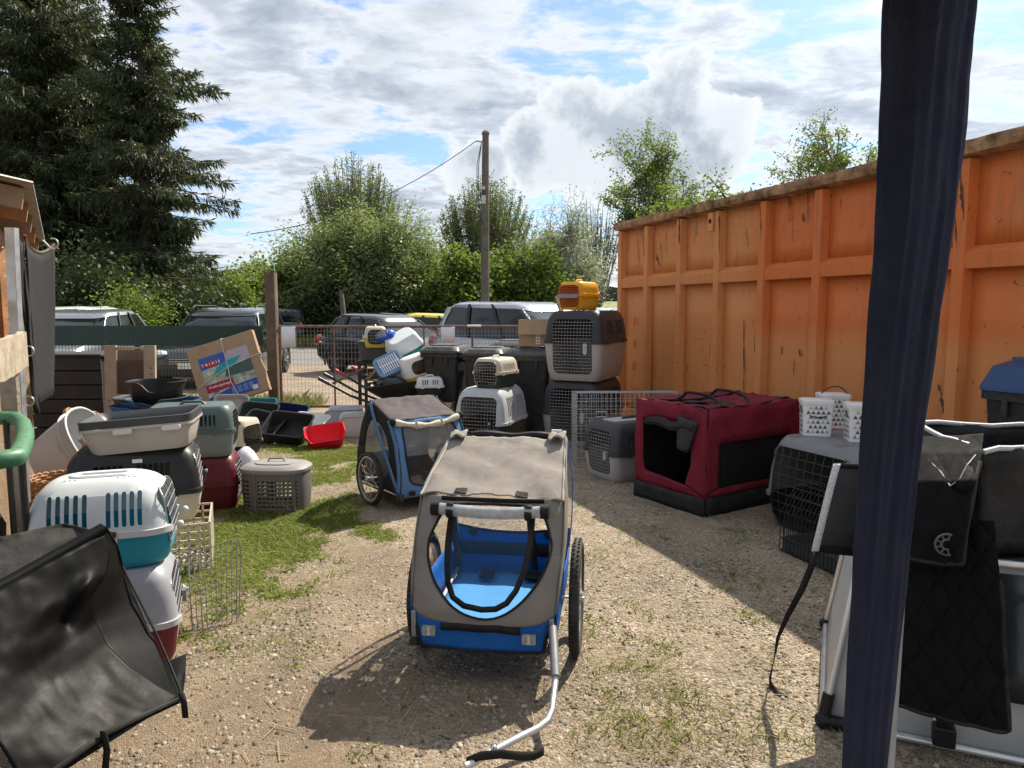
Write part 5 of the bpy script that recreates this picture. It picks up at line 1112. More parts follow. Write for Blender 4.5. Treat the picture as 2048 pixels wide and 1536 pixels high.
flat('print_trees', [(-.06, -.10), (.36, -.12), (.36, .08), (.0, .05)], (.05, .10, .10), -.0550, cb)
flat('print_tent', [(-.20, -.02), (-.14, .08), (.0, .15), (.24, .17), (.08, .02), (-.04, -.01)], (.01, .32, .40), -.0560, cb)
flat('print_blue_band', [(-.36, -.44), (.36, -.44), (.36, -.25), (.05, -.27), (-.36, -.36)], (.02, .07, .36), -.0555, cb)
flat('print_red_tag', [(-.36, -.28), (.04, -.27), (.04, -.14), (-.36, -.15)], (.36, .01, .05), -.0565, cb)
g = MB(); g.add([(x, -.0570, z) for x, z in ellipse(.25, .10, 24, -.20, .17)], [tuple(range(24))]); g.build('logo_oval', mat('logo_red', (.40, .01, .02), .4), cb, smooth=0, fixn=False)
flat('barcode', [(.27, -.43), (.35, -.43), (.35, -.36), (.27, -.36)], (.7, .7, .7), -.0575, cb)
def text(txt, size, x, z, y, m_, parent, name, bold=.0):
    cu = bpy.data.curves.new(name, 'FONT'); cu.body = txt; cu.size = size; cu.align_x = 'CENTER'; cu.align_y = 'CENTER'; cu.extrude = .0006; cu.offset = bold
    o = bpy.data.objects.new('tmp_txt', cu); col.objects.link(o); dg = bpy.context.evaluated_depsgraph_get(); me = bpy.data.meshes.new_from_object(o.evaluated_get(dg)); bpy.data.objects.remove(o)
    me.transform(Matrix.Translation((x, y, z)) @ Matrix.Rotation(R(90), 4, 'X')); return finish(name, me, m_, parent, 0)
wp_ = mat('print_white', (.8, .8, .8), .5)
text('T R I X I E', .064, -.20, .172, -.0585, wp_, cb, 'logo_lettering', .0012)
text('Freilaufgehege', .055, -.16, -.20, -.0585, wp_, cb, 'title_lettering', .0004)
for k in range(4):
    for j in range(5): flat('small_print', [(-.02 + .085 * k, -.30 - .022 * j), (.045 + .085 * k - .01 * (j % 2), -.30 - .022 * j), (.045 + .085 * k - .01 * (j % 2), -.308 - .022 * j), (-.02 + .085 * k, -.308 - .022 * j)], (.35, .42, .62), -.0580, cb)
strm = mat('string', (.62, .58, .48), .8)
g = MB(); g.tube([(.03, .052, .53), (.03, -.055, .515), (.02, -.062, .05), (.0, -.062, -.2), (.06, -.056, -.51), (.06, .052, -.52)], .006, 6); g.build('string', strm, cb)
g = MB(); g.tube([(-.50, .05, -.16), (-.495, -.055, -.16), (.01, -.064, .04), (.495, -.055, .10), (.5, .05, .10)], .006, 6); g.build('string', strm, cb)

# ------------------------------------------------------------------ wheelie bins, cartons
binm = plastic((.022, .022, .024), .38, .2); binl = plastic((.05, .05, .053), .35, .35)
def bin_(label, loc, d, w=.58, dp=.70, h=1.0, lidm=None, dome=.04, group='black wheelie bins'):
    t = thing('wheelie_bin', label, 'wheelie bin', loc, math.atan2(d[1], d[0]) + R(90), group)   # front faces local -y -> direction d
    g = MB(); g.loft([ring(rrect(w * .78, dp * .72, .05, 4), .05), ring(rrect(w * .80, dp * .76, .05, 4), .12), ring(rrect(w * .90, dp * .90, .05, 4), h * .8), ring(rrect(w * .93, dp * .93, .05, 4), h * .92)]); g.build('body', binm, t, smooth=35)
    g = MB(); g.loft([ring(rrect(w * .93, dp * .93, .05, 4), h * .90), ring(rrect(w, dp, .05, 4), h * .905), ring(rrect(w * 1.0, dp, .05, 4), h * .955), ring(rrect(w * .94, dp * .94, .05, 4), h * .955)], True, True); g.build('rim', binm, t, smooth=35)
    g = MB(); g.loft([ring(rrect(w * 1.04, dp * 1.04, .06, 5), h * .958), ring(rrect(w * 1.03, dp * 1.03, .06, 5), h * .985), ring(rrect(w * .90, dp * .90, .08, 5), h + dome * .7), ring(rrect(w * .6, dp * .6, .08, 5), h + dome)]); ld = g.build('lid', lidm or binl, t, smooth=35)
    g = MB(); g.loft([ring(rrect(w * .66, dp * .62, .05, 4), h + dome * .72), ring(rrect(w * .64, dp * .6, .05, 4), h + dome + .012), ring(rrect(w * .5, dp * .5, .05, 4), h + dome + .012)], True, True); g.build('lid_panel', lidm or binl, ld, smooth=35)
    for s in (-1, 1):
        g = MB(); g.cyl((s * w * .25, dp * .55, h * .95), (s * w * .42, dp * .55, h * .95), .016, 8); g.build('hinge', binm, t)
        g = MB(); n = 18; g.loft([[(s * w * .40 + q[1], dp * .36 + q[0] * math.cos(a), .10 + q[0] * math.sin(a)) for q in ((.0, -.03), (.1, -.03), (.1, .03), (.0, .03))] for a in [2 * math.pi * k / n for k in range(n + 1)]], False, False); g.build('wheel', tyre, t)
    g = MB(); g.cyl((-w * .42, dp * .55, h * .93), (w * .42, dp * .55, h * .93), .016, 8); g.build('handle_bar', binm, t)
    for s in (-1, 1): g = MB(); g.box((s * w * .2, -dp * .49, h * .86), (.035, .03, h * .10)); g.build('lift_rib', binm, t, smooth=0, bevel=.005)
    return t
bin_('black wheelie bin left of the row behind the light grey kennel', (-.82, 8.95, 0), (-.25, -.97), .50, .60, 1.03)
bin_('black wheelie bin in middle of the row', (-.29, 8.78, 0), (-.25, -.97), .50, .60, 1.01)
bin_('black wheelie bin at right end touching the big kennels', (.25, 8.56, 0), (-.25, -.97), .56, .66, 1.02)
bin_('black wheelie bin with sunlit lid behind the row', (P(1030, 700, 9.4).x, 9.55, 0), (-.2, -.98), .58, .66, 1.06)
bin_('wheelie bin with blue domed lid beside the container at right edge', (3.34, 4.36, 0), (-.9, -.4), .56, .62, 1.06, lidm=plastic((.03, .075, .18), .4), dome=.15, group=None)
def carton(label, loc, w, d, h, rz=0, flaps=((0, -1, 35),), th=.006, open_=True):
    t = thing('cardboard_carton', label, 'carton', loc, rz); g = MB()
    g.loft([ring(rrect(w, d, .003, 1), 0), ring(rrect(w, d, .003, 1), h), ring(rrect(w - 2 * th, d - 2 * th, .002, 1), h), ring(rrect(w - 2 * th, d - 2 * th, .002, 1), th)]); g.build('carton_body', cardm, t, smooth=0)
    for ax, s, ang in flaps:
        a = R(ang); ln = d * .5 if ax == 0 else w * .45; g = MB()
        if ax == 0: p0 = [(-w / 2, s * d / 2, h), (w / 2, s * d / 2, h)]; dv = Vector((0, s * math.cos(a), math.sin(a))) * ln
        else: p0 = [(s * w / 2, -d / 2, h), (s * w / 2, d / 2, h)]; dv = Vector((s * math.cos(a), 0, math.sin(a))) * ln
        g.sheet([p0, [tuple(Vector(p) + dv) for p in p0]]); g.build('flap', cardm, t, smooth=0, fixn=False, solid=.005)
    return t
c1 = carton('open cardboard carton with hanging flap on the bin lids', (P(1076, 690, 8.5).x, 8.52, 1.085), .42, .36, .31, R(-8), ((0, -1, -72), (1, 1, -80)))
g = MB(); g.box((.02, -.185, .10), (.05, .004, .15)); g.build('tape_strip', mat('tape_white', (.6, .6, .58), .5), c1, smooth=0)
for k in range(4): g = MB(); g.box((.02, -.1885, .05 + .035 * k), (.022, .003, .012)); g.build('tape_mark', mat('black_ink', (.02, .02, .02), .6), c1, smooth=0)
g = MB()
for k in range(9): a = R(40 * k); g.beam((.213, -.05 + .02 * math.cos(a), .2 + .02 * math.sin(a)), (.213, -.05 + .07 * math.cos(a), .2 + .07 * math.sin(a)), .012, .002, (1, 0, 0))
g.build('sun_print', mat('print_pale', (.55, .5, .45), .8), c1, smooth=0)
q = Pz(866, 845, 8.55); carton('open cardboard carton under the small white and black carrier', (q.x, 8.75, 0), .52, .42, .40, R(-6), ((1, -1, 8), (0, -1, -20), (0, 1, 60)))
tm = mat('lumber', (.40, .30, .20), .85, var=.2, scale=10, bump=.4)
for i, (a, b_, w, lb) in enumerate((((1114, 592), (1135, 640), .05, 'pale splintered wooden post leaning by the yellow carrier'), ((1122, 612), (1140, 650), .035, 'short pale batten beside the yellow carrier'))):
    A_, B_ = P(*a, 9.0), P(*b_, 8.9); t = thing('wooden_batten', lb, 'batten', tuple(B_)); g = MB(); g.beam((0, 0, -.25), A_ - B_, w, w * .7); g.build('timber', tm, t, smooth=0, bevel=.003)
wr = thing('wire_rack', 'dark wire rack leaning between carton and bins', 'rack', (P(922, 860, 8.3).x, 8.35, 0), rot=tilt(-14, 8, -20)); g = MB()
for i in range(8): g.beam((-.14 + .04 * i, 0, 0), (-.14 + .04 * i, 0, .55), .004, .004, (0, 1, 0))
for i in range(12): g.beam((-.15, .003, .02 + i * .046), (.15, .003, .02 + i * .046), .004, .004)
g.build('wire_grid', wireg, wr, smooth=0, fixn=False)

# ------------------------------------------------------------------ wheelbarrows and the pile
def barrow(label, loc, rz, tc_, gripc, framem):
    t = thing('wheelbarrow', label, 'wheelbarrow', loc, rz, 'wheelbarrows by the gate')   # handles towards -x
    g = MB(); ks = ((.36, .42), (.40, .55), (.60, .98), (.62, 1.0)); sh2 = lambda z, k, i=0: [(x + .10 * (1 - k), y, z + (.05 * (x / .4) if z > .5 else 0)) for x, y in rrect(.82 * k - i, .60 * k - i, .12, 5)]
    g.loft([sh2(z, k) for z, k in ks] + [sh2(.62, 1.03), sh2(.63, 1.03)] + [sh2(z + .012, k, .012) for z, k in reversed(ks)]); g.build('tray', tc_, t, smooth=40)
    for s in (-1, 1):
        g = MB(); g.tube([(.62, s * .05, .20), (.30, s * .16, .33), (-.25, s * .24, .36), (-.55, s * .27, .48), (-.85, s * .29, .66)], .016, 8); g.build('handle_tube', framem, t)
        g = MB(); g.cyl((-.80, s * .288, .63), (-.93, s * .292, .705), .022, 8); g.build('grip', mat('grip_%d' % int(gripc[0] * 99), gripc, .5), t)
        g = MB(); g.tube([(-.10, s * .22, .36), (-.22, s * .23, .02), (-.02, s * .23, .01), (.10, s * .2, .36)], .014, 7); g.build('leg', framem, t)
    g = MB(); n = 22; g.loft([[(.66 + q[0] * math.cos(a), q[1], .18 + q[0] * math.sin(a)) for q in ((.10, .04), (.16, .045), (.18, .02), (.18, -.02), (.16, -.045), (.10, -.04), (.10, .04))] for a in [2 * math.pi * k / n for k in range(n + 1)]], False, False); g.build('tyre', tyre, t)
    g = MB(); g.cyl((.66, -.03, .18), (.66, .03, .18), .10, 14); g.build('wheel_hub', mat('hub_red', (.4, .06, .03), .5), t); return t
bf = mat('black_frame', (.02, .02, .02), .45); rw_ = mat('orange_rust', (.30, .10, .03), .75, var=.3, scale=9)
q = Pz(790, 800, 8.7)
barrow('black tray wheelbarrow in front of the gate heaped with carriers', (q.x + .02, 8.85, 0), R(8), plastic((.02, .02, .021), .35), (.02, .02, .03), bf)
barrow('orange wheelbarrow with red grips behind the black one', (q.x + .12, 9.35, .03), R(-8), rw_, (.45, .03, .05), bf)
pc = thing('dark_chair', 'dark brown wooden chair under the heap by the gate', 'chair', (P(752, 760, 9.5).x, 9.62, 0)); dw_ = mat('dark_wood', (.05, .035, .028), .7, var=.3)
for x in (-.2, .2):
    for y in (-.2, .2): g = MB(); g.box((x, y, .40), (.04, .04, .80)); g.build('leg', dw_, pc, smooth=0)
g = MB(); g.box((0, 0, .82), (.48, .48, .04)); g.build('seat', dw_, pc, smooth=0, bevel=.006)
g = MB(); g.box((0, -.2, .62), (.40, .03, .05)); g.build('stretcher', dw_, pc, smooth=0)
q = Pz(750, 712, 9.35); tub('dog_bed', 'dark grey high walled bed on top of heap', (q.x, 9.5, .85), .46, .40, .24, (.07, .075, .08), 'dog bed', flare=.86, r=.08, zf=lambda x, y: 1 - .55 * (max(0, 1 - (x / .62) ** 2) if y < -.4 else 0))
def hooded(label, loc, rot, w, d, h1, h2, cb_, ctop, face=-1):
    t = thing('hooded_litter_box', label, 'litter box', loc, 0, 'hooded litter boxes in the heap', rot)
    g = MB(); g.loft([ring(rrect(w * .86, d * .86, .06, 5), 0), ring(rrect(w, d, .07, 5), h1), ring(rrect(w * .97, d * .97, .07, 5), h1), ring(rrect(w * .84, d * .84, .06, 5), .008)]); g.build('pan', plastic(cb_), t, smooth=38)
    th = .006; lv = ((h1, 1.0), (h1 + .02, 1.02), (h2 * .7, .94), (h2 * .95, .84), (h2, .76)); o_ = [ring(rrect(w * k, d * k, .07, 5), z) for z, k in lv]; i_ = [ring(rrect(w * k - 2 * th, d * k - 2 * th, .065, 5), z - (th if j == 4 else 0)) for j, (z, k) in enumerate(lv)]
    s = MB(); s.loft(list(reversed(i_)) + o_); c = MB(); c.loft([[(x, y, (h1 + h2) / 2 - .02 + z) for x, z in rrect(w * .56, (h2 - h1) * .72, .07, 4)] for y in (face * d * .3, face * d * .8)]); finish('hood', boolcut(s, c), plastic(ctop), t, 38); return t
q = Pz(826, 690, 9.2); hooded('teal and white hooded litter box lying tilted on heap', (q.x - .06, 9.3, .88), tilt(18, -28, 25), .44, .36, .18, .36, (.01, .17, .19), (.66, .70, .70), face=1)
q = Pz(838, 750, 8.8); hooded('yellow and white hooded litter box in the black wheelbarrow', (q.x + .02, 8.9, .60), tilt(0, -16, 28), .46, .36, .13, .36, (.70, .38, .02), (.66, .65, .62), face=-1)
q = Pz(776, 728, 8.7); cl_ = thing('carrier_lid', 'light blue carrier lid with white grille lying in the black wheelbarrow', 'carrier lid', (q.x, 8.78, q.z), rot=tilt(-38, -24, 20))
g = MB(); g.loft([[(x, y, z) for x, z in rrect(.36 * k, .30 * k, .06, 5)] for y, k in ((.09, .98), (.02, 1.), (0, .96), (0, .80), (.012, .79))], True, True); g.build('shell', plastic((.15, .27, .43)), cl_, smooth=35)
for k in range(9): g = MB(); g.box((-.112 + .028 * k, -.002, 0), (.014, .012, .215)); g.build('grille_bar', mat('white_grille', (.7, .72, .74), .5), cl_, smooth=0, bevel=.002)
g = MB(); g.box((0, .0, 0), (.26, .01, .012)); g.build('cross_bar', mat('white_grille', (.7, .72, .74), .5), cl_, smooth=0)
q = Pz(768, 690, 9.1); bl2 = carrier('cat_carrier', 'royal blue carrier lid leaning on the grey bed', (q.x + .02, 9.25, 1.06), (-.3, -.95), .30, .28, .16, (.015, .09, .45), (.015, .09, .45), .4, slots=((-.5, .5, .6, .8, 4, .014),), nd_=(8, 6), latchc=None, tap=.12, handle=False, rot=tilt(10, -30, 230), wires=mat('white_grille', (.7, .72, .74), .5))
q = Pz(784, 762, 8.7); bb2 = thing('black_bag', 'crumpled black plastic bag in the black wheelbarrow', 'bag', (q.x, 8.72, .58)); g = MB(); rings_ = []
for k in range(7):
    z = .12 * k / 6; rr = (.8, 1, 1, .95, .8, .55, .15)[k]; rings_.append([((.19 * rr + .03 * vnoise(i * .8, k * .9, 3)) * math.cos(2 * math.pi * i / 26), (.12 * rr + .025 * vnoise(i * .8, k * .9, 5)) * math.sin(2 * math.pi * i / 26), z + .02 * vnoise(i * .9, k, 1)) for i in range(26)])
g.loft(rings_); g.build('bag_body', mat('bag_black', (.015, .015, .016), .25, bump=.5, bscale=25), bb2, smooth=50)
for i, (a, b_, w, lb) in enumerate((((895, 727), (868, 752), .05, 'brown plank sticking out of heap beside the bins'), ((730, 735), (660, 770), .04, 'brown stick poking through the gate from heap'), ((765, 728), (735, 760), .09, 'broken brown board under the heap'))):
    A_, B_ = P(*a, 9.1), P(*b_, 8.95); t = thing('wooden_plank', lb, 'plank', tuple(B_)); g = MB(); g.beam((0, 0, 0), A_ - B_, w, .025); g.build('timber', mat('brown_plank', (.17, .10, .055), .85, var=.3), t, smooth=0, bevel=.002)

# ------------------------------------------------------------------ wire cages
def cage(label, loc, rz, L, W, H, m_, nx, ny, nz, th=.0035, rot=None, tray=None, roundtop=0.0):
    t = thing('wire_cage', label, 'cage', loc, rz, 'wire cages', rot); w = th
    def P3(x, y, z): return (x, y, z)
    faces = {'front_panel': 1, 'back_panel': 2, 'left_panel': 3, 'right_panel': 4, 'top_panel': 5}
    for nm in faces:
        g = MB(); k = faces[nm]
        if k in (1, 2):
            y = (-1 if k == 1 else 1) * W / 2
            for i in range(nx + 1): g.beam((-L / 2 + L * i / nx, y, 0), (-L / 2 + L * i / nx, y, H), w, w, (0, 1, 0))
            for i in range(nz + 1): g.beam((-L / 2, y, H * i / nz), (L / 2, y, H * i / nz), w * 1.2, w * 1.2)
        elif k in (3, 4):
            x = (-1 if k == 3 else 1) * L / 2
            for i in range(ny + 1): g.beam((x, -W / 2 + W * i / ny, 0), (x, -W / 2 + W * i / ny, H), w, w, (1, 0, 0))
            for i in range(nz + 1): g.beam((x, -W / 2, H * i / nz), (x, W / 2, H * i / nz), w * 1.2, w * 1.2)
        else:
            def zt8(y): return H + (roundtop * (1 - (2 * y / W) ** 2) if roundtop else 0)
            for i in range(nx + 1):
                x = -L / 2 + L * i / nx; ys_ = [-W / 2 + W * j / 8 for j in range(9)]; g.tube([(x, y, zt8(y)) for y in ys_], w * .55, 4, caps=False)
            for i in range(max(3, ny // 2) + 1): y = -W / 2 + W * i / max(3, ny // 2); g.beam((-L / 2, y, zt8(y)), (L / 2, y, zt8(y)), w * 1.2, w * 1.2)
        g.build(nm, m_, t, smooth=0, fixn=False)
    if tray:
        g = MB(); g.loft([ring(rrect(L - .02, W - .02, .02, 3), .006), ring(rrect(L - .012, W - .012, .02, 3), .09), ring(rrect(L - .03, W - .03, .02, 3), .09), ring(rrect(L - .03, W - .03, .02, 3), .012)]); g.build('floor_tray', plastic(tray), t, smooth=35)
    return t
cg = cage('galvanised folding wire cage behind the small grey kennel', (1.13, 7.02, 0), R(2), 1.02, .46, .70, mat('bright_wire', (.55, .55, .54), .4, .6), 22, 10, 9, rot=tilt(-4, 0, 2))
for x, z in ((-.28, .52), (.02, .40)): g = MB(); g.tube([(x - .05, -.238, z), (x + .05, -.238, z), (x + .05, -.238, z - .05), (x - .05, -.238, z - .05)], .006, 6, closed=True); g.build('slide_latch', mat('bright_wire', (.55, .55, .54), .4, .6), cg)
cage('small black wire cage with arched top in front of the wide kennel', (1.99, 4.18, 0), math.atan2(ce.y, ce.x), .62, .40, .24, mat('black_wire', (.015, .015, .015), .45), 20, 12, 3, tray=(.06, .06, .065), roundtop=.20)

# ------------------------------------------------------------------ red fabric crate
rc = thing('fabric_crate', 'burgundy and black fabric dog crate with rolled up flap', 'dog crate', (0, 0, 0)); 
rC = G(1410, 1035); rLf = G(1270, 990); ru = Vector((rLf.x - rC.x, rLf.y - rC.y, 0)); RW = ru.length; ru.normalize(); rd = Vector((-ru.y, ru.x, 0)); rd = rd if rd.x > 0 else -rd
rc.location = (rC.x, rC.y, 0); RL, RH = 1.05, .80
red = fabric('burgundy_cloth', (.185, .012, .03), .75, .5, dust=.08); rblk = fabric('crate_black', (.018, .018, .02), .7, .4, dust=.15); rnet = screen('crate_net', (.012, .012, .013), .35)
# local coords: a along front width (0 at near corner), b along depth, z
def RP(a, b, z): v = ru * a + rd * b; return (v.x, v.y, z)
def rbend(a, b, z, s=1.0):
    """soft sagging cloth"""
    n = .010 * vnoise(a * 5, b * 5, z * 5) + .008 * vnoise(a * 11, b * 11, z * 9 + 3); return RP(a, b, z + n * s)
def patch(f, nu, nv): return [[f(i / nu, j / nv) for i in range(nu + 1)] for j in range(nv + 1)]
def ringpanel(outer, inner, f, steps=3):
    rows = [[f(*(Vector(o).lerp(Vector(i), k / steps))) for o, i in zip(outer, inner)] for k in range(steps + 1)]
    for r_ in rows: r_.append(r_[0])
    return rows
def resample(poly, n):
    P_ = [Vector(p) for p in poly]; seg = [(P_[(i + 1) % len(P_)] - P_[i]).length for i in range(len(P_))]; T = sum(seg); out = []
    for k in range(n):
        d = T * k / n; i = 0
        while d > seg[i]: d -= seg[i]; i += 1
        out.append(P_[i].lerp(P_[(i + 1) % len(P_)], d / seg[i]))
    return out
outer = resample([(0, .13), (RW, .13), (RW, RH), (0, RH)], 64); inner = resample([(.20, .20), (RW - .12, .24), (RW - .09, .34), (RW - .09, RH - .14), (.16, RH - .12), (.15, .36)], 64)
# line up start points
g = MB(); g.sheet(ringpanel(outer, inner, lambda a, z: RP(a, -.004 + .012 * vnoise(a * 6, z * 6, 2), z))); g.build('front_panel', red, rc, smooth=60, solid=.006)
g = MB(); g.sheet(patch(lambda u, v: RP(RW * u, -.012 + .008 * vnoise(u * 6, v * 2, 4), .135 * v), 12, 3)); g.build('front_skirt', rblk, rc, smooth=60, solid=.006)
g = MB(); g.sheet(patch(lambda u, v: RP(.006 * vnoise(u * 7, v * 4, 8), RL * u, .15 * v), 14, 3)); g.build('side_skirt', rblk, rc, smooth=60, solid=.006)
outer = resample([(0, .15), (RL, .15), (RL, RH), (0, RH)], 72); inner = resample([(.12, .20), (RL - .12, .20), (RL - .12, .54), (.12, .54)], 72)
g = MB(); g.sheet(ringpanel(outer, inner, lambda b, z: RP(-.004 + .022 * vnoise(b * 4, z * 5, 1) + .012 * vnoise(b * 9, z * 9, 5), b, z), 4)); g.build('side_panel', red, rc, smooth=60, solid=.006)
g = MB(); g.sheet(patch(lambda u, v: RP(.014 + .01 * vnoise(u * 4, v * 4, 2), .10 + (RL - .2) * u, .18 + .38 * v), 10, 6)); g.build('side_net', rnet, rc, smooth=60, fixn=False)
g = MB(); g.sheet(patch(lambda u, v: RP(RW * u, RL * v, RH + .012 * vnoise(u * 5, v * 5, 3) - .05 * math.sin(math.pi * u) * math.sin(math.pi * v) + .02 * vnoise(u * 9, v * 9)), 18, 22)); g.build('top_panel', red, rc, smooth=60, solid=.006)
g = MB(); g.sheet(patch(lambda u, v: RP(RW, RL * u, .0 + RH * v), 8, 8)); g.build('far_side_panel', rblk, rc, smooth=60, solid=.006)
g = MB(); g.sheet(patch(lambda u, v: RP(RW * u, RL, RH * v), 8, 8)); g.build('back_panel', rblk, rc, smooth=60, solid=.006)
g = MB(); g.sheet(patch(lambda u, v: RP(RW * u, RL * v, .02), 4, 4)); g.build('floor_mat', rblk, rc, smooth=0, solid=.02)
for a, b in ((0, 0), (RW, 0), (0, RL), (RW, RL)): g = MB(); g.tube([RP(a + (.012 if a == 0 else -.012), b + (.014 if b == 0 else -.014), z) for z in (.01, .3, .6, RH - .02)], .014, 8); g.build('corner_tube', rblk, rc)
g = MB(); g.tube([RP(.10 + .5 * k / 8, -.028 - .008 * math.sin(k), RH - .155 + .012 * math.sin(k * 1.3)) for k in range(9)], [.03, .038, .036, .04, .038, .04, .036, .034, .026], 8); g.build('rolled_flap', rblk, rc)
g = MB(); g.sheet(patch(lambda u, v: RP(.06 + .20 * u + .09 * v * (1 - u), -.035 - .03 * math.sin(3 * u), RH - .10 - .24 * v + .03 * u), 8, 8)); g.build('flap_end', fabric('slate_cloth', (.035, .04, .048), .6), rc, smooth=60, solid=.005)
for (pa, pb_) in (((.12, .0), (.12, RL)), ((RW - .15, 0), (RW - .15, RL))):
    g = MB(); rows = patch(lambda u, v: RP(pa[0] - .025 + .05 * u, lerp(pa[1], pb_[1], v), RH + .012 - .045 * math.sin(math.pi * v) * .7), 2, 16); g.sheet(rows); g.build('top_band', rblk, rc, smooth=60, solid=.004)
g = MB(); g.sheet(patch(lambda u, v: RP(.10 + .56 * u, .30 + .16 * v, RH - .035 + .03 * math.sin(u * 6) * .5 + .02), 10, 3)); g.build('top_pocket', rblk, rc, smooth=60, solid=.006)
for q0 in (.28, .62): g = MB(); g.tube([RP(.14 + .5 * k / 10, q0 + .05 * math.sin(k * .9), RH - .03 + .10 * math.sin(math.pi * k / 10)) for k in range(11)], .012, 6); g.build('carry_handle', rblk, rc)
g = MB(); g.sheet(patch(lambda u, v: RP(.0 + .14 * u - .006, -.010 + .10 * v, RH + .012 - .12 * (1 - u) * (1 - v) * .5), 4, 4)); g.build('corner_patch', rblk, rc, smooth=60, solid=.005)

# ------------------------------------------------------------------ patterned buckets
tri = mat('tri_grey', (.24, .24, .24), .6, var=.25, scale=90); trid = mat('tri_dark', (.10, .10, .10), .6, var=.25, scale=90); tril = mat('tri_light', (.45, .45, .44), .6, var=.25, scale=90); bkw = plastic((.78, .78, .76), .35, .04)
def bucket(label, loc, rz, hangle):
    t = thing('patterned_bucket', label, 'bucket', loc, rz, 'white triangle patterned buckets'); w, d, h = .20, .17, .235
    wz = lambda z: .91 + .09 * z / h
    g = MB(); g.loft([ring(rrect(w * .91, d * .91, .012, 3), 0), ring(rrect(w, d, .014, 3), h)]); g.build('body', bkw, t, smooth=35)
    g = MB(); g.loft([ring(rrect(w + .012, d + .012, .024, 3), h - .012), ring(rrect(w + .014, d + .014, .024, 3), h + .012), ring(rrect(w - .02, d - .02, .02, 3), h + .018)]); g.build('lid', bkw, t, smooth=35)
    for mm, sel in ((tri, 0), (trid, 1), (tril, 2)):
        g = MB()
        for row in range(6):
            for c in range(5):
                if (row * 7 + c * 5 + row * c) % 3 != sel: continue
                z0 = .022 + row * .033; x = (-2 + c) * .0335 + (.0168 if row % 2 else 0)
                if abs(x) > .072: continue
                for face in (0, 1):
                    def q(xx, zz): 
                        s = wz(zz); return (xx * s, -d / 2 * s - .0012, zz) if face == 0 else (-w / 2 * s - .0012, xx * s * .85, zz)
                    g.add([q(x - .0155, z0), q(x + .0155, z0), q(x, z0 + .027)], [(0, 1, 2)])
        o = g.build('triangle_print', mm, t, smooth=0, fixn=False); o['kind'] = 'stuff'
    g = MB(); g.tube([(w / 2 * math.cos(a) * 1.05, -.0 + math.sin(R(hangle)) * (-.115) * math.sin(a), h * .85 + math.cos(R(hangle)) * .115 * math.sin(a)) for a in [math.pi * k / 14 for k in range(15)]], .0045, 6); g.build('bail_handle', blk, t); return t
q = G(1630, 868, .645); bucket('triangle patterned bucket with handle hanging in front on wide kennel', (q.x, q.y, .642), R(-12), 125)
q = G(1662, 856, .645); bucket('triangle patterned bucket half hidden behind the front bucket', (q.x + .04, q.y + .08, .642), R(-4), 20)
q = G(1722, 880, .645); bucket('triangle patterned bucket nearest the navy post', (q.x, q.y, .642), R(-10), 150)
# ------------------------------------------------------------------ bicycle trailers
def rayhit(poly, c, a):
    d = (math.cos(a), math.sin(a)); best = None; n = len(poly)
    for i in range(n):
        p, q = poly[i], poly[(i + 1) % n]; ex, ey = q[0] - p[0], q[1] - p[1]; den = d[0] * ey - d[1] * ex
        if abs(den) < 1e-9: continue
        t = ((p[0] - c[0]) * ey - (p[1] - c[1]) * ex) / den; s = ((p[0] - c[0]) * d[1] - (p[1] - c[1]) * d[0]) / den
        if t > 0 and -1e-6 <= s <= 1 + 1e-6 and (best is None or t > best): best = t
    return (c[0] + d[0] * best, c[1] + d[1] * best)
def holed(outer, inner, c, f, n=96, steps=6):
    # sharp outer corners are kept by adding their angles
    an = sorted(set([2 * math.pi * k / n for k in range(n)] + [math.atan2(p[1] - c[1], p[0] - c[0]) % (2 * math.pi) for p in outer]))
    rows = [[] for _ in range(steps + 1)]
    for a in an + [an[0]]:
        o_, i_ = rayhit(outer, c, a), rayhit(inner, c, a)
        for k in range(steps + 1): rows[k].append(f(lerp(o_[0], i_[0], k / steps), lerp(o_[1], i_[1], k / steps)))
    return rows, rows[-1]
def smooth_poly(p, it=2):
    for _ in range(it):
        q = []
        for i in range(len(p)):
            a, b_ = p[i], p[(i + 1) % len(p)]; q += [(.75 * a[0] + .25 * b_[0], .75 * a[1] + .25 * b_[1]), (.25 * a[0] + .75 * b_[0], .25 * a[1] + .75 * b_[1])]
        p = q
    return p
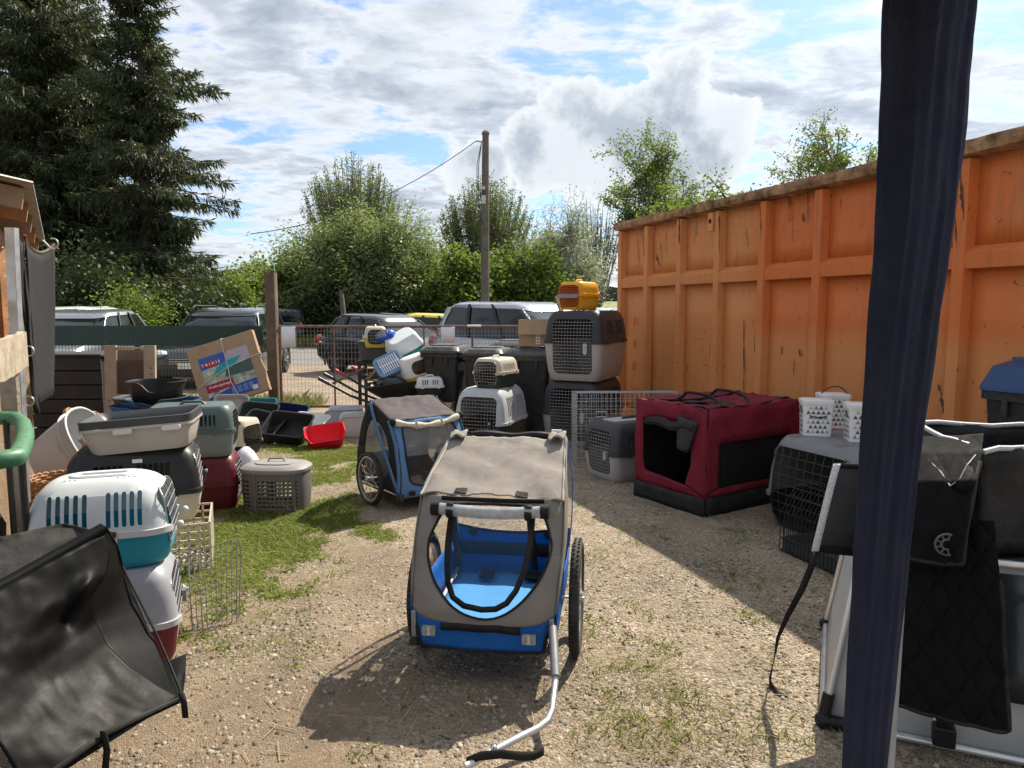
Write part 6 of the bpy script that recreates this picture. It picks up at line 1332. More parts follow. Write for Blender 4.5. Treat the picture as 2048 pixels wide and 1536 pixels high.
def bike_wheel(t, x, y, r, reflector=True):
    w = thing_part('wheel', t, (x, y, r)); n = 40; g = MB()
    g.loft([[((q[1]), q[0] * math.cos(a), q[0] * math.sin(a)) for q in ((r * .86, .014), (r * .92, .023), (r * .985, .017), (r, .0), (r * .985, -.017), (r * .92, -.023), (r * .86, -.014), (r * .86, .014))] for a in [2 * math.pi * k / n for k in range(n + 1)]], False, False); g.build('tyre', tyre, w, smooth=60)
    g = MB()
    for k in range(60):
        a = 2 * math.pi * k / 60
        for s in (-1, 1): g.box((s * .010, r * .995 * math.cos(a + s * .02), r * .995 * math.sin(a + s * .02)), (.009, .010, .008), Matrix.Rotation(a, 3, 'X'))
    g.build('tread', tyre, w, smooth=0, fixn=False)
    g = MB(); g.loft([[(q[1], q[0] * math.cos(a), q[0] * math.sin(a)) for q in ((r * .865, .013), (r * .80, .010), (r * .80, -.010), (r * .865, -.013), (r * .865, .013))] for a in [2 * math.pi * k / n for k in range(n + 1)]], False, False); g.build('rim', alloy, w, smooth=60)
    g = MB()
    for k in range(20): a = 2 * math.pi * k / 20; s = .022 if k % 2 else -.022; g.beam((s, .018 * math.cos(a + .6), .018 * math.sin(a + .6)), (0, r * .81 * math.cos(a), r * .81 * math.sin(a)), .0022, .0022, (1, 0, 0))
    g.build('spokes', steel, w, smooth=0, fixn=False)
    g = MB(); g.tube([(-.035, 0, 0), (-.025, 0, 0), (0, 0, 0), (.025, 0, 0), (.035, 0, 0)], [.012, .024, .014, .024, .012], 12); g.build('hub', alu, w)
    if reflector:
        g = MB(); g.box((.0, r * .45, r * .3), (.012, .022, .06), Matrix.Rotation(R(34), 3, 'X')); g.build('reflector', mat('amber', (.6, .22, .01), .3), w, smooth=0, bevel=.003)
greyc = fabric('grey_canvas', (.25, .222, .195), .85, .28, trans=.10, dust=.05); bluec = fabric('blue_canvas', (.012, .12, .42), .7, .35, trans=.15, dust=.05)
bluenet = fabric('blue_floor_net', (.10, .36, .74), .7, .15, weave=1400, trans=.2, dust=.03); blkc = fabric('black_webbing', (.012, .012, .012), .75, .2)
clearp = bpy.data.materials.new('clear_vinyl'); clearp.use_nodes = True; nt = clearp.node_tree; b = nt.nodes['Principled BSDF']; b.inputs['Base Color'].default_value = (.75, .77, .78, 1); b.inputs['Roughness'].default_value = .12; b.inputs['Specular IOR Level'].default_value = .8
tb = nd(nt, 'ShaderNodeBsdfTransparent'); mx = nd(nt, 'ShaderNodeMixShader'); mx.inputs[0].default_value = .86; lk(nt, b.outputs[0], mx.inputs[1]); lk(nt, tb.outputs[0], mx.inputs[2]); lk(nt, mx.outputs[0], nt.nodes['Material Output'].inputs[0])
bnn = nd(nt, 'ShaderNodeBump'); bnn.inputs['Strength'].default_value = .4; tn_ = nd(nt, 'ShaderNodeTexCoord'); lk(nt, tex_noise(nt, tn_.outputs['Object'], 14, 3, .5, 1.), bnn.inputs['Height']); lk(nt, bnn.outputs[0], b.inputs['Normal'])
netb = screen('black_net', (.015, .015, .016), .45); netc = screen('blue_screen', (.12, .30, .58), .88); netw = screen('clear_net', (.2, .2, .2), .94); nets = screen('side_net', (.03, .03, .03), .75)

HT = thing('dog_trailer', 'grey and blue bicycle dog trailer with open front in foreground', 'dog trailer', (-.125, 2.76, 0), R(-8.3))
def hwid(z): return np.interp(z, [.15, .30, .55, .72, .9], [.290, .300, .318, .314, .288])
def fv(t): return .0 + .24 * max(0, t) ** 1.15
def fz(t): return .30 + .42 * t
def wr(u, v, w, s=1.): return s * (.006 * vnoise(u * 7, v * 6, w) + .004 * vnoise(u * 17, v * 13, w + 3))
def FP(u, t):
    tt = max(-.25, min(1.02, t)); z = fz(tt); k = hwid(z) / .285; bow = -.020 * (1 - (u / .3) ** 2); uu = u * k
    side = .05 * max(0, (abs(u) - .20) / .085) ** 2
    return (uu, fv(tt) + bow + side + wr(u, t, 1.) * 1.2, z)
outer = [(-.285, -.02), (-.20, -.07), (-.10, -.105), (0, -.115), (.10, -.105), (.20, -.07), (.285, -.02), (.285, .25), (.285, .5), (.285, .75), (.285, 1.0), (-.285, 1.0), (-.285, .75), (-.285, .5), (-.285, .25)]
inner = smooth_poly([(-.165, .93), (.02, .95), (.195, .93), (.232, .74), (.248, .55), (.222, .35), (.168, .16), (.09, .01), (.02, -.03), (-.05, -.01), (-.12, .08), (-.185, .25), (-.218, .43), (-.222, .6), (-.195, .78)], 2)
rows, edge = holed(outer, inner, (.01, .5), FP, 110, 7)
g = MB(); g.sheet(rows); g.build('front_cover', greyc, HT, smooth=70, solid=.004)
g = MB(); g.tube([(x, y - .003, z) for x, y, z in edge[:-1]], .0055, 6, closed=True); g.build('opening_binding', blkc, HT)
for sgn in (-1, 1): g = MB(); g.tube([tuple(Vector(FP(sgn * .283, k / 14)) + Vector((sgn * .002, -.003, 0))) for k in range(15)], .0045, 6); g.build('cover_piping', fabric('grey_piping', (.34, .32, .30), .8), HT)
# lower blue skirt
def SK(u, z):
    return (u * hwid(z) / .285, -.022 * (1 - (u / .3) ** 2) + .05 * max(0, (abs(u) - .22) / .065) ** 2 + .004 * vnoise(u * 9, z * 14, 2) + .008, z)
def bot(u): return .155 + (.10 * max(0, 1 - ((abs(u) - .285) / .035) ** 2) ** .5 if abs(u) > .25 else 0)
cu_ = [(-.285 + .57 * i / 60) for i in range(61)]
def ztop(u): return np.interp(u, [p[0] for p in outer[:7]], [fz(p[1]) for p in outer[:7]]) + .004
g = MB(); g.sheet([[SK(u, lerp(bot(u), ztop(u), k / 6)) for u in cu_] for k in range(7)]); g.build('front_skirt', bluec, HT, smooth=70, solid=.005)
g = MB(); g.tube([(x, y - .004, z) for x, y, z in [SK(u, bot(u)) for u in cu_]], .005, 5); g.build('skirt_binding', blkc, HT)
for sgn in (-1, 1):
    g = MB(); us = [sgn * (.249 + .036 * k / 8) for k in range(9)]; g.tube([(SK(u, bot(u))[0], SK(u, bot(u))[1] - .006, SK(u, bot(u))[2]) for u in us], .009, 6); g.build('arch_trim', blkc, HT)
def ribbon(name, pts, w, m_, parent, axis=(0, 0, 1), th=.003):
    g = MB(); ax = Vector(axis); g.sheet([[tuple(Vector(p) - ax * w / 2) for p in pts], [tuple(Vector(p) + ax * w / 2) for p in pts]]); return g.build(name, m_, parent, smooth=60, solid=th, fixn=False)
ribbon('velcro_strip', [(SK(u, .262)[0], SK(u, .250)[1] - .012, .250 + .008 * vnoise(u * 9, 1)) for u in [-.155 + .31 * k / 12 for k in range(13)]], .03, blkc, HT)
refl = mat('reflector_grey', (.28, .29, .28), .25, var=.2, scale=60)
for u, zc_ in ((-.205, .225), (.19, .215)):
    x, y, z = SK(u, zc_); g = MB(); g.loft([[(x + a, y - .006 - k, zc_ + b_) for a, b_ in rrect(.056, .042, .006, 2)] for k in (0, .010)]); rf_ = g.build('reflector', refl, HT, smooth=30)
    g = MB(); g.box((x, y - .0175, zc_), (.012, .003, .036)); g.build('reflector_rib', mat('refl_pale', (.5, .5, .48), .3), rf_, smooth=0)
# roof
def RF(u, s):
    z = lerp(.72, .90, s ** .9) + .004; half = hwid(z); e = abs(u) ** 6
    sag = -.030 * math.sin(math.pi * s) ** .8 * (1 - abs(u) ** 2.5) - .03 * (1 - abs(u) ** 3) * max(0, s - .8) * 3
    big = .010 * vnoise(u * 2.1, s * 3.2, 5.) + .013 * vnoise(u * 1.2 + s * 4.0, s * 1.2, 11.) + .005 * (1 - abs(vnoise(u * 3.0 - s * 2.2, s * 1.6 + u * .8, 41.))) ** 6 + .010 * (1 - s) * math.sin(u * 7 + s * 9) * .5
    dia = .007 * vnoise((u - s) * 4.2, (u + s) * .9, 21.)
    front = .014 * max(0, 1 - s / .22) * vnoise(u * 3.3, .3, 31.)
    return (half * u * (1 - .012 * e), .24 + .50 * s + .006 * vnoise(u * 4, s * 4, 7) * (0 < s < 1), z + sag + big + dia + front - .022 * e)
g = MB(); g.sheet([[RF(-1 + 2 * i / 56, k / 44) for i in range(57)] for k in range(45)]); g.build('roof_cover', greyc, HT, smooth=180, solid=.003)
for sgn in (-1, 1): g = MB(); g.tube([tuple(Vector(RF(sgn * .985, k / 16)) + Vector((sgn * .004, 0, .004))) for k in range(17)] , .0055, 6); g.build('roof_piping', fabric('grey_piping', (.34, .32, .30), .8), HT)
for a0, a1 in ((-1.0, -.72), (.70, 1.0)):
    g = MB(); g.sheet([[tuple(Vector(RF(lerp(a0, a1, i / 6), 1.0)) + Vector((0, .02 - .09 * k / 4, .022 - .010 * k / 4 + .010 * math.sin(i * 1.4 + k)))) for i in range(7)] for k in range(5)]); g.build('roof_tab', greyc, HT, smooth=60, solid=.004)
for u in (-.44, .42):
    c_ = Vector(RF(u, .05)); g = MB(); g.sheet([[tuple(Vector(RF(u + .085 * (i / 3 - .5) * 2 * .98, .02 + .07 * k / 3)) + Vector((0, -.003, .006))) for i in range(4)] for k in range(4)]); g.build('velcro_patch', blkc, HT, smooth=0, solid=.004)
ribbon('seam_band', [tuple(Vector(FP(-.19 + .40 * k / 12, .985)) + Vector((0, -.010, 0))) for k in range(13)], .018, blkc, HT)
# rolled clear window under the seam with straps
roll = [tuple(Vector(FP(-.205 + .42 * k / 14, .93)) + Vector((0, -.032, -.012 - .010 * math.sin(math.pi * k / 14)))) for k in range(15)]
g = MB(); g.tube(roll, .026, 12); g.build('rolled_window', mat('rolled_vinyl', (.42, .43, .44), .15, var=.3, scale=20, alpha=.75), HT)
g = MB(); g.tube([tuple(Vector(p) + Vector((0, 0, .0))) for p in roll[1:-1]], .015, 8); g.build('rolled_window_core', clearp, HT)
for k in (0, 14): g = MB(); g.cyl(Vector(roll[k]) - Vector((.018, 0, 0)), Vector(roll[k]) + Vector((.018, 0, 0)), .030, 10); g.build('roll_end', blkc, HT)
for k in (2, 12):
    c_ = Vector(roll[k]); pts = [c_ + Vector((0, .032 * math.cos(a), .032 * math.sin(a))) for a in [R(-200 + 30 * j) for j in range(12)]]; ribbon('roll_strap', [tuple(p) for p in pts], .030, blkc, HT, (1, 0, 0))
    ribbon('strap_tail', [tuple(c_ + Vector((.004 * j, .03 + .006 * j, -.02 - .05 * j))) for j in range(6)], .03, blkc, HT, (1, 0, 0))
# net door with black U border, a little behind the opening
ub = smooth_poly([(-.145, .92), (-.150, .55), (-.140, .22), (-.09, .06), (.0, .02), (.08, .05), (.135, .25), (.165, .5), (.165, .92)], 1)
ubp = [tuple(Vector(FP(u, t)) + Vector((0, .028, 0))) for u, t in [(-.145, .92), (-.150, .75), (-.150, .55), (-.146, .38), (-.138, .24), (-.115, .12), (-.07, .055), (0, .03), (.055, .045), (.095, .10), (.125, .2), (.15, .36), (.162, .55), (.165, .75), (.165, .92)]]
g = MB(); A, B_ = [], []
for i, p in enumerate(ubp):
    d = (Vector(ubp[min(i + 1, len(ubp) - 1)]) - Vector(ubp[max(i - 1, 0)])).normalized(); nrm = d.cross(Vector((0, -1, .4)).normalized()).normalized(); A.append(tuple(Vector(p) - nrm * .012)); B_.append(tuple(Vector(p) + nrm * .012))
g.sheet([A, B_]); g.build('net_door_border', blkc, HT, smooth=60, solid=.004, fixn=False)
g = MB(); g.add(ubp, [tuple(range(len(ubp)))]); g.build('net_door', netc, HT, smooth=0, fixn=False)
# sides
def vback(z): return np.interp(z, [.15, .5, .9], [.80, .80, .745])
def vfront(z): return 0.03 if z < .30 else fv((z - .30) / .42) + .03 if z <= .72 else .24 + .5 * ((z - .72) / .18) ** 1.1
for sgn in (-1, 1):
    zs_ = [.15 + .75 * k / 16 for k in range(17)]
    def SD(z, u): return (sgn * (hwid(z) + .001 + .004 * vnoise(u * 5, z * 8, sgn)), lerp(vfront(z), vback(z), u), z)
    g = MB(); g.sheet([[SD(z, i / 8) for i in range(9)] for z in zs_ if z <= .35]); g.build('side_skirt', bluec, HT, smooth=60, solid=.004)
    zz = [.34 + .55 * k / 12 for k in range(13)]; g = MB(); g.sheet([[SD(z, .30 * i / 4) for i in range(5)] for z in zz]); g.build('side_cover', greyc, HT, smooth=60, solid=.004)
    g = MB(); g.sheet([[SD(z, .30 + .64 * i / 6) for i in range(7)] for z in zz]); g.build('side_window', nets, HT, smooth=60, fixn=False)
    g = MB(); g.sheet([[SD(z, .94 + .06 * i / 3) for i in range(4)] for z in zz]); g.build('side_cover', bluec, HT, smooth=60, solid=.004)
    g = MB(); g.tube([(sgn * .255, .05, .17), (sgn * .26, .06, .32), (sgn * .275, .27, .69), (sgn * .275, .72, .86), (sgn * .265, .775, .2), (sgn * .255, .05, .17)], .010, 8); g.build('frame_hoop', alu, HT)
    bike_wheel(HT, sgn * (.365 if sgn > 0 else .326), .36, .25)
    g = MB(); g.cyl((sgn * .265, .34, .25), (sgn * .40, .34, .25), .008, 8); g.build('axle_stub', alu, HT)
    g = MB(); g.box((sgn * .283, .026, .225), (.020, .030, .13)); g.build('tow_bracket', mat('bracket', (.30, .30, .30), .4, .6), HT, smooth=0, bevel=.004)
    g = MB(); g.cyl((sgn * .283, -.0, .165), (sgn * .283, .05, .165), .018, 12); g.build('bracket_pivot', blk, HT)
# back
g = MB(); g.sheet([[(lerp(-1, 1, i / 10) * hwid(z), .80, z) for i in range(11)] for z in (.15, .22, .28)]); g.build('back_skirt', bluec, HT, smooth=60, solid=.004)
g = MB(); g.sheet([[(lerp(-1, 1, i / 10) * hwid(z) * .985, .792, z) for i in range(11)] for z in (.268, .33)]); g.build('back_band', blkc, HT, smooth=60, solid=.004)
g = MB(); g.sheet([[(lerp(-1, 1, i / 16) * hwid(.38), .797, lerp(.325, .425 - .035 * (1 - (2 * i / 16 - 1) ** 2), k / 3)) for i in range(17)] for k in range(4)]); g.build('back_panel', bluec, HT, smooth=60, solid=.004)
g = MB(); g.tube([(lerp(-1, 1, i / 16) * .295, .795, .425 - .035 * (1 - (2 * i / 16 - 1) ** 2)) for i in range(17)], .006, 6); g.build('back_binding', blkc, HT)
g = MB(); g.sheet([[(lerp(-1, 1, i / 6) * .28, lerp(.80, .745, k / 4), lerp(.40, .88, k / 4)) for i in range(7)] for k in range(5)]); g.build('back_net', netw, HT, smooth=60, fixn=False)
for u in (-.19, .2): g = MB(); g.sphere((u, .785, .385), (.024, .006, .024), 12, 6); g.build('eyelet', blkc, HT)
g = MB(); g.sheet([[(lerp(-.262, .262, i / 12), lerp(.02, .79, k / 16), .175 + .012 * vnoise(i * .4, k * .4, 6)) for i in range(13)] for k in range(17)]); g.build('floor', bluenet, HT, smooth=180, solid=.004)
for u in (-.10, .13): g = MB(); g.box((u, .70, .20), (.07, .10, .012)); g.build('floor_velcro', blkc, HT, smooth=0)
g = MB(); path = [(.02 + .19 * k / 4 * 1, .76 + .03 * math.sin(k), .915 + .008 * math.sin(k * 2)) for k in range(-4, 5)]; g.tube([(-.2 + .42 * k / 12, .80 + .004 * math.sin(k * 1.7), .888 + .004 * math.sin(k * .8)) for k in range(13)], [.012] + [.018 + .002 * math.sin(k * .9) for k in range(11)] + [.012], 8); g.build('rolled_rear_net', fabric('black_nylon', (.012, .012, .013), .6), HT)
g = MB(); g.box((.235, .79, .905), (.05, .01, .035)); g.build('care_label', paper, HT, smooth=0)
g = MB(); g.tube([(-.15, .10, .155), (-.1, .12, .135), (.05, .14, .13), (.2, .12, .15)], .007, 6); g.build('brake_cable', blk, HT)
# drawbar
inv = (Matrix.Translation(HT.location) @ Matrix.Rotation(R(-8.3), 4, 'Z')).inverted()
def hl_(p): return inv @ Vector(p)
dp_ = [hl_(v) for v in (G(1106, 1262, .24), G(1109, 1325, .175), G(1112, 1350, .15), G(1104, 1420, .09), G(1096, 1440, .08), G(1078, 1455, .072), G(1040, 1474, .065), G(985, 1503, .055), G(930, 1533, .05))]
g = MB(); g.tube(dp_, .0125, 12); g.build('drawbar', alu, HT)
g = MB(); g.cyl(dp_[0] + Vector((0, -.012, .02)), dp_[2] + Vector((0, -.012, 0)), .018, 10); g.build('drawbar_clamp', mat('bracket', (.30, .30, .30), .4, .6), HT)
g = MB(); g.cyl(dp_[1] + Vector((-.03, -.01, -.0)), dp_[1] + Vector((.03, -.01, 0)), .006, 8); g.build('clamp_bolt', steel, HT)
g = MB(); g.sphere(hl_(G(988, 1496, .075)), .012); g.build('hitch_pin', chrome, HT)
fl_ = [hl_(G(932, 1524, .055)), hl_(G(960, 1512, .075)), hl_(G(1000, 1508, .085)), hl_(G(1040, 1512, .075)), hl_(G(1068, 1512, .05)), hl_(G(1088, 1502, .06))]
ribbon('safety_strap', [tuple(p) for p in fl_], .028, blkc, HT, (0, .25, .97))

# --- blue trailer behind
FLc = G(800, 1000, .10); ba = R(38); BT = thing('dog_trailer', 'light blue and black bicycle dog trailer behind the grey one', 'dog trailer', (FLc.x + .30 * math.cos(ba), FLc.y + .30 * math.sin(ba), 0), ba)
lblue = fabric('light_blue_canvas', (.10, .21, .40), .75, .4); purp = fabric('plum_canvas', (.075, .062, .07), .8, .4); bkc = fabric('black_canvas', (.016, .015, .017), .8, .4); creamc = fabric('cream_canvas', (.55, .50, .40), .8, .5); netk = screen('dark_net', (.03, .03, .03), .35)
bv = lambda z: np.interp(z, [.1, .3, .5, .68], [.0, -.03, .0, .10]); bw_ = lambda z: np.interp(z, [.1, .5, .68, .82], [.29, .30, .30, .285])
def BF(u, z): return (u / .3 * bw_(z), bv(z) + .02 * (u / .3) ** 2 + .006 * vnoise(u * 7, z * 8, 3), z)
rows, edge = holed([(-.3, .10), (.3, .10), (.3, .68), (-.3, .68)], smooth_poly([(-.20, .18), (.20, .18), (.245, .30), (.245, .60), (.20, .655), (-.20, .655), (-.245, .60), (-.245, .30)], 2), (0, .42), BF, 72, 3)
g = MB(); g.sheet(rows); g.build('front_frame', lblue, BT, smooth=70, solid=.005)
g = MB(); g.tube([(x, y - .004, z) for x, y, z in edge[:-1]], .006, 6, closed=True); g.build('front_binding', blkc, BT)
g = MB(); g.sheet([[tuple(Vector(BF(lerp(-.245, .245, i / 10), lerp(.18, .655, k / 10))) + Vector((0, .008, 0))) for i in range(11)] for k in range(11)]); g.build('front_net', netk, BT, smooth=70, fixn=False)
g = MB(); g.sheet([[tuple(Vector(BF(lerp(-.245, .245, i / 10), lerp(.42, .655, k / 6))) + Vector((0, .003, 0))) for i in range(11)] for k in range(7)]); g.build('front_vinyl', clearp, BT, smooth=70, fixn=False)
def BR(u, s): return (bw_(.75) * u * 1.01, .10 + .36 * s, .685 + .125 * s - .018 * math.sin(math.pi * s) * (1 - u * u) + .007 * vnoise(u * 4, s * 4, 8) - .015 * abs(u) ** 6)
g = MB(); g.sheet([[BR(-1 + 2 * i / 24, k / 14) for i in range(25)] for k in range(15)]); g.build('roof_cover', purp, BT, smooth=180, solid=.004)
ro = [tuple(Vector(BF(lerp(-.30, .30, k / 16), .675)) + Vector((0, -.03, .0 - .045 * math.sin(math.pi * k / 16)))) for k in range(17)]; g = MB(); g.tube(ro, [.022 + .006 * math.sin(k * 1.4) for k in range(17)], 10); g.build('rolled_cover', creamc, BT)
for k in (0, 16): g = MB(); g.sphere(ro[k], .03, 8, 6); g.build('roll_strap', blkc, BT)
for k in (5, 11): g = MB(); g.tube([tuple(Vector(ro[k]) + Vector((0, .031 * math.cos(a), .031 * math.sin(a)))) for a in [R(40 * j) for j in range(9)]], .006, 5); g.build('roll_tie', creamc, BT)
side_o = [(.0, .10), (-.03, .30), (.0, .50), (.10, .68), (.46, .81), (.60, .60), (.70, .35), (.72, .10)]; side_i = smooth_poly([(.16, .22), (.14, .42), (.20, .60), (.40, .68), (.50, .58), (.56, .40), (.55, .22)], 2)
for sgn in (-1, 1):
    def BS(v, z): return (sgn * (bw_(z) + .004 * vnoise(v * 7, z * 7, 4)), v + .012, z)
    rows, edge = holed(side_o, side_i, (.35, .42), BS, 64, 3); g = MB(); g.sheet(rows); g.build('side_cover', bkc, BT, smooth=70, solid=.004)
    g = MB(); g.add([BS(v, z) for v, z in side_i], [tuple(range(len(side_i)))]); g.build('side_window', clearp, BT, smooth=0, fixn=False)
    ribbon('side_strap', [(sgn * (bw_(z) + .012), v, z) for v, z in [(lerp(.45, .02, k / 8), lerp(.79, .13, k / 8)) for k in range(9)]], .045, lblue, BT, (0, .84, -.54))
    ribbon('front_edge_band', [(sgn * (bw_(z) + .008), bv(z) + .035, z) for z in [.10 + .58 * k / 10 for k in range(11)]], .05, lblue, BT, (0, 1, 0))
    bike_wheel(BT, sgn * .365, .36, .205)
    g = MB(); g.cyl((sgn * .25, .36, .205), (sgn * .40, .36, .205), .008, 8); g.build('axle_stub', alu, BT)
    g = MB(); g.tube([(sgn * .285, .02, .12), (sgn * .285, .7, .12)], .012, 8); g.build('base_tube', alu, BT)
g = MB(); g.sheet([[(lerp(-.28, .28, i / 6), lerp(.01, .71, k / 6), .125) for i in range(7)] for k in range(7)]); g.build('floor', bkc, BT, smooth=0, solid=.006)
g = MB(); g.sheet([[(lerp(-1, 1, i / 6) * .285, lerp(.72, .47, (k / 6) ** 1.3), lerp(.10, .80, k / 6)) for i in range(7)] for k in range(7)]); g.build('back_cover', netk, BT, smooth=60, fixn=False)
g = MB(); g.sheet([[(lerp(-1, 1, i / 6) * .288, lerp(.725, .69, k / 2), lerp(.10, .34, k / 2)) for i in range(7)] for k in range(3)]); g.build('back_skirt', lblue, BT, smooth=60, solid=.005)
for x, z in ((-.2, .135), (.2, .135)): g = MB(); g.box((x, -.012, z), (.05, .008, .03)); g.build('velcro_patch', blkc, BT, smooth=0)
g = MB(); g.box((-.3, -.01, .12), (.03, .05, .05)); g.build('tow_bracket', blk, BT, smooth=0, bevel=.006)

# ------------------------------------------------------------------ black vinyl trailer at the left edge
vinyl = mat('black_vinyl', (.004, .004, .004), .50, var=.3, scale=3, dust=0, bump=.05, bscale=60, spec=.10)
BV = thing('vinyl_trailer', 'black vinyl covered cargo trailer cut by the left edge', 'trailer', (-1.35, 1.85, 0))
vo_ = Vector(BV.location); L_ = lambda p: tuple(Vector(p) - vo_)
A_, B_, C_, D_ = P(-160, 1262, 1.72), P(206, 1064, 2.2), P(362, 1396, 2.04), P(60, 1585, 1.62)
rc_ = [P(208, 1066, 2.2), P(222, 1105, 2.19), P(212, 1150, 2.14), P(186, 1190, 2.10), P(190, 1240, 2.09), P(215, 1290, 2.07), P(262, 1335, 2.05), P(318, 1372, 2.04), P(360, 1395, 2.04)]
def along(pts, t):
    x = t * (len(pts) - 1); i = min(int(x), len(pts) - 2); return pts[i].lerp(pts[i + 1], x - i)
nvv = (B_ - A_).cross(D_ - A_).normalized(); nvv = nvv if nvv.y < 0 else -nvv
def VF(u, v):
    r_ = along(rc_, v); l_ = A_.lerp(D_, v); q = l_.lerp(r_, u)
    fold = .018 * math.sin(2.2 * v + 3.2 * u) * math.sin(math.pi * v) - .05 * abs(v - .22 - .42 * u) * math.exp(-((v - .22 - .42 * u) / .25) ** 2) - .04 * abs(v - .75 + .2 * u) * math.exp(-((v - .75 + .2 * u) / .2) ** 2)
    dimple = .05 * math.exp(-(((u - .84) / .08) ** 2 + ((v - .27) / .07) ** 2)) - .05 * math.exp(-(((u - .80) / .08) ** 2 + ((v - .40) / .06) ** 2))
    return L_(q + nvv * (1 - u ** 6) * (fold * .6 + dimple * .8 + .006 * vnoise(u * 5, v * 5, 2) + .004 * vnoise(u * 14, v * 10, 6)))
g = MB(); g.sheet([[VF(i / 44, k / 40) for i in range(45)] for k in range(41)]); g.build('front_sheet', vinyl, BV, smooth=180, solid=.004)
ro_ = [P(212, 1052, 2.24), P(236, 1092, 2.3), P(246, 1130, 2.32), P(262, 1165, 2.3), P(288, 1215, 2.28), P(318, 1275, 2.25), P(340, 1325, 2.2), P(358, 1370, 2.14), P(368, 1396, 2.08)]
def VR(u, v):
    a = along(rc_, v); b_ = along(ro_, v); q = a.lerp(b_, u); return L_(q + Vector((-.02, .06 * math.sin(math.pi * u) ** .6 * math.sin(math.pi * min(1, v * 1.2 + .05)), 0)) * 1.0 + Vector((0, .01 * vnoise(u * 5, v * 7), 0)))
g = MB(); g.sheet([[VR(i / 14, k / 24) for i in range(15)] for k in range(25)]); g.build('end_sheet', vinyl, BV, smooth=180, solid=.004)
g = MB(); g.tube([L_(p) for p in (P(-170, 1262, 1.72), P(20, 1164, 1.97), P(206, 1058, 2.21))], .020, 10); g.build('top_tube', vinyl, BV)
back = [P(-170, 1120, 2.15), P(-20, 1075, 2.4), P(120, 1050, 2.55), P(236, 1062, 2.5)]
g = MB(); g.sheet([[L_(along(back, i / 12) + Vector((0, .02 * math.sin(i), -.5 * k / 6))) for i in range(13)] for k in range(7)]); g.build('back_sheet', fabric('black_nylon', (.012, .012, .013), .6), BV, smooth=180, solid=.004)
g = MB(); g.sheet([[L_(along([P(-170, 1262, 1.72), P(206, 1064, 2.2)], i / 12).lerp(along(back, i / 12), k / 6) + Vector((0, 0, -.10 * math.sin(math.pi * k / 6) - .01))) for i in range(13)] for k in range(7)]); g.build('sunken_top', fabric('black_nylon', (.012, .012, .013), .6), BV, smooth=180, solid=.004)
g = MB(); bt_ = [D_, P(110, 1540, 1.68), P(210, 1468, 1.82), P(300, 1425, 1.95), C_]
g.tube([L_(p) for p in bt_], [.007, .008, .009, .008, .007], 8); g.build('bottom_hem', blkc, BV)
g = MB(); g.sheet([[L_(along(bt_, i / 12) + Vector((-.12 * k / 3, .30 * k / 3, -.03 * math.sin(math.pi * k / 3) - .012))) for i in range(13)] for k in range(4)]); g.build('floor_sheet', vinyl, BV, smooth=180, solid=.004)
for pts in (((362, 1385, 2.04), (368, 1405, 2.03), (371, 1436, 2.02)), ((206, 1462, 1.80), (214, 1500, 1.80), (210, 1545, 1.79))):
    ribbon('hanging_strap', [L_(P(*p)) for p in pts], .018, blkc, BV, (1, 0, 0))
g = MB(); g.tube([L_(p + Vector((0, -.004, 0))) for p in ro_], .004, 6); g.build('edge_piping', blkc, BV)
bike_wheel(BV, -.20, .15, .25); g = MB(); g.cyl((-.24, .15, .25), (.1, .15, .36), .012, 8); g.build('axle', alu, BV)
g = MB(); g.tube([(-.3, .1, .40), (.05, .05, .36), (.20, .15, .36)], .014, 8); g.build('base_tube', alu, BV)

# ------------------------------------------------------------------ right foreground
CR = thing('aluminium_crate', 'light grey panelled aluminium travel crate behind the navy post', 'dog crate', tuple(G(1645, 1462))); co = Vector(CR.location); cl = lambda p: tuple(Vector(p) - co)
a0 = G(1645, 1455); a0.z = .03; t0 = P(1722, 1098, 2.52); b0 = Vector((a0.x + .98, a0.y - .42, .03)); t1 = t0 + Vector((.80, -.36, .02))
dv = Vector((.36, .80, 0)); tubes = [(a0, t0), (b0, t1), (t0, t1), (a0, b0), (a0, a0 + dv), (b0, b0 + dv), (t0, t0 + dv * .8), (t1, t1 + dv * .8), (t0 + dv * .8, t1 + dv * .8), (a0 + dv, t0 + dv * .8), (b0 + dv, t1 + dv * .8), (a0 + dv, b0 + dv), (a0.lerp(b0, .33), t0.lerp(t1, .33)), (a0.lerp(b0, .62), t0.lerp(t1, .62))]
aluw = mat('alu_tube', (.66, .66, .65), .35, .7)
for p, q in tubes: g = MB(); g.cyl(cl(p), cl(q), .0135, 10); g.build('frame_tube', aluw, CR)
for p in (a0, b0, a0 + dv, b0 + dv, t0, t1): g = MB(); g.sphere(cl(p), .03, 12, 8); g.build('corner_joint', plastic(BLACK), CR)
g = MB(); d_ = (t0 - a0).normalized(); g.cyl(cl(a0), cl(a0 + d_ * .10), .021, 10); g.build('joint_sleeve', plastic(BLACK), CR)
g = MB(); d_ = (b0 - a0).normalized(); g.cyl(cl(a0), cl(a0 + d_ * .08), .021, 10); g.build('joint_sleeve', plastic(BLACK), CR)
pan = mat('grey_panel', (.44, .44, .43), .55, var=.06)
def quad(name, c, m_, par, inset=.0, sub=(4, 4), off=(0, 0, 0), f=None):
    g = MB(); g.sheet([[tuple(Vector(cl(c[0].lerp(c[1], i / sub[0]).lerp(c[3].lerp(c[2], i / sub[0]), k / sub[1]))) + Vector(off)) for i in range(sub[0] + 1)] for k in range(sub[1] + 1)]); return g.build(name, m_, par, smooth=60, solid=.004, fixn=False)
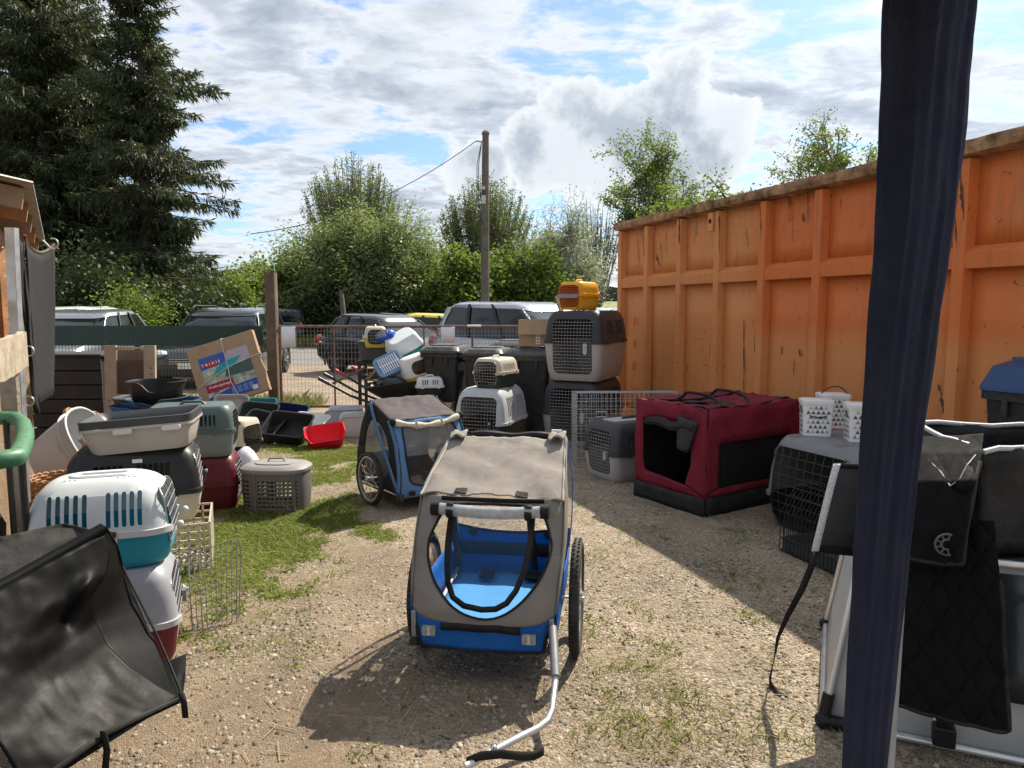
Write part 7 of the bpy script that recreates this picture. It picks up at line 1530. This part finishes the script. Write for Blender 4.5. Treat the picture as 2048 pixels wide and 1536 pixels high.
quad('front_panel', (a0, b0, t1, t0), pan, CR, off=(.004, .010, 0)); quad('side_panel', (a0, a0 + dv, t0 + dv * .8, t0), pan, CR, off=(.01, .004, 0)); quad('back_panel', (a0 + dv, b0 + dv, t1 + dv * .8, t0 + dv * .8), pan, CR); quad('top_panel', (t0, t1, t1 + dv * .8, t0 + dv * .8), plastic(BLACK), CR)
c_ = a0.lerp(b0, .34)
for k, (dx, dz, w, h) in enumerate(((0, .05, .07, .07), (.0, .16, .055, .12))): g = MB(); g.box(cl(c_ + Vector((dx, -.03, dz))), (w, .05, h), Matrix.Rotation(R(-24), 3, 'Z')); g.build('latch_block', plastic(BLACK), CR, smooth=0, bevel=.008)
wq_ = [a0.lerp(b0, .45), b0, t1, t0.lerp(t1, .45)]; quad('window_panel', [p + Vector((-.004, -.012, (.20) if i < 2 else -.03)) for i, p in enumerate(wq_)], mat('dark_window', (.03, .035, .037), .3), CR)
# black open fabric box resting on it
FB = thing('fabric_box', 'black fabric box with white piped rim on top of aluminium crate', 'fabric box', tuple(P(1980, 1000, 2.4))); fo = Vector(FB.location); fl = lambda p: tuple(Vector(p) - fo)
zb_ = t0.z + .03; fa, fc = P(1822, 846, 2.95), P(1966, 904, 2.36); fb, fd = P(2110, 884, 2.72), P(2130, 862, 2.45); fd = fc + Vector((.34, .06, .03)); fb = fa + Vector((.62, -.08, 0))
silver = mat('reflective_piping', (.42, .43, .44), .55, var=.15, scale=60, bump=.3, bscale=200)
for p, q in ((fa, fc), (fa, fb), (fc, fd), (fb, fd)): g = MB(); g.tube([fl(p.lerp(q, k / 6) + Vector((0, 0, .006 * math.sin(k * 1.7)))) for k in range(7)], .010, 8); g.build('rim_piping', silver, FB)
dn = lambda p: Vector((p.x, p.y, zb_))
for p, q, nm in ((fa, fc, 'left_wall'), (fa, fb, 'back_wall'), (fc, fd, 'front_wall'), (fb, fd, 'right_wall')):
    g = MB(); g.sheet([[fl(p.lerp(q, i / 8).lerp(dn(p).lerp(dn(q), i / 8), k / 8) + Vector((.014 * vnoise(i * .5, k * .5, 3), -.016 * vnoise(i * .5, k * .4, 9), 0))) for i in range(9)] for k in range(9)]); g.build(nm, fabric('black_box_cloth', (.014, .014, .015), .5, .5), FB, smooth=180, solid=.005)
g = MB(); g.add([fl(dn(p) + Vector((0, 0, .006))) for p in (fa, fc, fd, fb)], [(0, 1, 2, 3)]); g.build('floor', fabric('black_box_cloth', (.014, .014, .015), .5, .5), FB, smooth=0, fixn=False)
# loose flap with white reflective edge left of the post
FF = thing('fabric_flap', 'dark grey fabric hood with white reflective edge left of the navy post', 'fabric hood', tuple(P(1690, 1105, 2.7))); fo2 = Vector(FF.location); f2 = lambda p: tuple(Vector(p) - fo2)
eL = [P(1671, 926, 2.72), P(1660, 965, 2.70), P(1650, 1005, 2.69), P(1638, 1055, 2.69), P(1627, 1100, 2.70)]; eR = [P(1790, 925, 2.95), P(1790, 965, 2.9), P(1790, 1005, 2.88), P(1790, 1055, 2.88), P(1785, 1108, 2.9)]
slate = fabric('slate_hood', (.045, .047, .052), .55, .25)
g = MB(); g.sheet([[f2(along(eL, k / 16).lerp(along(eR, k / 16), i / 10) + Vector((0, -.035 * math.sin(math.pi * i / 10), 0))) for i in range(11)] for k in range(17)]); g.build('hood_cloth', slate, FF, smooth=180, solid=.006)
g = MB(); pts = [along(eL, k / 20) for k in range(21)]; g.sheet([[f2(p + Vector((dx, -.012, 0))) for p in pts] for dx in (-.012, .0, .014)]); g.build('reflective_edge', mat('glitter_edge', (.66, .68, .70), .5, var=.35, scale=160, bump=.6, bscale=300), FF, smooth=60, solid=.006)
ribbon('lower_hem', [f2(along(eL, .97).lerp(along(eR, .97), i / 8) + Vector((0, -.035 * math.sin(math.pi * i / 8) - .008, 0))) for i in range(9)], .03, blkc, FF)
ribbon('upper_hem', [f2(along(eL, .02).lerp(along(eR, .02), i / 8) + Vector((0, -.035 * math.sin(math.pi * i / 8) - .008, 0))) for i in range(9)], .02, blkc, FF)
sp_ = [P(1632, 1102, 2.70), P(1622, 1135, 2.70), P(1604, 1178, 2.72), P(1575, 1232, 2.74), P(1556, 1275, 2.75), P(1548, 1320, 2.75), P(1540, 1358, 2.74), P(1542, 1372, 2.73), G(1556, 1386, .008), G(1574, 1394, .008)]
g = MB(); A, Bq = [], []
for i, p in enumerate(sp_):
    d = (sp_[min(i + 1, len(sp_) - 1)] - sp_[max(0, i - 1)]).normalized(); tw = Vector((math.cos(i * .45 - 1.2), math.sin(i * .45 - 1.2), 0)); sd2 = (tw - d * tw.dot(d)).normalized() * .0125; A.append(f2(p - sd2)); Bq.append(f2(p + sd2))
g.sheet([A, Bq]); g.build('hanging_strap', blkc, FF, smooth=60, solid=.002, fixn=False)
# quilted mat
QM = thing('quilted_mat', 'black quilted car mat draped over the aluminium crate', 'mat', tuple(P(1900, 1440, 2.1))); qo = Vector(QM.location); ql = lambda p: tuple(Vector(p) - qo)
quilt = fabric('quilted_black', (.008, .008, .008), .75, .3, dust=0); quilt.node_tree.nodes['Principled BSDF'].inputs['Specular IOR Level'].default_value = .06
def qsheet(rows_c, nu, nv, k=9, amp=.006, bulge=.03, seed=0):
    """rows_c: list of (left, right) point pairs top to bottom"""
    Ls, Rs = [a for a, b_ in rows_c], [b_ for a, b_ in rows_c]; out = []
    for j in range(nv + 1):
        v = j / nv; l_, r_ = along(Ls, v), along(Rs, v); row = []
        for i in range(nu + 1):
            u = i / nu; q = l_.lerp(r_, u); st = min(abs(math.sin(math.pi * k * (u * .8 + v))), abs(math.sin(math.pi * k * (u * .8 - v)))) ** .35
            row.append(ql(q + Vector((-.3, -1, .1)) * (amp * st + bulge * math.sin(math.pi * u) * .5 + .018 * vnoise(u * 2.5, v * 2.5, seed) + .006 * vnoise(u * 7, v * 7, seed))))
        out.append(row)
    return out
long_ = qsheet([(P(1800, 1030, 2.42), P(1985, 1040, 2.22)), (P(1795, 1150, 2.38), P(1995, 1150, 2.16)), (P(1782, 1290, 2.32), P(2008, 1310, 2.10)), (P(1774, 1400, 2.27), P(2016, 1462, 2.05))], 80, 90, 4.5, .016)
g = MB(); g.sheet(long_); g.build('long_flap', quilt, QM, smooth=180, solid=.008)
g = MB(); bord = long_[-1] + [r[-1] for r in reversed(long_[30:-1])]; g.tube(bord[::3], .007, 6); g.build('bound_edge', blkc, QM)
up_ = qsheet([(P(1828, 872, 2.86), P(1966, 868, 2.48)), (P(1822, 905, 2.62), P(1962, 905, 2.36)), (P(1812, 960, 2.46), P(1950, 960, 2.26)), (P(1800, 1050, 2.38), P(1935, 1050, 2.20)), (P(1792, 1108, 2.36), P(1925, 1128, 2.18))], 56, 60, 3.2, .010, .09, 4)
g = MB(); g.sheet(up_); uo = g.build('short_flap', quilt, QM, smooth=180, solid=.008)
g = MB(); g.tube((up_[-1] + [r[-1] for r in reversed(up_[20:-1])])[::3], .007, 6); g.build('bound_edge', blkc, QM)
g = MB(); 
vt = [up_[int(60 * v)][int(56 * u)] for u, v in ((.05, .24), (.22, .30), (.42, .40), (.60, .52), (.72, .47), (.80, .36), (.88, .27), (.97, .20))]
g.tube([tuple(Vector(p) + Vector((-.004, -.012, .0))) for p in vt], .0022, 5); g.build('reflective_seam', silver, QM)
g = MB(); fold = [up_[int(60 * v)][int(56 * u)] for u, v in ((.22, .30), (.42, .40), (.60, .52), (.72, .47), (.80, .36))]
g.sheet([[tuple(Vector(p) + Vector((-.003, -.010, .0))) for p in fold], [tuple(Vector(p) + Vector((.01, -.055, -.015))) for p in fold]]); g.build('turned_edge', quilt, QM, smooth=60, solid=.006, fixn=False)
em = mat('emblem_grey', (.07, .075, .08), .5); cE = Vector(up_[51][36]) + Vector((-.006, -.022, 0)); g = MB()
for rr in (.034, .016): g.tube([tuple(cE + Vector((rr * math.cos(a) * .94, -rr * math.cos(a) * .3, rr * math.sin(a)))) for a in [R(70 + 22 * k) for k in range(11)]], .0035, 5)
for k in range(6): a = R(80 + 40 * k); g.beam(tuple(cE + Vector((.016 * math.cos(a) * .94, -.005 * math.cos(a), .016 * math.sin(a)))), tuple(cE + Vector((.034 * math.cos(a) * .94, -.01 * math.cos(a), .034 * math.sin(a)))), .005, .004)
g.build('wheel_emblem', em, QM)
# navy post
NP = thing('navy_post', 'near canopy post wrapped in dark navy cloth at right', 'post', (P(1730, 1536, 1.3).x, 1.3, 0)); no = Vector(NP.location); secs = []
for k in range(49):
    py = lerp(-260, 1980, k / 48); cx = np.interp(py, [-260, 0, 430, 860, 1240, 1536, 1980], [1884, 1862, 1830, 1784, 1752, 1729, 1695]); w = np.interp(py, [-260, 0, 430, 860, 1240, 1536, 1980], [180, 164, 146, 116, 102, 90, 84]) / FPX * 1.34 / 2
    c_ = P(cx, py, 1.3); secs.append([tuple(Vector((c_.x + w * (1.0 + .07 * vnoise(i * .5, k * .4, 3) + .03 * math.sin(9 * 2 * math.pi * i / 56 + 1.5 * vnoise(k * .25, i * .1, 6))) * math.cos(2 * math.pi * i / 56), 1.3 + w * .55 * math.sin(2 * math.pi * i / 56) * (1 + .25 * math.sin(3 * 2 * math.pi * i / 56 + k * .12) ** 3 + .10 * math.sin(17 * 2 * math.pi * i / 56 + 2 * vnoise(k * .3, 1.))), c_.z)) - no) for i in range(56)])
navy = fabric('navy_cloth', (.020, .026, .052), .75, .6, dust=.06); g = MB(); g.loft(secs); g.build('cloth_wrap', navy, NP, smooth=180)
q0, q1 = P(1806, 900, 1.385), P(1764, 1560, 1.385); d_ = (q0 - q1).normalized(); g = MB(); g.cyl(q1 - d_ * ((q1.z) / d_.z) - no, q0 + d_ * .9 - no, .021, 12); g.build('pole', mat('pole_paint', (.30, .33, .36), .4, .3), NP)
g = MB(); g.box((-.02, .03, .01), (.14, .14, .02)); g.build('foot_plate', mat('pole_paint', (.30, .33, .36), .4, .3), NP, smooth=0)
# unseen canopy inferred from this post, added to deepen the foreground blacks
px_ = NP.location.x + .16; ez, rz_ = 2.30, 3.05; cx_, cy_ = px_ - 1.5, 1.36 - 1.5; cr_ = [(px_, 1.36), (px_, -1.64), (px_ - 3.0, -1.64), (px_ - 3.0, 1.36)]
for i in range(4):
    a, b_ = Vector((*cr_[i], ez)), Vector((*cr_[(i + 1) % 4], ez)); g = MB(); g.sheet([[tuple(a.lerp(b_, k / 8).lerp(Vector((cx_, cy_, rz_)), j / 6) - Vector((0, 0, .05 * math.sin(math.pi * j / 6))) - no) for k in range(9)] for j in range(7)]); g.build('unseen_canopy_panel', navy, NP, smooth=60, solid=.003, fixn=False)
    g = MB(); g.sheet([[tuple(a.lerp(b_, k / 24) + Vector((0, 0, z - ez)) - no) for k in range(25)] for z in (ez, 2.2)]); g.build('unseen_canopy_valance', navy, NP, smooth=60, solid=.003, fixn=False)
    if i: g = MB(); g.cyl((a.x - no.x, a.y - no.y, 0), (a.x - no.x, a.y - no.y, ez), .021, 10); g.build('unseen_canopy_leg', mat('pole_paint', (.30, .33, .36), .4, .3), NP)
